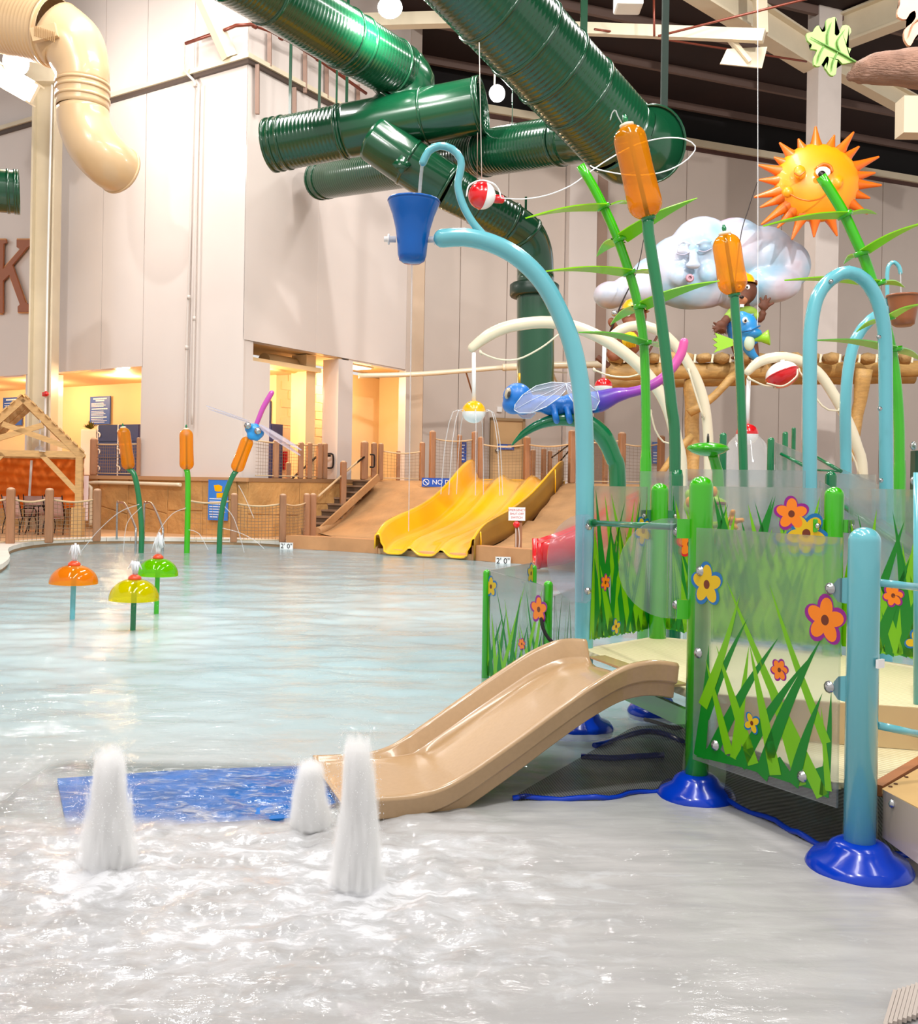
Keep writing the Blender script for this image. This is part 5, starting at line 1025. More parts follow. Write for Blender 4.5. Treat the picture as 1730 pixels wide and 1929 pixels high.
# ================================================================ PANELS WITH GRASS PRINT
GD = M('print_dark_green', '047a1c', .3); GL = M('print_light_green', '6fb408', .3); OR = M('print_orange', 'f08010', .3); PU = M('print_purple', '8a1284', .3); YL = M('print_yellow', 'd8b010', .3); BU = M('print_blue', '0868a8', .3); BR = M('print_brown', '6a2a10', .3)
def plane_poly(bm, pts, n, off=.001): bm.faces.new([bm.verts.new(p+n*off) for p in pts])
class Panel:
    def __init__(s, name, lab, a, b, za, zb, th=.014, thing_=None, m=FROST, poly=None, za2=None, zb2=None, cat='panel', grp=None):
        s.a, s.b = up_(a, 0), up_(b, 0); s.ex = (s.b-s.a).normalized(); s.n = s.ex.cross(Vector((0, 0, 1))).normalized()
        if s.n.y > 0: s.n = -s.n
        s.th = th; s.za, s.zb = za, zb; s.w = (s.b-s.a).length; s.t = thing_ or thing(name, lab, cat, s.a.lerp(s.b, .5)+Vector((0, 0, za)), grp)
        pts = poly or [s.P(0, za), s.P(s.w, za if za2 is None else za2), s.P(s.w, zb if zb2 is None else zb2), s.P(0, zb)]
        bm = B(); prism(bm, [p-s.n*th/2 for p in pts], s.n*th); bmesh.ops.recalc_face_normals(bm, faces=bm.faces); obj('sheet', bm, m, s.t)
    def P(s, x, z): return s.a+s.ex*x+Vector((0, 0, z))
    def px(s, u, v): return hit(u, v, s.a+s.n*s.th/2, s.n)
    def blades(s, lst, m, name='grass_print'):
        bm = B()
        for i, (base, tip, hw, bend) in enumerate(lst):
            d = tip-base; sd = d.normalized().cross(s.n).normalized(); L1, R1 = [], []
            for k in range(9):
                t = k/8; q = base+d*t+sd*bend*math.sin(PI*t); w = hw*(1-t**1.6); L1.append(q+sd*w); R1.append(q-sd*w)
            off = .0015+.0004*(i % 5)
            A = [bm.verts.new(p+s.n*off) for p in L1]; Bq = [bm.verts.new(p+s.n*off) for p in R1]
            for k in range(8): bm.faces.new((A[k], A[k+1], Bq[k+1], Bq[k]))
        obj(name, bm, m, s.t, kind='stuff')
    def rnd_blades(s, seed, n, hmin, hmax, hw, x0=0, x1=None, mats=None):
        rg = random.Random(seed); x1 = x1 or s.w
        for mi, m in enumerate(mats or (GL, GD)):
            l = []
            for k in range(n):
                x = x0+(x1-x0)*(k+rg.uniform(0, 1))/n; h = rg.uniform(hmin, hmax); dx = rg.uniform(.12, .4)*h*(1 if (k+mi) % 2 else -1)
                tx = min(x1-.01, max(x0+.01, x+dx)); l.append((s.P(x, s.za)+s.n*s.th/2, s.P(tx, s.za+h)+s.n*s.th/2, hw*rg.uniform(.6, 1.2), rg.uniform(-.015, .015)))
            s.blades(l, m)
    def flower(s, c, r, m1, m2, rot=0, pet=5, pw=.42):
        z = Vector((0, 0, 1)); f = None
        for nm, mm, off, sc, dx in (('flower_print', m2, .004, 1.0, .10), ('petals', m1, .0045, .86, 0), ('flower_center', BR, .005, .2, 0)):
            bm = B()
            if nm == 'flower_center': bm.faces.new([bm.verts.new(c+s.n*off+s.ex*math.cos(a*PI/8)*r*.18+z*math.sin(a*PI/8)*r*.2) for a in range(16)])
            else:
                for k in range(pet):
                    a0 = rot+2*PI*k/pet; d = s.ex*math.cos(a0+dx)+z*math.sin(a0+dx); e = -s.ex*math.sin(a0+dx)+z*math.cos(a0+dx)
                    bm.faces.new([bm.verts.new(c+s.n*(off+.0001*k)+d*r*sc*(.53+.47*math.cos(q*PI/8))+e*r*sc*pw*.8*math.sin(q*PI/8)*(1 if dx == 0 else 1.12)) for q in range(16)])
            o = obj(nm, bm, mm, f or s.t, fix=False, kind='stuff' if nm != 'flower_center' else None); f = f or o
# panel A in front
A_ = atp(1309, 4.93); B_ = G(1583, 1010, 1.39); A_ = Vector((hit(1311, 1200, Vector((0, 4.92, 0)), Vector((0, 1, 0))).x, 4.92, 0)); B_ = Vector((W(1583, 1200, 4.16).x, 4.16, 0))
pa = Panel('grass_screen', 'clear panel printed with grass and flowers, in front beside the thick aqua post', A_, B_, .22, 1.39, za2=.235)
S_ = 1/385.0
def pxb(P, lst, m):
    P.blades([(P.px(*b), P.px(*t), hw*S_*1.35, bd*S_) for b, t, hw, bd in lst], m)
pxb(pa, [((1550, 1500), (1368, 1090), 10, -6), ((1558, 1400), (1450, 1100), 7, -4), ((1420, 1440), (1350, 1215), 10, 0), ((1462, 1460), (1413, 1212), 10, 0), ((1325, 1330), (1395, 1120), 9, 5), ((1385, 1430), (1412, 1215), 9, 0), ((1510, 1480), (1425, 1225), 9, 4), ((1562, 1490), (1548, 1330), 5, 0), ((1375, 1420), (1330, 1240), 8, 0)], GL)
pxb(pa, [((1330, 1350), (1409, 1165), 8, -5), ((1342, 1418), (1468, 1200), 10, -6), ((1395, 1440), (1525, 1240), 10, -6), ((1435, 1462), (1550, 1200), 11, -8), ((1495, 1478), (1551, 1305), 9, -4), ((1553, 1500), (1567, 1300), 7, 2), ((1318, 1425), (1336, 1215), 11, 4), ((1380, 1150), (1300, 1290), 0, 0)], GD)
bm = B(); pts = [pa.px(1312, 1425), pa.px(1345, 1400), pa.px(1372, 1425), pa.px(1400, 1405), pa.px(1440, 1445), pa.px(1470, 1425), pa.px(1500, 1470), pa.px(1530, 1450), pa.px(1560, 1440), pa.px(1560, 1495), pa.px(1500, 1478), pa.px(1400, 1446)]
bm.faces.new([bm.verts.new(p+pa.n*.001) for p in pts]); obj('turf_print', bm, GD, pa.t, kind='stuff', fix=False)
pa.flower(pa.px(1333, 1101), .115, YL, BU, .3); pa.flower(pa.px(1556, 1168), .115, OR, PU, .2); pa.flower(pa.px(1470, 1262), .055, OR, PU, .1, 6); pa.flower(pa.px(1418, 1362), .055, YL, BU, .5, 4)
for u, v in ((1320, 1076), (1316, 1230), (1565, 1109), (1563, 1294), (1348, 1404), (1512, 1463)): bolt(pa.t, pa.px(u, v), pa.n, .018)
for v in (1112, 1297):
    c = pa.px(1578, v)-pa.n*.012; bm = B(); q = up_(pB1, c.z); d = (c-q).normalized(); e = Vector((0, 0, 1)); L_ = (c-q).length
    prism(bm, [q+d*L_*x+e*y for x, y in ((0, -.055), (.75, -.055), (1.05, -.05), (1.25, -.025), (1.3, 0), (1.25, .025), (1.05, .05), (.75, .055), (0, .055))], pa.n*-.012); obj('mounting_tab', bm, AQUA, tB1)
# half round clear panels
def halfdisc(lab, flat, Y, r, side, zc, h):
    n = Vector((0, -1, 0)); x = W(flat, 1050, Y).x; pts = [Vector((x, Y, zc+h)), ]
    for k in range(1, 16): a = PI/2+PI*k/16; pts.append(Vector((x+r*math.cos(a)-.02, Y, zc+h*math.sin(a))))
    pts += [Vector((x, Y, zc-h)), Vector((x+.03, Y, zc-h*.9)), Vector((x+.03, Y, zc+h*.9))]
    t = thing('half_round_panel', lab, 'panel', (x, Y, zc)); bm = B(); prism(bm, pts, (0, .013, 0)); obj('sheet', bm, CLEAR, t)
    bm = B(); box(bm, (x-.03, Y-.012, zc), (.012, .01, h*1.9)); obj('edge_strip', bm, CLEAR, t)
    for z in (zc+h*.72, zc-h*.72): bolt(t, (x+.005, Y-.004, z), n, .016)
    return t
z_ = W(1075, 1052, 6.3).z; halfdisc('half round clear panel fixed to the aqua bucket pole', 1107, 6.3, PXM(70, 6.3), -1, z_, PXM(84, 6.3))
z_ = W(1240, 1070, 5.08).z; h2 = halfdisc('half round clear panel in front of the back lime post', 1274, 5.08, PXM(100, 5.08), -1, z_, PXM(95, 5.08))
bm = B(); tube(bm, [W(1114, 985, 6.3), W(1275, 993, 5.1)], .018, 16); tube(bm, [W(1112, 985, 6.32), W(1120, 985.4, 6.24)], .026, 16); tag(obj('grab_bar', bm, DGREEN), 'dark green grab bar above the top of the tan slide', 'bar')
for v in (996, 1148): p = W(1292, v, 5.04); bm = B(); box(bm, p, (.09, .014, .1)); obj('mounting_tab', bm, LIME, tG1)
# back panels of the deck
pb = Panel('grass_screen', 'grass print panel at the back left of the deck behind the slide top', pB2+Vector((.06, .02, 0)), pG2+Vector((-.09, 0, 0)), .58, ztop(916, 1160, 6.6)); pb.rnd_blades(3, 13, .45, 1.0, .045); pb.flower(pb.px(1140, 1097), .06, OR, PU, .4, 6, .36); pb.flower(pb.px(1160, 1180), .06, YL, BU, .2, 4); pb.flower(pb.px(1211, 1000), .11, YL, BU, .7)
pc = Panel('grass_screen', 'grass print panel along the back of the deck between the lime posts', pG2+Vector((.09, 0, 0)), pG3+Vector((-.08, .0, 0)), .58, ztop(917, 1400, 6.6)); pc.rnd_blades(5, 34, .5, .98, .05); pc.flower(pc.px(1492, 968), .12, OR, PU, .3, 5); pc.flower(pc.px(1520, 1005), .15, YL, BU, .9); pc.flower(pc.px(1300, 1025), .1, OR, RED, .3)
pd = Panel('grass_screen', 'grass print panel right of the thick aqua post', pG3+Vector((.09, -.02, 0)), pR2+Vector((0, .35, 0)), .58, ztop(921, 1650, 6.1)); pd.rnd_blades(9, 18, .4, .95, .05); pd.flower(pd.px(1684, 1122), .075, OR, PU, .2, 6); pd.flower(pd.px(1728, 1210), .08, YL, BU, .2, 4)
for t, p in ((tG3, pG3), (tG2, pG2)):
    for s in (-1, 1):
        z = ztop(991, 1571, 6.3) if t is tG3 else ztop(972, 1242, 6.9)
        bm = B(); box(bm, Vector((p.x+s*.09, p.y-.01*s, z)), (.08, .016, .085), bev=.006); o = obj('mounting_tab', bm, LIME if t is tG3 else DGREEN, t); bolt(o, Vector((p.x+s*.11, p.y-.02, z)), (0, -1, 0), .012)
# aqua rails to the right
rl = thing('hand_rail', 'pair of aqua hand rails running right from the thick aqua post', 'railing', pB1+Vector((.5, .1, 0)))
for (u0, v0), (u1, v1) in (((1652, 1097), (1745, 1108)), ((1652, 1366), (1745, 1386))):
    bm = B(); tube(bm, [W(u0, v0, pB1.y), W(u1, v1, pB1.y+.12)], .0165, 14); obj('rail', bm, AQUA, rl)
bm = B(); tube(bm, [W(1729, 890, 4.9), W(1729, 1335, 4.9)], .02, 12); obj('rail_upright', bm, AQUA, rl); bm = B(); box(bm, W(1727, 1334, 4.88), (.08, .03, .02)); obj('foot_plate', bm, DGREEN, rl)
# small enclosure left of the slide
q0, q1, q2, q3 = atp(919, 8.0), atp(1035, 7.4), atp(1006, 8.9), atp(1098, 8.2)
sm = [('rail_post', 'left short lime post at the water, left end of the small grass panels', q0, ztop(1073, 919, 8), .032), ('rail_post', 'short lime post just left of the aqua bucket pole', q1, ztop(1094, 1035, 7.4), .036), ('rail_post', 'short lime post behind the small left grass panel', q2, ztop(1064, 1006, 8.9), .034)]
for nm, lab, p, zt, r in sm: post(nm, lab, p, zt, r, LIME, -.3)
pe = Panel('grass_screen', 'small grass print panel at the left end by the water', q0+Vector((.02, -.02, 0)), q1+Vector((-.03, -.03, 0)), .02, ztop(1077, 930, 7.9), zb2=ztop(1100, 1020, 7.5)); pe.rnd_blades(11, 12, .4, .8, .024); pe.flower(pe.px(926, 1105), .09, YL, BU, .3); pe.flower(pe.px(1016, 1148), .11, OR, PU, .3); pe.flower(pe.px(984, 1213), .05, OR, PU, .2, 6)
pf = Panel('grass_screen', 'grass print panel behind the small left enclosure', q0+Vector((.04, .06, 0)), q2, .02, ztop(1068, 960, 8.4)); pf.rnd_blades(13, 5, .3, .6, .015); pf.flower(pf.px(1000, 1080), .1, YL, BU, .2)
pg = Panel('grass_screen', 'grass print panel between the short lime post and the aqua bucket pole', q1+Vector((.05, .02, 0)), q3, .02, ztop(1112, 1060, 7.8)); pg.rnd_blades(17, 6, .3, .75, .018)
bm = B(); tube(bm, [W(1020, 1165, 7.38), W(1024, 1185, 7.3), W(1034, 1203, 7.25), W(1048, 1215, 7.2)], .014, 8, .03); tag(obj('black_hose', bm, BLK), 'black hose behind the top of the tan slide', 'hose')
# frosted screens and posts of the far platform
Panel('frosted_screen', 'frosted screen just left of the tallest cattail base', W(1206, 900, 8.4), W(1266, 900, 8.3), 0, ztop(888, 1236, 8.4))
Panel('frosted_screen', 'frosted screen across the back, behind the lime saucer', W(1292, 900, 8.3), W(1518, 900, 8.1), 0, ztop(885, 1400, 8.2))
Panel('frosted_screen', 'frosted screen between the aqua arch legs', W(1540, 900, 8.9), W(1650, 900, 9.1), 0, ztop(893, 1600, 9))
def slope(lab, p0, p1, zb, Y0, Y1):
    a, b = W(*p0, Y0), W(*p1, Y1); return Panel('frosted_screen', lab, a, b, zb, a.z, zb2=b.z)
slope('sloping frosted screen following the hand rail at the far stairs', (1462, 833), (1735, 945), .4, 11.5, 9.8); slope('second sloping frosted screen nearer the aqua arch', (1545, 905), (1760, 1040), .5, 8.0, 7.2)
hr = thing('hand_rail', 'dark green hand rail sloping down behind the aqua arch', 'railing', W(1560, 900, 10.5))
for a, b in (((1472, 855, 11.4), (1530, 885, 11)), ((1540, 862, 11), (1585, 888, 10.6)), ((1570, 940, 7.9), (1745, 1062, 7.0))):
    bm = B(); tube(bm, [W(*a), W(*b)], .02, 10); obj('rail', bm, DGREEN, hr)
bm = B(); tube(bm, [W(1530, 885, 11), W(1585, 888, 10.6)], .012, 8); obj('rail', bm, DGREEN, hr)
for u, vt, Y, r in ((1363, 815, 12, .045), (1453, 824, 11.5, .042), (1480, 813, 13.5, .04), (1496, 805, 14.5, .032), (1566, 888, 8.6, .05)):
    p = W(u, vt, Y); post('rail_post', {1363: 'dark green post behind the lime saucer', 1453: 'dark green post at the start of the sloping hand rail', 1480: 'dark green post left of the aqua arch, middle of three', 1496: 'thin dark green post nearest the aqua arch leg', 1566: 'dark green post between the legs of the aqua arch'}[u], (p.x, Y, 0), p.z, r, DGREEN)
bl_ = thing('green_post', 'dark green bolted post at the right edge', 'post', (W(1727, 850, 10).x, 10, 0)); bm = B(); box(bm, (W(1735, 850, 10).x, 10, 1.0), (.16, .12, 2.0), bev=.01); obj('pole', bm, M('post_murky', '14452f', .4), bl_)
for v in (840, 905): bolt(bl_, W(1722, v, 9.9), (-1, -.3, 0), .03)
FR = M('frog_lime', '9ac020', .4, coat=.3); fg = thing('frog_figure', 'lime and yellow frog figure with orange hands behind the frosted screen', 'figure', (W(1322, 950, 7.15).x, 7.15, .4)); s = 7.15/F
def f_(bm):
    c = W(1320, 955, 7.15)
    ell(bm, c, (32*s, 26*s, 26*s)); ell(bm, W(1303, 932, 7.15), (13*s, 12*s, 12*s)); ell(bm, W(1343, 930, 7.15), (13*s, 12*s, 12*s)); ell(bm, W(1320, 1010, 7.20), (34*s, 28*s, 44*s)); tube(bm, [W(1320, 1030, 7.20), Vector((W(1320, 1030, 7.20).x, 7.20, -.1))], 20*s, 12, .1); ell(bm, W(1345, 948, 7.10), (24*s, 18*s, 12*s))
    tube(bm, [W(1335, 990, 7.10), W(1355, 988, 7.00), W(1368, 984, 6.95)], 7*s, 10, .03, cap='round')
blob('body', f_, FR, .014, fg)
def f_(bm):
    for a, b in (((1366, 984), (1380, 978)), ((1378, 980), (1381, 964)), ((1378, 982), (1398, 980)), ((1378, 984), (1386, 994)), ((1372, 982), (1368, 992))): tube(bm, [W(*a, 6.93), W(*b, 6.91)], 5*s, 10, cap='round')
blob('hand', f_, M('frog_orange', 'f09a10', .4), .008, fg)
for u, v in ((1299, 946), (1345, 926)): bm = B(); ell(bm, W(u, v, 7.01), (7*s, 6*s, 10*s)); obj('eye', bm, _M['frog_orange'], fg)
bm = B(); tube(bm, [W(1352, 948, 6.91), W(1366, 949, 6.97)], 3*s, 8, cap='round'); obj('mouth', bm, BR, fg)
# ================================================================ HILL, STAIRS, YELLOW SLIDE
HILL = M('hill_tan', 'b98d60', .7, var=(1.6, .22), bump=(9, .5, .04))
fb = [(540, 1033), (712, 1043), (890, 1055), (1000, 1064), (1120, 1084), (1300, 1110)]
top_ = [(705, 907, 28.6), (780, 907, 28.6), (870, 906, 28.4), (960, 906, 28.0), (1070, 904, 27.4), (1200, 905, 26.5), (1420, 908, 25.5)]
bot_ = [(600, 1012, 25.2), (640, 1030, 23.3), (735, 1038, 21.8), (890, 1048, 20.9), (1000, 1056, 20.1), (1150, 1080, 17.8), (1400, 1110, 15.6)]
tp = resample([Vector((W(u, v, y).x, y, ZU)) for u, v, y in top_], .3); bt = resample([Vector((W(u, v, y).x, y, .22)) for u, v, y in bot_], .3)
def pick(P, t): x = t*(len(P)-1); k = min(int(x), len(P)-2); return P[k].lerp(P[k+1], x-k)
ys = [28.0, 27.2, 26.2, 25.2, 24.2, 23.2, 22.2, 21.2, 20.3]; zf = [1.68, 1.62, 1.36, .98, .64, .42, .29, .21, .02]
uL = [890, 884, 868, 848, 822, 792, 757, 728, 712]; uR = [1060, 1056, 1042, 1020, 994, 965, 935, 908, 890]; wh = [.42, .5, .52, .52, .5, .46, .42, .36, .28]
def hz_(s, t):
    p = pick(tp, s).lerp(pick(bt, s), t); k = .5+.5*math.cos(PI*min(1, t**.8)); z = .22+(ZU-.22)*k
    if p.y < 28.2:
        u = p.x/p.y*F+CX; q = 0
        while q < 7 and ys[q+1] > p.y+.3: q += 1
        f_ = min(1, max(0, (ys[q]-p.y)/(ys[q]-ys[q+1]))); a_, b_ = uL[q]+(uL[q+1]-uL[q])*f_, uR[q]+(uR[q+1]-uR[q])*f_
        if a_-4 < u < b_+6: return Vector((p.x, p.y, min(z, zf[q]+(zf[q+1]-zf[q])*f_-.16)))
    return Vector((p.x, p.y, z+(.09*noise.noise(Vector((p.x*.8, p.y*.8, 0)))-.02)*math.sin(PI*t)))
bm = B(); grid(bm, hz_, 60, 26); grid(bm, lambda s, t: Vector((pick(bt, s).x, pick(bt, s).y-.02, min(.23, hz_(s, 1).z)*(1-t)-.02)), 60, 1)
grid(bm, lambda s, t: Vector((pick(tp, 0).x, pick(tp, 0).y, 0)).lerp(Vector((pick(bt, 0).x, pick(bt, 0).y, 0)), t)+Vector((0, 0, s*(hz_(0, t).z))), 1, 10)
struct('floor_hill', bm, HILL)
bm = B(); tube(bm, [hz_(0, k/10)+Vector((-.05, 0, .02)) for k in range(11)], .13, 10); struct('trim_6', bm, HILL)
# upper deck behind
ud = [tp[0]+Vector((-.3, -.1, 0))]+tp[1:]+[Vector((tp[-1].x+8, tp[-1].y-2, ZU)), Vector((30, 44, ZU)), Vector((-1.2, 33.6, ZU)), T(-.2, dD, ZU), T(-.3, 4.3, ZU)]
bm = B(); f = bm.faces.new([bm.verts.new(Vector((p.x, p.y, ZU-.02))) for p in ud]); ext = bmesh.ops.extrude_face_region(bm, geom=[f]); [setattr(v, 'co', v.co-Vector((0, 0, .3))) for v in ext['geom'] if isinstance(v, bmesh.types.BMVert)]
bmesh.ops.triangulate(bm, faces=bm.faces[:]); struct('floor_upper_deck', bm, M('upper_deck', 'a98058', .6, var=(2, .1)))
# steps up beside the tower
stp = thing('steps', 'brown wooden steps climbing between the tower base and the hill', 'steps', T(-.7, 2, ZD)); stp['kind'] = 'structure'
TRD = M('tread_brown', '8a6e58', .6, var=(3, .15)); nS = 9; r_ = (ZU-ZD)/nS
for k in range(nS):
    d0 = 1.9+k*.27; z = ZD+r_*(k+1); w = -1.05
    pts = [T(-.34, d0, z-.05), T(w, d0, z-.05), T(w, d0+.34, z-.05), T(-.34, d0+.34, z-.05)]
    bm = B(); prism(bm, pts, (0, 0, .05)); obj('tread', bm, TRD, stp); bm = B(); pts = [T(-.34, d0+.03, z-r_), T(w, d0+.03, z-r_), T(w, d0+.05, z-r_), T(-.34, d0+.05, z-r_)]; prism(bm, pts, (0, 0, r_-.05)); obj('riser', bm, M('riser_dark', '5a4636', .7), stp)
bm = B(); bar(bm, T(-1.08, 1.7, ZD+.08), T(-1.08, 1.9+nS*.27, ZU+.08), .06, .2); obj('stringer', bm, HILL, stp)
BLKM = M('black_iron', '241c1a', .4, metal=.5)
hr2 = thing('stair_rail', 'black iron hand rail rising diagonally over the steps', 'railing', T(-.45, 2, ZD))
q0_, q1_ = W(503, 944, 25.6), W(599, 858, 27.6)
bm = B(); tube(bm, [q0_, q1_, q1_+Vector((.35, .1, 0))], .03, 10); obj('rail', bm, BLKM, hr2)
def uloop(c, w=.16, h=.36):
    bm = B(); tube(bm, [c+Vector((0, 0, h/2)), c+Vector((w, 0, h/2)), c+Vector((w*1.3, 0, h/3)), c+Vector((w*1.3, 0, -h/3)), c+Vector((w, 0, -h/2)), c+Vector((0, 0, -h/2))], .025, 8, .05); return bm
obj('rail_return', uloop(W(614, 868, 27.8), .16, .4), BLKM, hr2)
hr3 = thing('stair_rail', 'dark hand rail along the hill side of the steps', 'railing', T(-1.2, 3, ZU)); bm = B(); tube(bm, [W(655, 885, 27.4), W(690, 858, 28.2)], .03, 8); obj('rail', bm, BLKM, hr3); obj('rail_return', uloop(W(697, 868, 28.1), .1, .36), BLKM, hr3)
# yellow slide
def ipl(a, t): x = t*(len(a)-1); k = min(int(x), len(a)-2); f = x-k; f2 = f; return a[k]*(1-f2)+a[k+1]*f2
def smo(a, t): return (ipl(a, max(0, t-.04))+ipl(a, t)+ipl(a, min(1, t+.04)))/3
def ysl(w, t):
    y = smo(ys, t)-(w-.5)*1.1*t; z = smo(zf, t); h = smo(wh, t); x = W(smo(uL, t)*(1-w)+smo(uR, t)*w, 950, y).x
    lanes = .15*(math.cos(w*2*PI*3)*.5+.5)**3; zz = z+lanes
    return Vector((x, y, zz)), h
ysd = thing('yellow_slide', 'wide bright yellow slide with three lanes running down the hill into the pool', 'slide', W(800, 1050, 21))
bm = B(); V = []
for i in range(71):
    t = i/70; row = []
    l, h = ysl(.03, t); r, _ = ysl(.97, t); wd_ = (r-l).length
    sec = [l+Vector((-.14, 0, h*.0-.02)), l+Vector((-.13, 0, h-.03)), l+Vector((-.10, 0, h)), l+Vector((-.05, 0, h)), l+Vector((-.02, 0, h-.05)), l+Vector((-.0, 0, .12)), l+Vector((.06, 0, .03))]
    for k in range(1, 30): sec.append(ysl(.03+.94*k/30, t)[0]-Vector((0, 0, .0)))
    sec += [r+Vector((-.06, 0, .03)), r+Vector((0, 0, .12)), r+Vector((.02, 0, h-.05)), r+Vector((.05, 0, h)), r+Vector((.10, 0, h))]
    V.append([bm.verts.new(p) for p in sec])
for i in range(70):
    for k in range(len(V[0])-1): f = bm.faces.new((V[i][k], V[i+1][k], V[i+1][k+1], V[i][k+1])); f.smooth = True
o = obj('chute', bm, YELLOWP, ysd, fix=False); md = o.modifiers.new('t', 'SOLIDIFY'); md.thickness = .03; md.offset = 0
bm = B(); YS = M('gelcoat_shade_side', '8f660e', .4, var=(2, .15))  # yellow gelcoat again, with the outer face's shade put into the colour
grid(bm, lambda a, b: (lambda r, h: r+Vector((.11, 0, h*1.0-b*(h+.16))))(*ysl(.97, a)), 60, 3); o = obj('outer_side', bm, YS, ysd, 'outer side wall with shade in its ochre colour', fix=False); md = o.modifiers.new('t', 'SOLIDIFY'); md.thickness = .03
bm = B(); prism(bm, [Vector((p.x, p.y, zz)) for p, zz in ((ysl(.03, 0)[0]+Vector((-.14, .02, 0)), 1.6), (ysl(.97, 0)[0]+Vector((.14, .02, 0)), 1.6), (ysl(.97, 0)[0]+Vector((.14, .02, 0)), 1.7), (ysl(.03, 0)[0]+Vector((-.14, .02, 0)), 1.7))], (0, .3, 0)); obj('start_lip', bm, YELLOWP, ysd)
for t in (.25, .62, .93): 
    r, h = ysl(.97, t); bm = B(); tube(bm, [r+Vector((.13, 0, h)), r+Vector((.14, 0, h*.4)), r+Vector((.14, 0, -.12))], .018, 6); obj('joint_flange', bm, YELLOWP, ysd)
# signs on the hill
c = hit(838, 909, (0, 27.7, 0), Vector((0, 1, 0))); nd = board('no_diving_sign', 'blue sign reading NO DIVING half hidden behind the yellow slide', 'sign', c, (1, .0, 0), 1.3, .25, M('diving_blue', '1f52b8', .35), None)
text('lettering', 'NO DIVING', c+Vector((.14, -.03, 0)), (1, 0, 0), (0, 0, 1), .19, PRINT, nd)
bm = B(); q = c+Vector((-.53, -.03, 0)); tube(bm, [q+Vector((.085*math.cos(a*PI/8), 0, .085*math.sin(a*PI/8))) for a in range(17)], .012, 6); bar(bm, q+Vector((-.06, 0, .06)), q+Vector((.06, 0, -.06)), .02, .01, (0, 1, 0)); obj('ban_symbol', bm, PRINT, nd, kind='stuff')
c = hit(974, 968, (0, 19.75, 0), Vector((0, 1, 0))); es = board('shutoff_sign', 'small white sign about the emergency shut-off switch beside the yellow slide', 'sign', c, (1, 0, 0), .34, .27, WHITEP, None, .02)
for i, s_ in enumerate(('EMERGENCY', 'SHUT-OFF', 'SWITCH')): text('lettering', s_, c+Vector((0, -.014, .075-.075*i)), (1, 0, 0), (0, 0, 1), .062, M('ink_red', 'c05050', .5), es, .001)
sp_ = thing('sign_post', 'brown wood post with a red button under the small white sign', 'post', W(976, 1046, 19.85)); bm = B(); box(bm, W(977, 1012, 19.85), (.14, .12, .75), bev=.01); obj('pole', bm, POSTB, sp_)
bm = B(); lathe(bm, [(0, 0), (.07, 0), (.07, .05), (.04, .08), (0, .08)], W(973, 988, 19.76), (0, -1, 0), 14); obj('red_button', bm, RED, sp_)
for dx in (-.02, .03): bm = B(); tube(bm, [W(974, 992, 19.74)+Vector((dx, 0, 0)), W(975, 1015, 19.74)+Vector((dx*1.5, 0, 0)), W(974, 1043, 19.74)+Vector((dx, 0, 0))], .012, 6, .1); obj('cable', bm, GREYP, sp_)
for u, v, Y, lab in ((540, 1029, 22.25, 'left of the steps'), (948, 1057, 19.3, 'right of the yellow slide')):
    c = hit(u, v, (0, Y, 0), Vector((0, 1, 0))); d_m = board('depth_marker', 'white depth marker tile reading 2 0 on the kerb, '+lab, 'sign', c, (1, -.08, 0), .30, .17, WHITEP, None, .02); text('lettering', '2\' 0"', c+Vector((0, -.016, 0)), (1, -.08, 0), (0, 0, 1), .15, BLKM, d_m, .001)
# red slide end
rs = thing('red_slide', 'red slide chute ending in the pool behind the clear panels', 'slide', G(1030, 1066)); Yr = 17.6
def sec_(u, v, Y, w, h): c = W(u, v, Y); return [c+Vector((0, -w/2, h)), c+Vector((0, -w/2*.9, h*.3)), c+Vector((0, -w*.25, 0)), c+Vector((0, w*.25, 0)), c+Vector((0, w/2*.9, h*.3)), c+Vector((0, w/2, h))]
bm = B(); Rr = [sec_(*a) for a in ((1012, 1064, 17.4, 1.0, .42), (1060, 1056, 17.6, 1.0, .5), (1110, 1040, 17.8, 1.0, .55), (1160, 1010, 18, 1.0, .6), (1210, 985, 18.2, 1, .6))]
V = [[bm.verts.new(p) for p in r] for r in Rr]
for a, b in zip(V, V[1:]):
    for k in range(5): bm.faces.new((a[k], a[k+1], b[k+1], b[k])).smooth = True
o = obj('chute', bm, RED, rs, fix=False); md = o.modifiers.new('t', 'SOLIDIFY'); md.thickness = .09; md.offset = 0
bm = B(); tube(bm, sec_(1012, 1064, 17.4, 1.02, .44), .06, 10); obj('end_rim', bm, RED, rs)
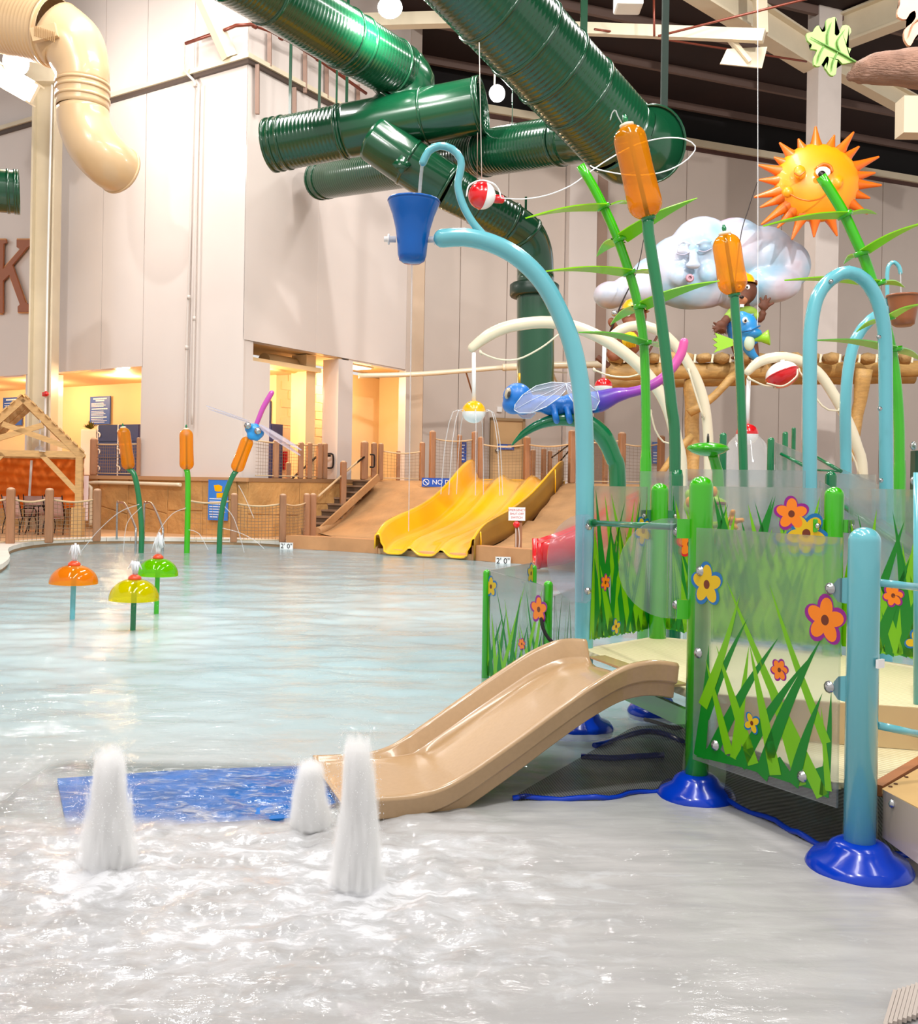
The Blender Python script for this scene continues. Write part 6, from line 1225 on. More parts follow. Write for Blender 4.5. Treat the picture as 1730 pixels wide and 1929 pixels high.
# ================================================================ POST AND NET FENCES
def sqpost(p, z0, h, s, lab, grp, rot=0):
    t = thing('fence_post', lab, 'post', (p.x, p.y, z0), grp); R_ = Matrix.Rotation(rot, 3, 'Z')
    bm = B(); box(bm, (p.x, p.y, z0+h/2), (s, s, h), R_, bev=s*.18); obj('shaft', bm, POSTB, t)
    bm = B(); lathe(bm, [(s*.48, 0), (s*.4, s*.16), (s*.2, s*.24), (0, s*.26)], (p.x, p.y, z0+h-.01), (0, 0, 1), 12); obj('cap', bm, M('cap_tan', 'c9a484', .6), t); return t
def netpanel(a, b, z0, z1, lab, cell=.075, sag=.05, w=.006, low=True):
    t = thing('rope_net', lab, 'net', a.lerp(b, .5)+Vector((0, 0, z0))); L_ = (b-a).length; sg = lambda s: sag*math.sin(PI*s); U = Vector((0, 0, 1))
    top = lambda s: a.lerp(b, s)+U*(z1-sg(s)); bot = lambda s: a.lerp(b, s)+U*(z0+.06)
    bm = B(); tube(bm, [top(k/8) for k in range(9)], .022, 8); obj('top_rope', bm, ROPE, t)
    bm = B(); tube(bm, [bot(0), bot(1)], .016, 6); obj('bottom_rope', bm, ROPE, t)
    bm = B(); n = max(2, int(L_/cell)); m = max(2, int((z1-z0)/cell))
    for k in range(1, n): tube(bm, [bot(k/n), top(k/n)], w, 3, cap='open')
    for j in range(1, m): tube(bm, [bot(k/6).lerp(top(k/6), j/m) for k in range(7)], w, 3, cap='open')
    obj('net_mesh', bm, NET, t, kind='stuff'); return t
names = {}
def fence(px, z0, grp, labs, cell, size=.15, netlab=None, nets=True, net_skip=()):
    P = []
    for i, (u, vt, vb) in enumerate(px):
        if vb: g = G(u, vb, z0); p = Vector((g.x, g.y, 0)); h = W(u, vt, p.y).z-z0
        P.append((p, h)); sqpost(p, z0, h, size, labs[i], grp, .3)
    if nets:
        for i, ((a, ha), (b, hb)) in enumerate(zip(P, P[1:])):
            if i in net_skip: continue
            d = (b-a).normalized()*size*.5; netpanel(a+d, b-d, z0, z0+min(ha, hb)-.22, netlab % (['first', 'second', 'third', 'fourth', 'fifth', 'sixth', 'seventh'][i]), cell)
    return P
fence([(-75, 920, 1027), (19, 921, 1026), (92, 922, 1023), (182, 923, 1020)], ZD, 'posts along the left pool edge', ['fence post just past the left frame edge', 'leftmost pool edge fence post in view', 'pool edge fence post in front of the hut chairs', 'pool edge fence post at the right corner of the hut'], .09, .17, 'rope net panel in front of the hut, %s from the left')
P_ = fence([(440, 931, 1022), (532, 932, 1022), (577, 931, 1016), (589, 931, 1015)], ZD, 'posts along the pool edge by the steps', ['pool edge fence post just right of the blue pool rules sign', 'pool edge fence post above the left depth marker', 'left of the paired posts at the foot of the steps', 'right of the paired posts at the foot of the steps'], .075, .15, 'rope net panel by the steps, %s from the left', net_skip=(2,))
netpanel(Vector((G(356, 1022, ZD).x, G(356, 1022, ZD).y, 0)), P_[0][0]-Vector((.1, 0, 0)), ZD, ZD+.95, 'faint rope net in front of the blue pool rules sign', .12, w=.003)
# upper level in the left facade opening
def upost(u, vt, Y, size, lab, grp='posts along the upper deck', z0=ZU): p = W(u, 900, Y); h = W(u, vt, Y).z-z0; p = Vector((p.x, p.y, 0)); sqpost(p, z0, h, size, lab, grp, .4); return p, h
def lp(t, d): return T(t, d)
a = hit(177, 850, T(0, -.1, 0), DR); b = hit(261, 850, T(0, -.1, 0), DR); a.z = b.z = 0
h_ = W(177, 827, a.y).z-ZU; sqpost(a, ZU, h_, .2, 'upper post at the left end of the locker opening net', 'posts in the tower openings', .3); sqpost(b, ZU, W(262, 825, b.y).z-ZU, .1, 'upper post at the right end of the locker opening net', 'posts in the tower openings', .3)
netpanel(a+(b-a).normalized()*.12, b-(b-a).normalized()*.06, ZU, ZU+.85*h_, 'rope net in front of the blue lockers', .09, .01)
for u, vt in ((520, 830), (567, 834), (583, 835), (602, 836), (612, 836)):
    p = hit(u, 850, T(-.12, 0, 0), DL); p.z = 0; sqpost(p, ZU, W(u, vt, p.y).z-ZU, .14, {520: 'upper post in front of the middle opening, beside the notice board', 567: 'left of four upper posts at the right of the middle opening', 583: 'second of four upper posts at the right of the middle opening', 602: 'third of four upper posts, left of the iron rail return', 612: 'last of four upper posts behind the iron rail return'}[u], 'posts in the tower openings', .5)
a = hit(482, 850, T(-.12, 0, 0), DL); b = hit(612, 850, T(-.12, 0, 0), DL); a.z = b.z = 0; netpanel(a, b, ZU, ZU+.95, 'rope net across the middle tower opening', .09, w=.004)
hp = [(543, 872, 26.3, .13, 'newel post halfway up on the tower side of the steps', ZD+.5), (647, 870, 26.9, .16, 'newel post in the middle of the hill side of the steps', ZD+.6)]
for u, vt, Y, s_, lab, z0 in hp: upost(u, vt, Y, s_, lab, 'newel posts of the steps', z0)
for (a, b), lab in ((((600, 935, 25.8), (645, 895, 26.9)), 'rope running up the lower steps'), (((650, 890, 27), (683, 862, 28.2)), 'rope running up the upper steps')):
    bm = B(); tube(bm, [W(*a), W(*b)], .03, 8); tag(obj('guard_rope', bm, ROPE), lab, 'rope')
up1 = [(686, 833, 28.2, .2, 'thick upper post at the head of the steps'), (704, 835, 28.4, .15, 'left of the paired upper posts right of the steps'), (717, 836, 28.4, .13, 'right of the paired upper posts right of the steps'), (750, 850, 29.5, .11, 'short upper post before the right tower opening'), (795, 834, 28.7, .14, 'upper post just left of the tall one by the blue sign'), (814, 813, 28.5, .16, 'tall upper post left of the yellow slide'), (865, 820, 29, .12, 'thin upper post behind the left yellow slide wall'), (893, 814, 28.8, .14, 'upper post behind the yellow float spray'), (905, 824, 28.6, .14, 'upper post right of the yellow float spray'), (992, 824, 28.3, .17, 'upper post right of the service door'), (1004, 848, 29.5, .13, 'short upper post right of the service door'), (1024, 846, 29.6, .13, 'left of the short upper posts behind the yellow slide top'), (1036, 850, 29.6, .11, 'middle of the short upper posts behind the yellow slide top'), (1055, 848, 29.8, .11, 'right of the short upper posts behind the yellow slide top'), (1077, 812, 27.4, .17, 'tall upper post left of the aqua bucket pole'), (1140, 828, 28.5, .13, 'upper post just right of the aqua bucket pole'), (1171, 816, 27.0, .18, 'tall upper post right of the green arched blade'), (1245, 822, 26.6, .16, 'upper post between the lime reed and the tallest cattail')]
UP = {u: upost(u, vt, Y, s_, lab) for u, vt, Y, s_, lab in up1}
for a, b, lab in ((717, 795, 'left of the tall post'), (814, 893, 'behind the yellow float'), (905, 992, 'in front of the service door'), (992, 1077, 'behind the yellow slide top'), (1077, 1171, 'behind the aqua bucket pole'), (1171, 1245, 'left of the tallest cattail stem')):
    netpanel(UP[a][0], UP[b][0], ZU, ZU+min(UP[a][1], UP[b][1])-.2, 'rope net on the upper deck '+lab, .1, .07, w=.004)
for (a, b) in (((1046, 880, 29), (1075, 846, 28)), ((1040, 862, 29), (1072, 838, 28))):
    bm = B(); tube(bm, [W(*a), W(*b)], .022, 8); tag(obj('hand_rail', bm, BLKM), 'thin dark hand rail behind the yellow slide top, %s' % ('lower' if a[1] == 880 else 'upper'), 'railing')
bm = B(); tube(bm, [W(1223, 818, 26.4), W(1218, 900, 26.4)], .015, 8); tag(obj('white_pole', bm, WHITEP), 'thin white pole leaning on the net left of the lime reed base', 'pole')
# pool rules board on the rock wall
c = hit(411, 942, T(0, -.2, 0), DR); pr = board('pool_rules_board', 'bright blue pool rules board on the rock wall behind the dragonfly cattail', 'sign', c, -DL, .66, 1.02, M('rules_bright', '2f7fd8', .35), rows(.47, .86, 7, .022)+[(.92, .03, .1, .5)])
def pxf(u, v): return hit(u, v, c-DR*.02, DR)
bm = B(); bm.faces.new([bm.verts.new(pxf(u, v)) for u, v in ((403, 914), (412, 913), (419, 916), (418, 926), (410, 926), (405, 925))]); obj('yellow_splash', bm, SPY, pr, kind='stuff', fix=False)
bm = B(); bm.faces.new([bm.verts.new(pxf(u, v)) for u, v in ((408, 929), (424, 928), (424, 937), (408, 938))]); obj('yellow_banner', bm, SPY, pr, kind='stuff', fix=False)
# stainless ladder rails
for i, (u, dx) in enumerate(((220, 0), (271, 0))):
    t = thing('grab_rail', '%s stainless pool grab rail behind the left cattail' % ('left' if i == 0 else 'right'), 'rail', G(u, 1018, ZD)); q = G(u, 1016, ZD); 
    bm = B(); tube(bm, [q, q+Vector((0, 0, .82)), q+Vector((.05, -.05, .86)), W(u+16, 950, q.y-.5), W(u+34, 990, q.y-1.7), W(u+36, 1005, q.y-1.9), Vector((W(u+36, 1005, q.y-1.9).x, q.y-1.9, -.3))], .025, 10, .08); obj('rail', bm, BOLT, t)
bm = B(); a = hit(172, 909, T(0, -.28, 0), DR); b = hit(340, 913, T(0, -.28, 0), DR); tube(bm, [a-Vector((0, 0, 1.2)), a-Vector((0, 0, .15)), a+Vector((.08, 0, 0)), b], .05, 10, .1); tag(obj('white_pipe', bm, CREAM), 'horizontal white pipe along the top of the rock wall', 'pipe')
# ================================================================ HUT
hut = thing('cabana', 'timber framed cabana with an open gable and orange fabric walls at the left edge', 'hut', G(148, 1010, ZD))
O_ = G(148, 1012, ZD); O_.z = 0; e1 = Vector((-.953, -.303, 0)); e2 = Vector((-.303, .953, 0)); e2 = Vector((-.36, .933, 0)).normalized()
def hx(a, b, z): return O_+e1*a+e2*b+Vector((0, 0, z))
zE = W(147, 858, O_.y).z; zA = W(38, 750, O_.y-.4).z; HW = 1.27
for a_ in (0, 2*HW):
    for b_ in (0, 3.0): bm = B(); bar(bm, hx(a_, b_, ZD), hx(a_, b_, zE), .15, .15); obj('post', bm, WOOD, hut)
    bm = B(); bar(bm, hx(a_, 0, zE), hx(a_, 3, zE), .14, .16); obj('eave_beam', bm, WOOD, hut)
for b_ in (0, 1.5, 3.0):
    for s_, x0 in ((1, 0), (-1, 2*HW)):
        bm = B(); bar(bm, hx(x0-s_*.08, b_, zE-.05), hx(HW, b_, zA), .12, .17); obj('rafter', bm, WOOD, hut)
    bm = B(); bar(bm, hx(0, b_, zE+.02), hx(2*HW, b_, zE+.02), .1, .15); obj('tie_beam', bm, WOOD, hut)
for b_ in (0,):
    bm = B(); bar(bm, hx(.15, b_, zE+.15), hx(HW*1.35, b_, zA-.62), .1, .13); obj('cross_brace', bm, WOOD, hut); bm = B(); bar(bm, hx(2*HW-.15, b_, zE+.15), hx(HW*.65, b_, zA-.62), .1, .13); obj('cross_brace', bm, WOOD, hut)
for a0, a1 in ((.03, .85), (2*HW-.03, 2*HW-.85)): bm = B(); bar(bm, hx(a0, 0, zE-.9), hx(a1, 0, zE), .1, .12); obj('knee_brace', bm, WOOD, hut)
for s_, x0 in ((1, 0), (-1, 2*HW)):
    for k in range(9):
        t = (k+.5)/9; a_ = x0-s_*.12+(HW-(x0-s_*.12))*t; z = zE-.06+(zA-zE+.06)*t+.12; bm = B(); bar(bm, hx(a_, -.15, z), hx(a_, 3.0, z), .13, .035, (e1*(-s_)*(zA-zE)+Vector((0, 0, HW)))); obj('roof_board', bm, WOOD, hut)
ORG = M('canvas_orange', 'f07a1a', .75, var=(3, .15), bump=(3, .6, .05))
def cloth(p0, p1, z0, z1, amp=.03):
    bm = B(); d = (p1-p0); n = d.normalized().cross(Vector((0, 0, 1)))
    grid(bm, lambda s, t: p0+d*s+Vector((0, 0, z0+(z1-z0)*t))+n*(amp*math.sin(t*34+1.5*math.sin(s*6))), 16, 48); obj('canvas_wall', bm, ORG, hut, fix=False)
cloth(hx(.08, 2.95, 0), hx(2*HW, 2.95, 0), .7, zE-.05); cloth(hx(-.09, .0, 0), hx(-.09, 1.3, 0), ZD+.25, zE-.03, .012)
bm = B(); box(bm, hx(-.13, .45, 1.05), (.16, .02, 1.1)); obj('canvas_stripe', bm, WHITEP, hut); bm = B(); bar(bm, hx(1.25, 2.86, .8), hx(1.2, 2.86, zE-.1), .06, .02); obj('white_strap', bm, WHITEP, hut)
bm = B(); box(bm, hx(.02, -.12, ZD+.36), (.26, .2, .72), bev=.01); obj('post_base', bm, WOOD, hut)
fan = thing('ceiling_fan', 'pale ceiling fan hanging inside the cabana', 'fan', hx(HW*.72, .5, zE+.1)); fc = hx(HW*.72, .5, zE+.08); bm = B(); lathe(bm, [(0, -.12), (.07, -.1), (.12, 0), (.1, .1), (.02, .14), (.02, .9), (0, .9)], fc, (0, 0, 1), 16); obj('motor', bm, WHITEP, fan)
for k in range(4): bm = B(); a_ = k*PI/2+.5; d = Vector((math.cos(a_), math.sin(a_), 0)); bar(bm, fc+d*.12, fc+d*.65, .13, .012); obj('blade', bm, WHITEP, fan)
SLING = M('sling_mauve', 'cfa9a0', .8); CH = None
def chair(p, rot, lab):
    t = thing('patio_chair', lab, 'chair', p, 'patio chairs in the cabana'); R_ = Matrix.Rotation(rot, 3, 'Z'); q = lambda x, y, z: Vector(p)+R_ @ Vector((x, y, z))
    bm = B(); grid(bm, lambda s, u: q(-.24+.48*s, -.22+.44*u, .42-.02*math.sin(PI*s)), 4, 4); o = obj('seat', bm, SLING, t, fix=False); o.modifiers.new('t', 'SOLIDIFY').thickness = .015
    bm = B(); grid(bm, lambda s, u: q(-.24+.48*s, .22+.12*u, .44+.5*u), 4, 4); o = obj('backrest', bm, SLING, t, fix=False); o.modifiers.new('t', 'SOLIDIFY').thickness = .015
    for s in (-1, 1):
        bm = B(); tube(bm, [q(.26*s, .36, .98), q(.26*s, .22, .44), q(.26*s, -.22, .44)], .014, 8); obj('side_frame', bm, BLKM, t)
        bm = B(); tube(bm, [q(.27*s, -.2, .43), q(.27*s, -.26, .2), q(.27*s, -.22, .0)], .014, 8, .06); obj('leg', bm, BLKM, t); bm = B(); tube(bm, [q(.27*s, .2, .43), q(.27*s, .28, .2), q(.27*s, .3, .0)], .014, 8, .06); obj('leg', bm, BLKM, t)
        bm = B(); tube(bm, [q(.28*s, -.22, .44), q(.28*s, -.2, .62), q(.28*s, .1, .65), q(.28*s, .26, .62)], .014, 8, .05); obj('armrest', bm, BLKM, t)
def zz(u, v, Y): p = W(u, v, Y); return Vector((p.x, Y, ZD))
chair(zz(38, 1000, 24.4), 2.8, 'patio chair at the left behind the first net'); chair(zz(70, 1000, 25.4), 3.3, 'patio chair in the middle of the cabana by the table'); chair(zz(112, 1000, 24.6), 3.0, 'patio chair behind the second net, near the cabana post')
tb = thing('patio_table', 'small dark patio table between the cabana chairs', 'table', zz(72, 1000, 24.3)); q = zz(72, 1000, 24.3); bm = B(); lathe(bm, [(0, .70), (.36, .70), (.36, .73), (0, .73)], q, (0, 0, 1), 24); obj('tabletop', bm, BLKM, tb)
for k in range(4): a_ = k*PI/2+.4; bm = B(); tube(bm, [q+Vector((.1*math.cos(a_), .1*math.sin(a_), .7)), q+Vector((.3*math.cos(a_), .3*math.sin(a_), .0))], .014, 8); obj('leg', bm, BLKM, tb)
# ================================================================ SHOW FIGURES OVER THE BACK
SUNM = M('sun_orange', 'f49a06', .4, coat=.2, var=(1.2, .12)); SUND = M('sun_ray_orange', 'e06a08', .4, coat=.2)
YS_ = 24.0; s = YS_/F; sun = thing('sun_figure', 'big orange smiling sun with one winking eye hanging before the white column', 'figure', W(1540, 345, YS_)); sc_ = W(1539, 345, YS_)
def f_(bm): ell(bm, sc_, (80*s, 34*s, 74*s), sub=4); ell(bm, W(1484, 362, YS_-.42), (11*s, 9*s, 11*s)); ell(bm, W(1579, 345, YS_-.42), (9*s, 8*s, 11*s)); ell(bm, W(1507, 325, YS_-.5), (12*s, 6*s, 14*s))
blob('face', f_, SUNM, .035, sun)
rays = [(1537, 240), (1572, 256), (1608, 250), (1618, 277), (1655, 296), (1648, 326), (1660, 349), (1638, 373), (1634, 402), (1577, 443), (1534, 445), (1493, 450), (1466, 428), (1436, 422), (1434, 390), (1423, 371), (1432, 339), (1430, 311), (1460, 297), (1470, 270), (1505, 263)]
for i, (u, v) in enumerate(rays):
    a_ = W(1539, 345, YS_); tip = W(u, v, YS_-.05); d = tip-a_; k0 = 62*s/d.length; bm = B(); tube(bm, [a_+d*k0, a_+d*(k0*.55+.45*1), tip], [15*s, 8*s, 2.2*s], 10, .08, cap='round'); obj('ray', bm, SUND, sun)
bm = B(); ell(bm, W(1551, 324, YS_-.52), (14*s, 5*s, 10*s)); ey = obj('eye', bm, WHITEP, sun, 'white eye'); bm = B(); ell(bm, W(1549, 328, YS_-.66), (7*s, 4*s, 6.5*s)); obj('pupil', bm, BLKM, ey)
def f_(bm): tube(bm, [W(u, v, YS_-.5) for u, v in ((1540, 316), (1552, 309), (1564, 313), (1568, 322))], 3*s, 8, .03, cap='round'); 
bm = B(); f_(bm); obj('eyebrow', bm, SUND, sun)
bm = B(); tube(bm, [W(u, v, YS_-.72+abs(u-1525)*.006) for u, v in ((1490, 366), (1505, 374), (1525, 378), (1545, 374), (1560, 362))], 1.6*s, 8, .05, cap='round'); obj('smile', bm, SUND, sun)
bm = B(); tube(bm, [W(u, v, YS_-.72) for u, v in ((1498, 326), (1506, 331), (1516, 324))], 1.6*s, 8, .03, cap='round'); obj('winking_eye', bm, SUND, sun)
# cloud
YC = 25.5; s = YC/F; cd = thing('cloud_figure', 'pale cloud with a puffing face hanging left of the sun', 'figure', W(1330, 500, YC))
CLD = bpy.data.materials.new('cloud_paint'); CLD.use_nodes = True; nt = CLD.node_tree; b = nt.nodes['Principled BSDF']; b.inputs['Roughness'].default_value = .35; b.inputs['Coat Weight'].default_value = .3
tc = nt.nodes.new('ShaderNodeTexCoord'); n = nt.nodes.new('ShaderNodeTexNoise'); n.inputs['Scale'].default_value = .9; n.inputs['Detail'].default_value = 3; nt.links.new(tc.outputs['Object'], n.inputs['Vector']); cr = nt.nodes.new('ShaderNodeValToRGB'); nt.links.new(n.outputs['Fac'], cr.inputs[0]); nt.links.new(cr.outputs[0], b.inputs['Base Color'])
e = cr.color_ramp.elements; e[0].position = .35; e[0].color = (*lin('8fb9d2'), 1); e[1].position = .6; e[1].color = (*lin('c6c4d2'), 1); x = e.new(.75); x.color = (*lin('bda8b8'), 1)
def f_(bm):
    for u, v, a, c, dy in ((1150, 556, 32, 26, 0), (1195, 548, 45, 32, 0), (1235, 530, 50, 48, 0), (1280, 505, 62, 62, -.2), (1325, 470, 62, 62, -.3), (1320, 530, 70, 52, -.2), (1385, 470, 62, 60, -.2), (1440, 480, 60, 55, -.1), (1480, 500, 48, 48, 0), (1450, 535, 60, 36, -.2), (1390, 545, 55, 40, -.1), (1300, 555, 60, 28, 0)): ell(bm, W(u, v, YC+dy), (a*s, 34*s, c*s))
    ell(bm, W(1307, 487, YC-.85), (9*s, 9*s, 16*s)); ell(bm, W(1306, 500, YC-.9), (15*s, 8*s, 7*s)); ell(bm, W(1280, 520, YC-.6), (20*s, 14*s, 20*s)); ell(bm, W(1335, 515, YC-.7), (20*s, 12*s, 20*s))
    tube(bm, [W(u, v, YC-.86) for u, v in ((1278, 462), (1290, 455), (1302, 462))], 3.5*s, 8, .05); tube(bm, [W(u, v, YC-.9) for u, v in ((1312, 462), (1326, 452), (1342, 456))], 3.5*s, 8, .05)
    for u, v in ((1287, 473), (1330, 466)): ell(bm, W(u, v, YC-.82), (13*s, 6*s, 8*s))
blob('body', f_, CLD, .05, cd)
bm = B(); lathe(bm, [(0, 0), (3*s, -1*s), (5*s, -2*s), (8*s, 0), (6*s, 4*s), (3*s, 2*s)], W(1300, 524, YC-.92), (0, -1, 0), 16); obj('mouth', bm, M('mouth_pink', 'b98a98', .4), cd)
bm = B(); tube(bm, [W(u, v, YC-.88) for u, v in ((1275, 478), (1288, 480), (1300, 475))], 1.2*s, 6, .03); tube(bm, [W(u, v, YC-.88) for u, v in ((1316, 472), (1328, 474), (1342, 468))], 1.2*s, 6, .03); obj('closed_eyes', bm, M('cloud_crease', 'a8a8bc', .5), cd, kind='stuff')
# oak leaf and branch
LG = M('oak_green', '93c05e', .5, var=(2, .15)); YL_ = 15.0; s = YL_/F
def oak(lab, pts, veins, Y, m, mv):
    t = thing('hanging_leaf', lab, 'leaf', W(*pts[0], Y)); P = resample([W(u, v, Y) for u, v in pts+[pts[0]]], .05)[:-1]; c = sum(P, Vector())/len(P)
    bm = B(); prism(bm, P, (0, .05, 0)); bmesh.ops.triangulate(bm, faces=bm.faces[:]); obj('blade', bm, m, t)
    for l in veins: bm = B(); tube(bm, [W(u, v, Y-.02) for u, v in l], [1.6*s]*(len(l)-1)+[.5*s], 6, .05, cap='round'); obj('vein', bm, mv, t)
oak('large green oak leaf hanging at the upper right', [(1613, 116), (1600, 104), (1604, 92), (1595, 88), (1597, 72), (1604, 60), (1600, 49), (1588, 48), (1580, 66), (1573, 64), (1577, 44), (1574, 32), (1566, 34), (1557, 38), (1557, 56), (1549, 60), (1543, 48), (1536, 52), (1532, 60), (1520, 63), (1522, 76), (1530, 84), (1528, 92), (1540, 94), (1534, 108), (1534, 122), (1546, 124), (1558, 106), (1562, 112), (1554, 124), (1558, 132), (1566, 142), (1575, 140), (1577, 122), (1580, 112), (1588, 120), (1600, 118)],
    [[(1612, 116), (1585, 100), (1558, 86), (1528, 70)], [(1583, 98), (1578, 78), (1592, 56)], [(1560, 86), (1560, 64), (1567, 42)], [(1578, 100), (1570, 116), (1567, 134)], [(1552, 88), (1544, 104), (1541, 118)]], YL_, LG, M('oak_vein', '5f8f3a', .5))
oak('pinkish orange oak leaf cut off by the top right corner', [(1750, 20), (1750, 50), (1728, 66), (1716, 86), (1708, 80), (1704, 70), (1706, 54), (1718, 44), (1726, 32), (1724, 20), (1714, 26), (1708, 36), (1696, 34), (1691, 26), (1696, 8), (1702, -10), (1750, -20)], [[(1740, 30), (1722, 44), (1712, 70)]], 14.0, M('oak_pink', 'e2a887', .5, var=(2, .15)), M('oak_pink_vein', 'b97a5c', .5))
BRM = M('branch_bark', '96705c', .7, var=(4, .25), bump=(9, .9, .05), stretch=(1, 5, 5))
br = thing('hanging_branch', 'thick brown bark branch entering from the right edge beside the oak leaf', 'branch', W(1660, 135, 15)); bm = B()
tube(bm, [W(u, v, 15) for u, v in ((1604, 143), (1618, 138), (1645, 130), (1680, 128), (1720, 128), (1790, 132))], [9*s, 21*s, 28*s, 31*s, 36*s, 42*s], 24, .03, cap='round', rr=None)
for v in bm.verts: v.co += Vector((0, .5, 1))*.03*noise.noise(Vector((v.co.x*3, v.co.y*9, v.co.z*14)))
obj('bark', bm, BRM, br)
# log frame with rocks
YG = 25.0; s = YG/F; lf = thing('log_frame', 'golden log frame stage carrying the beaver figures on the right', 'stage', W(1440, 900, YG))
def logp(name, pts, r, par=lf, m=LOG):
    bm = B(); tube(bm, [W(*p) for p in pts], r, 16, .25)
    for v in bm.verts: v.co += (Vector((noise.noise(v.co*2.2), noise.noise(v.co*2.2+Vector((9, 0, 0))), noise.noise(v.co*2.2+Vector((0, 9, 0))))))*.05
    return obj(name, bm, m, par)
logp('top_log', [(1140, 700, YG), (1400, 697, YG+.3), (1745, 695, YG+1)], 16*s); logp('under_log', [(1150, 722, YG+.8), (1400, 716, YG+1), (1720, 712, YG+1.6)], 11*s)
logp('post_log', [(1303, 715, YG+.3), (1305, 905, YG+.3)], 14*s); logp('brace_log', [(1391, 700, YG-.2), (1345, 745, YG-.2), (1300, 778, YG-.2)], 8*s); logp('post_log', [(1628, 695, YG-.1), (1616, 780, YG+.1), (1588, 905, YG+.2)], [14*s, 12*s, 10*s]); logp('brace_log', [(1240, 900, YG), (1268, 860, YG), (1305, 820, YG)], 6*s)
ST = M('stone_tan', 'b08c58', .8, var=(3, .3), bump=(8, .8, .06)); rg = random.Random(5)
for k in range(17):
    u = 1160+k*34+rg.uniform(-4, 4); bm = B(); ell(bm, (0, 0, 0), (16*s*rg.uniform(.9, 1.1), .3, 11*s*rg.uniform(.85, 1.1)), sub=2)
    for v in bm.verts: v.co = v.co*(1+.18*noise.noise(v.co*3+Vector((k, 0, 0))))+W(u, 677-rg.uniform(0, 4), YG)
    obj('stone', bm, ST, lf)
    bm = B(); bar(bm, W(u+17, 667, YG-.25), W(u+15, 683, YG-.25), .05, .03); obj('lashing', bm, CREAM, lf)
# beavers
FUR = M('fur_brown', '5f3420', .7, var=(6, .15)); FURL = M('fur_light', 'a86c48', .7); HATM = M('hat_yellow', 'f0ac08', .3, coat=.4); BIB = M('overall_blue', '2878c4', .6); SHIRT = M('shirt_green', '86a83c', .7); EYEW = WHITEP
YV = 24.6; s = YV/F
bv = thing('beaver_figure', 'waving beaver figure in a yellow hard hat and blue overalls', 'figure', W(1398, 672, YV))
def f_(bm):
    ell(bm, W(1404, 549, YV), (22*s, 21*s, 24*s)); ell(bm, W(1400, 562, YV-.22), (14*s, 9*s, 12*s)); ell(bm, W(1398, 610, YV+.05), (27*s, 22*s, 42*s)); ell(bm, W(1424, 533, YV+.05), (5*s, 4*s, 6*s)); ell(bm, W(1385, 532, YV+.05), (5*s, 4*s, 6*s))
    tube(bm, [W(1418, 590, YV), W(1432, 602, YV-.1), W(1438, 588, YV-.15)], 7*s, 10, .06); ell(bm, W(1440, 576, YV-.15), (9*s, 6*s, 10*s))
    for a, b in (((1436, 570), (1433, 562)), ((1441, 569), (1443, 558)), ((1445, 571), (1451, 562)), ((1447, 577), (1457, 571)), ((1433, 578), (1428, 574))): tube(bm, [W(*a, YV-.16), W(*b, YV-.17)], 2.8*s, 8, cap='round')
    tube(bm, [W(1380, 590, YV), W(1364, 608, YV-.15), W(1360, 625, YV-.3)], 8*s, 10, .06); ell(bm, W(1359, 612, YV-.3), (10*s, 8*s, 9*s))
    for a, b in (((1352, 612), (1345, 608)), ((1352, 617), (1344, 618)), ((1354, 621), (1347, 625))): tube(bm, [W(*a, YV-.34), W(*b, YV-.36)], 2.6*s, 8, cap='round')
    for u in (1388, 1422): tube(bm, [W(u-4, 640, YV), W(u, 660, YV), W(u+3, 672, YV-.1)], [10*s, 8*s, 6*s], 10, .06); ell(bm, W(u, 674, YV-.2), (11*s, 12*s, 4*s))
blob('body', f_, FUR, .028, bv)
def f_(bm): ell(bm, W(1400, 566, YV-.33), (9*s, 7*s, 7*s)); ell(bm, W(1397, 571, YV-.3), (8*s, 6*s, 6*s))
blob('muzzle', f_, FURL, .02, bv); bm = B(); ell(bm, W(1398, 560, YV-.47), (4*s, 3*s, 3*s)); obj('nose', bm, BLKM, bv); bm = B(); box(bm, W(1398, 576, YV-.42), (7*s, .04, 5*s)); obj('teeth', bm, EYEW, bv)
for u in (1394, 1409): bm = B(); ell(bm, W(u, 541, YV-.26), (4.5*s, 3*s, 5*s)); o = obj('eye', bm, EYEW, bv); bm = B(); ell(bm, W(u-1, 541, YV-.3), (2*s, 1.4*s, 2.4*s)); obj('pupil', bm, BLKM, o)
def hat(par, u, v, Y, r):
    bm = B(); c = W(u, v, Y); lathe(bm, [(r*1.25, -.01), (r*1.02, .02), (r*.98, r*.35), (r*.75, r*.75), (r*.35, r*.95), (0, r)], c, (.05, 0, 1), 24); o = obj('hard_hat', bm, HATM, par); bm = B(); tube(bm, [c+Vector((0, -r*1.0, r*.1)), c+Vector((0, -r*.6, r*.85)), c+Vector((0, 0, r*1.05)), c+Vector((0, r*.6, r*.85))], r*.08, 8, .04); obj('hat_ridge', bm, HATM, o)
hat(bv, 1402, 534, YV, 20*s)
def f_(bm): ell(bm, W(1399, 617, YV+.02), (29.5*s, 24*s, 36*s)); ell(bm, W(1388, 640, YV), (14*s, 16*s, 14*s)); ell(bm, W(1415, 640, YV), (14*s, 16*s, 14*s))
blob('overalls', f_, BIB, .03, bv)
def f_(bm): ell(bm, W(1399, 590, YV+.06), (30*s, 22*s, 15*s)); ell(bm, W(1376, 597, YV-.05), (12*s, 11*s, 11*s)); ell(bm, W(1424, 597, YV-.05), (10*s, 10*s, 9*s))
blob('shirt', f_, SHIRT, .03, bv)
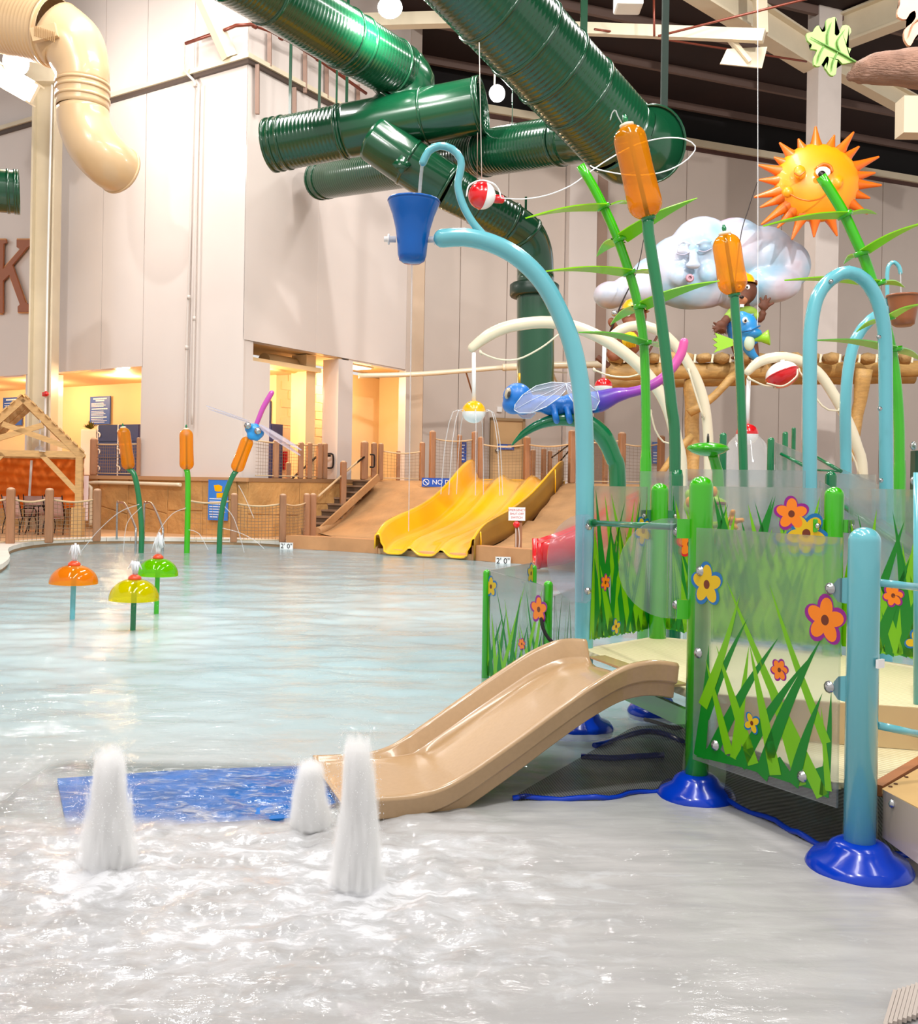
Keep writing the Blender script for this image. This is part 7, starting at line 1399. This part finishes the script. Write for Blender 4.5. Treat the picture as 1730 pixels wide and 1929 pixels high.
for k in range(3): bm = B(); tube(bm, [W(1378, 592+k*7, YV-.2), W(1398, 594+k*7, YV-.42), W(1420, 592+k*7, YV-.2)], 1.3*s, 6, .05); obj('stripe', bm, M('stripe_pale', '86b4e0', .6), bv)
# fish toy in front of the beaver
YF = 22.5; s = YF/F; fi = thing('fish_figure', 'blue fish figure with lime fins hanging on a white cable before the waving beaver', 'figure', W(1410, 640, YF)); FB = M('fish_blue', '1f86c8', .4, coat=.3)
def f_(bm): ell(bm, W(1405, 615, YF), (22*s, 18*s, 26*s)); ell(bm, W(1418, 628, YF-.1), (18*s, 14*s, 11*s)); ell(bm, W(1398, 600, YF), (14*s, 13*s, 14*s)); tube(bm, [W(1405, 640, YF), W(1410, 655, YF), W(1418, 668, YF), W(1432, 680, YF)], [14*s, 11*s, 8*s, 4*s], 12, .06, cap='round')
blob('body', f_, FB, .025, fi)
bm = B(); ell(bm, W(1412, 645, YF-.12), (10*s, 9*s, 16*s)); obj('belly', bm, M('fish_belly', 'c6d8c0', .4), fi); bm = B(); ell(bm, W(1404, 603, YF-.26), (5*s, 4*s, 6*s)); o = obj('eye', bm, EYEW, fi); bm = B(); ell(bm, W(1405, 604, YF-.34), (2.3*s, 2*s, 3*s)); obj('pupil', bm, BLKM, o)
bm = B(); tube(bm, [W(1398, 625, YF-.2), W(1415, 622, YF-.32), W(1432, 614, YF-.2)], 1.5*s, 6, .05); obj('mouth', bm, M('fish_mouth', '145a90', .4), fi)
FIN = M('fin_lime', '8fc81e', .4, coat=.2)
bm = B(); prism(bm, [W(u, v, YF-.05) for u, v in ((1385, 650), (1346, 664), (1352, 655), (1344, 650), (1352, 645), (1343, 638), (1352, 636), (1348, 627), (1384, 640))], (0, .05, 0)); obj('fin', bm, FIN, fi)
bm = B(); lathe(bm, [(3*s, 0), (7*s, 14*s), (15*s, 28*s), (13*s, 29*s), (5*s, 14*s), (0, 4*s)], W(1420, 640, YF-.1), (1, -.4, .12), 14); obj('fin', bm, FIN, fi)
# second beaver behind the cream rods
b2 = thing('beaver_figure', 'beaver figure in a yellow hard hat with a fishing rod, behind the lime reed', 'figure', W(1190, 672, YV)); s = YV/F
def f_(bm):
    ell(bm, W(1195, 596, YV), (24*s, 21*s, 23*s)); ell(bm, W(1188, 606, YV-.25), (13*s, 9*s, 10*s)); ell(bm, W(1185, 645, YV), (24*s, 22*s, 26*s)); tube(bm, [W(1175, 625, YV), W(1160, 618, YV-.2), (W(1153, 608, YV-.3))], 7*s, 10, .06); ell(bm, W(1152, 606, YV-.3), (7*s, 6*s, 8*s))
    tube(bm, [W(1175, 660, YV), W(1155, 672, YV-.25), W(1147, 662, YV-.3)], [11*s, 9*s, 6*s], 10, .06)
    for a, b in (((1147, 660), (1144, 650)), ((1152, 658), (1150, 648)), ((1157, 660), (1157, 650))): tube(bm, [W(*a, YV-.34), W(*b, YV-.36)], 2.8*s, 8, cap='round')
blob('body', f_, M('fur_mid', '8a5238', .7, var=(6, .15)), .028, b2); hat(b2, 1195, 585, YV-.05, 23*s)
for u in (1184, 1203): bm = B(); ell(bm, W(u, 592, YV-.3), (4*s, 3*s, 4.5*s)); o = obj('eye', bm, EYEW, b2); bm = B(); ell(bm, W(u-1, 592, YV-.35), (2*s, 1.4*s, 2.2*s)); obj('pupil', bm, BLKM, o)
bm = B(); ell(bm, W(1187, 640, YV-.45), (15*s, 9*s, 15*s)); o = obj('rope_coil', bm, M('rope_yellow', 'e8c818', .6), b2)
for k in range(7): bm = B(); tube(bm, [W(1176+k*3, 627, YV-.62), W(1180+k*2.5, 640, YV-.8), W(1178+k*3.2, 653, YV-.6)], 1.6*s, 6, .05); obj('rope_strand', bm, _M['rope_yellow'], o)
tl_ = thing('paddle_tail', 'brown flat paddle leaning up right of the seated beaver', 'paddle', W(1235, 660, YV)); bm = B(); bar(bm, W(1220, 668, YV+.1), W(1248, 616, YV+.1), .14, .05, bev=.01); obj('blade', bm, FUR, tl_)
rd = thing('fishing_rod', 'thin dark fishing rod rising left over the cloud', 'rod', W(1155, 620, YV-.4)); bm = B(); tube(bm, [W(1150, 625, YV-.4), W(1172, 570, YV-.4), W(1200, 510, YV-.4), W(1213, 450, YV-.4), W(1216, 420, YV-.3)], [2.2*s, 1.6*s, 1*s, .8*s, .6*s], 6, .1); obj('blank', bm, BLKM, rd)
bm = B(); ell(bm, W(1158, 590, YV-.45), (6*s, 5*s, 6*s)); obj('reel', bm, BOLT, rd)
rd2 = thing('fishing_rod', 'thin dark fishing rod rising right past the cloud to the white cable', 'rod', W(1390, 470, YV-.3)); bm = B(); tube(bm, [W(1380, 580, YV-.3), W(1395, 450, YV-.3), W(1410, 395, YV-.3), W(1427, 343, YV-.3)], [1.6*s, 1*s, .9*s, .7*s], 6, .1); obj('blank', bm, BLKM, rd2)
tk = thing('duck_figure', 'brown feathery nest figure at the left of the fish', 'figure', W(1358, 625, 24.6)); rg = random.Random(8); bm = B()
for k in range(60):
    a_ = rg.uniform(0, 2*PI); el = rg.uniform(-1, 1); p = W(1358, 620, 24.6); d = Vector((math.cos(a_), math.sin(a_)*.6, el)).normalized()*16*s; tube(bm, [p, p+d*rg.uniform(.6, 1.1)], [1.6*s, .4*s], 4)
obj('twigs', bm, FUR, tk, kind='stuff'); tk.name = 'twig_nest'; tk['label'] = 'brown bristly twig nest at the left of the fish figure'; tk['category'] = 'nest'
bm = B(); bar(bm, W(1125, 672, YV), W(1148, 690, YV), .2, .12, bev=.02); o = obj('lantern', bm, FUR, None); tag(o, 'small brown box lamp at the left end of the log frame', 'lamp')
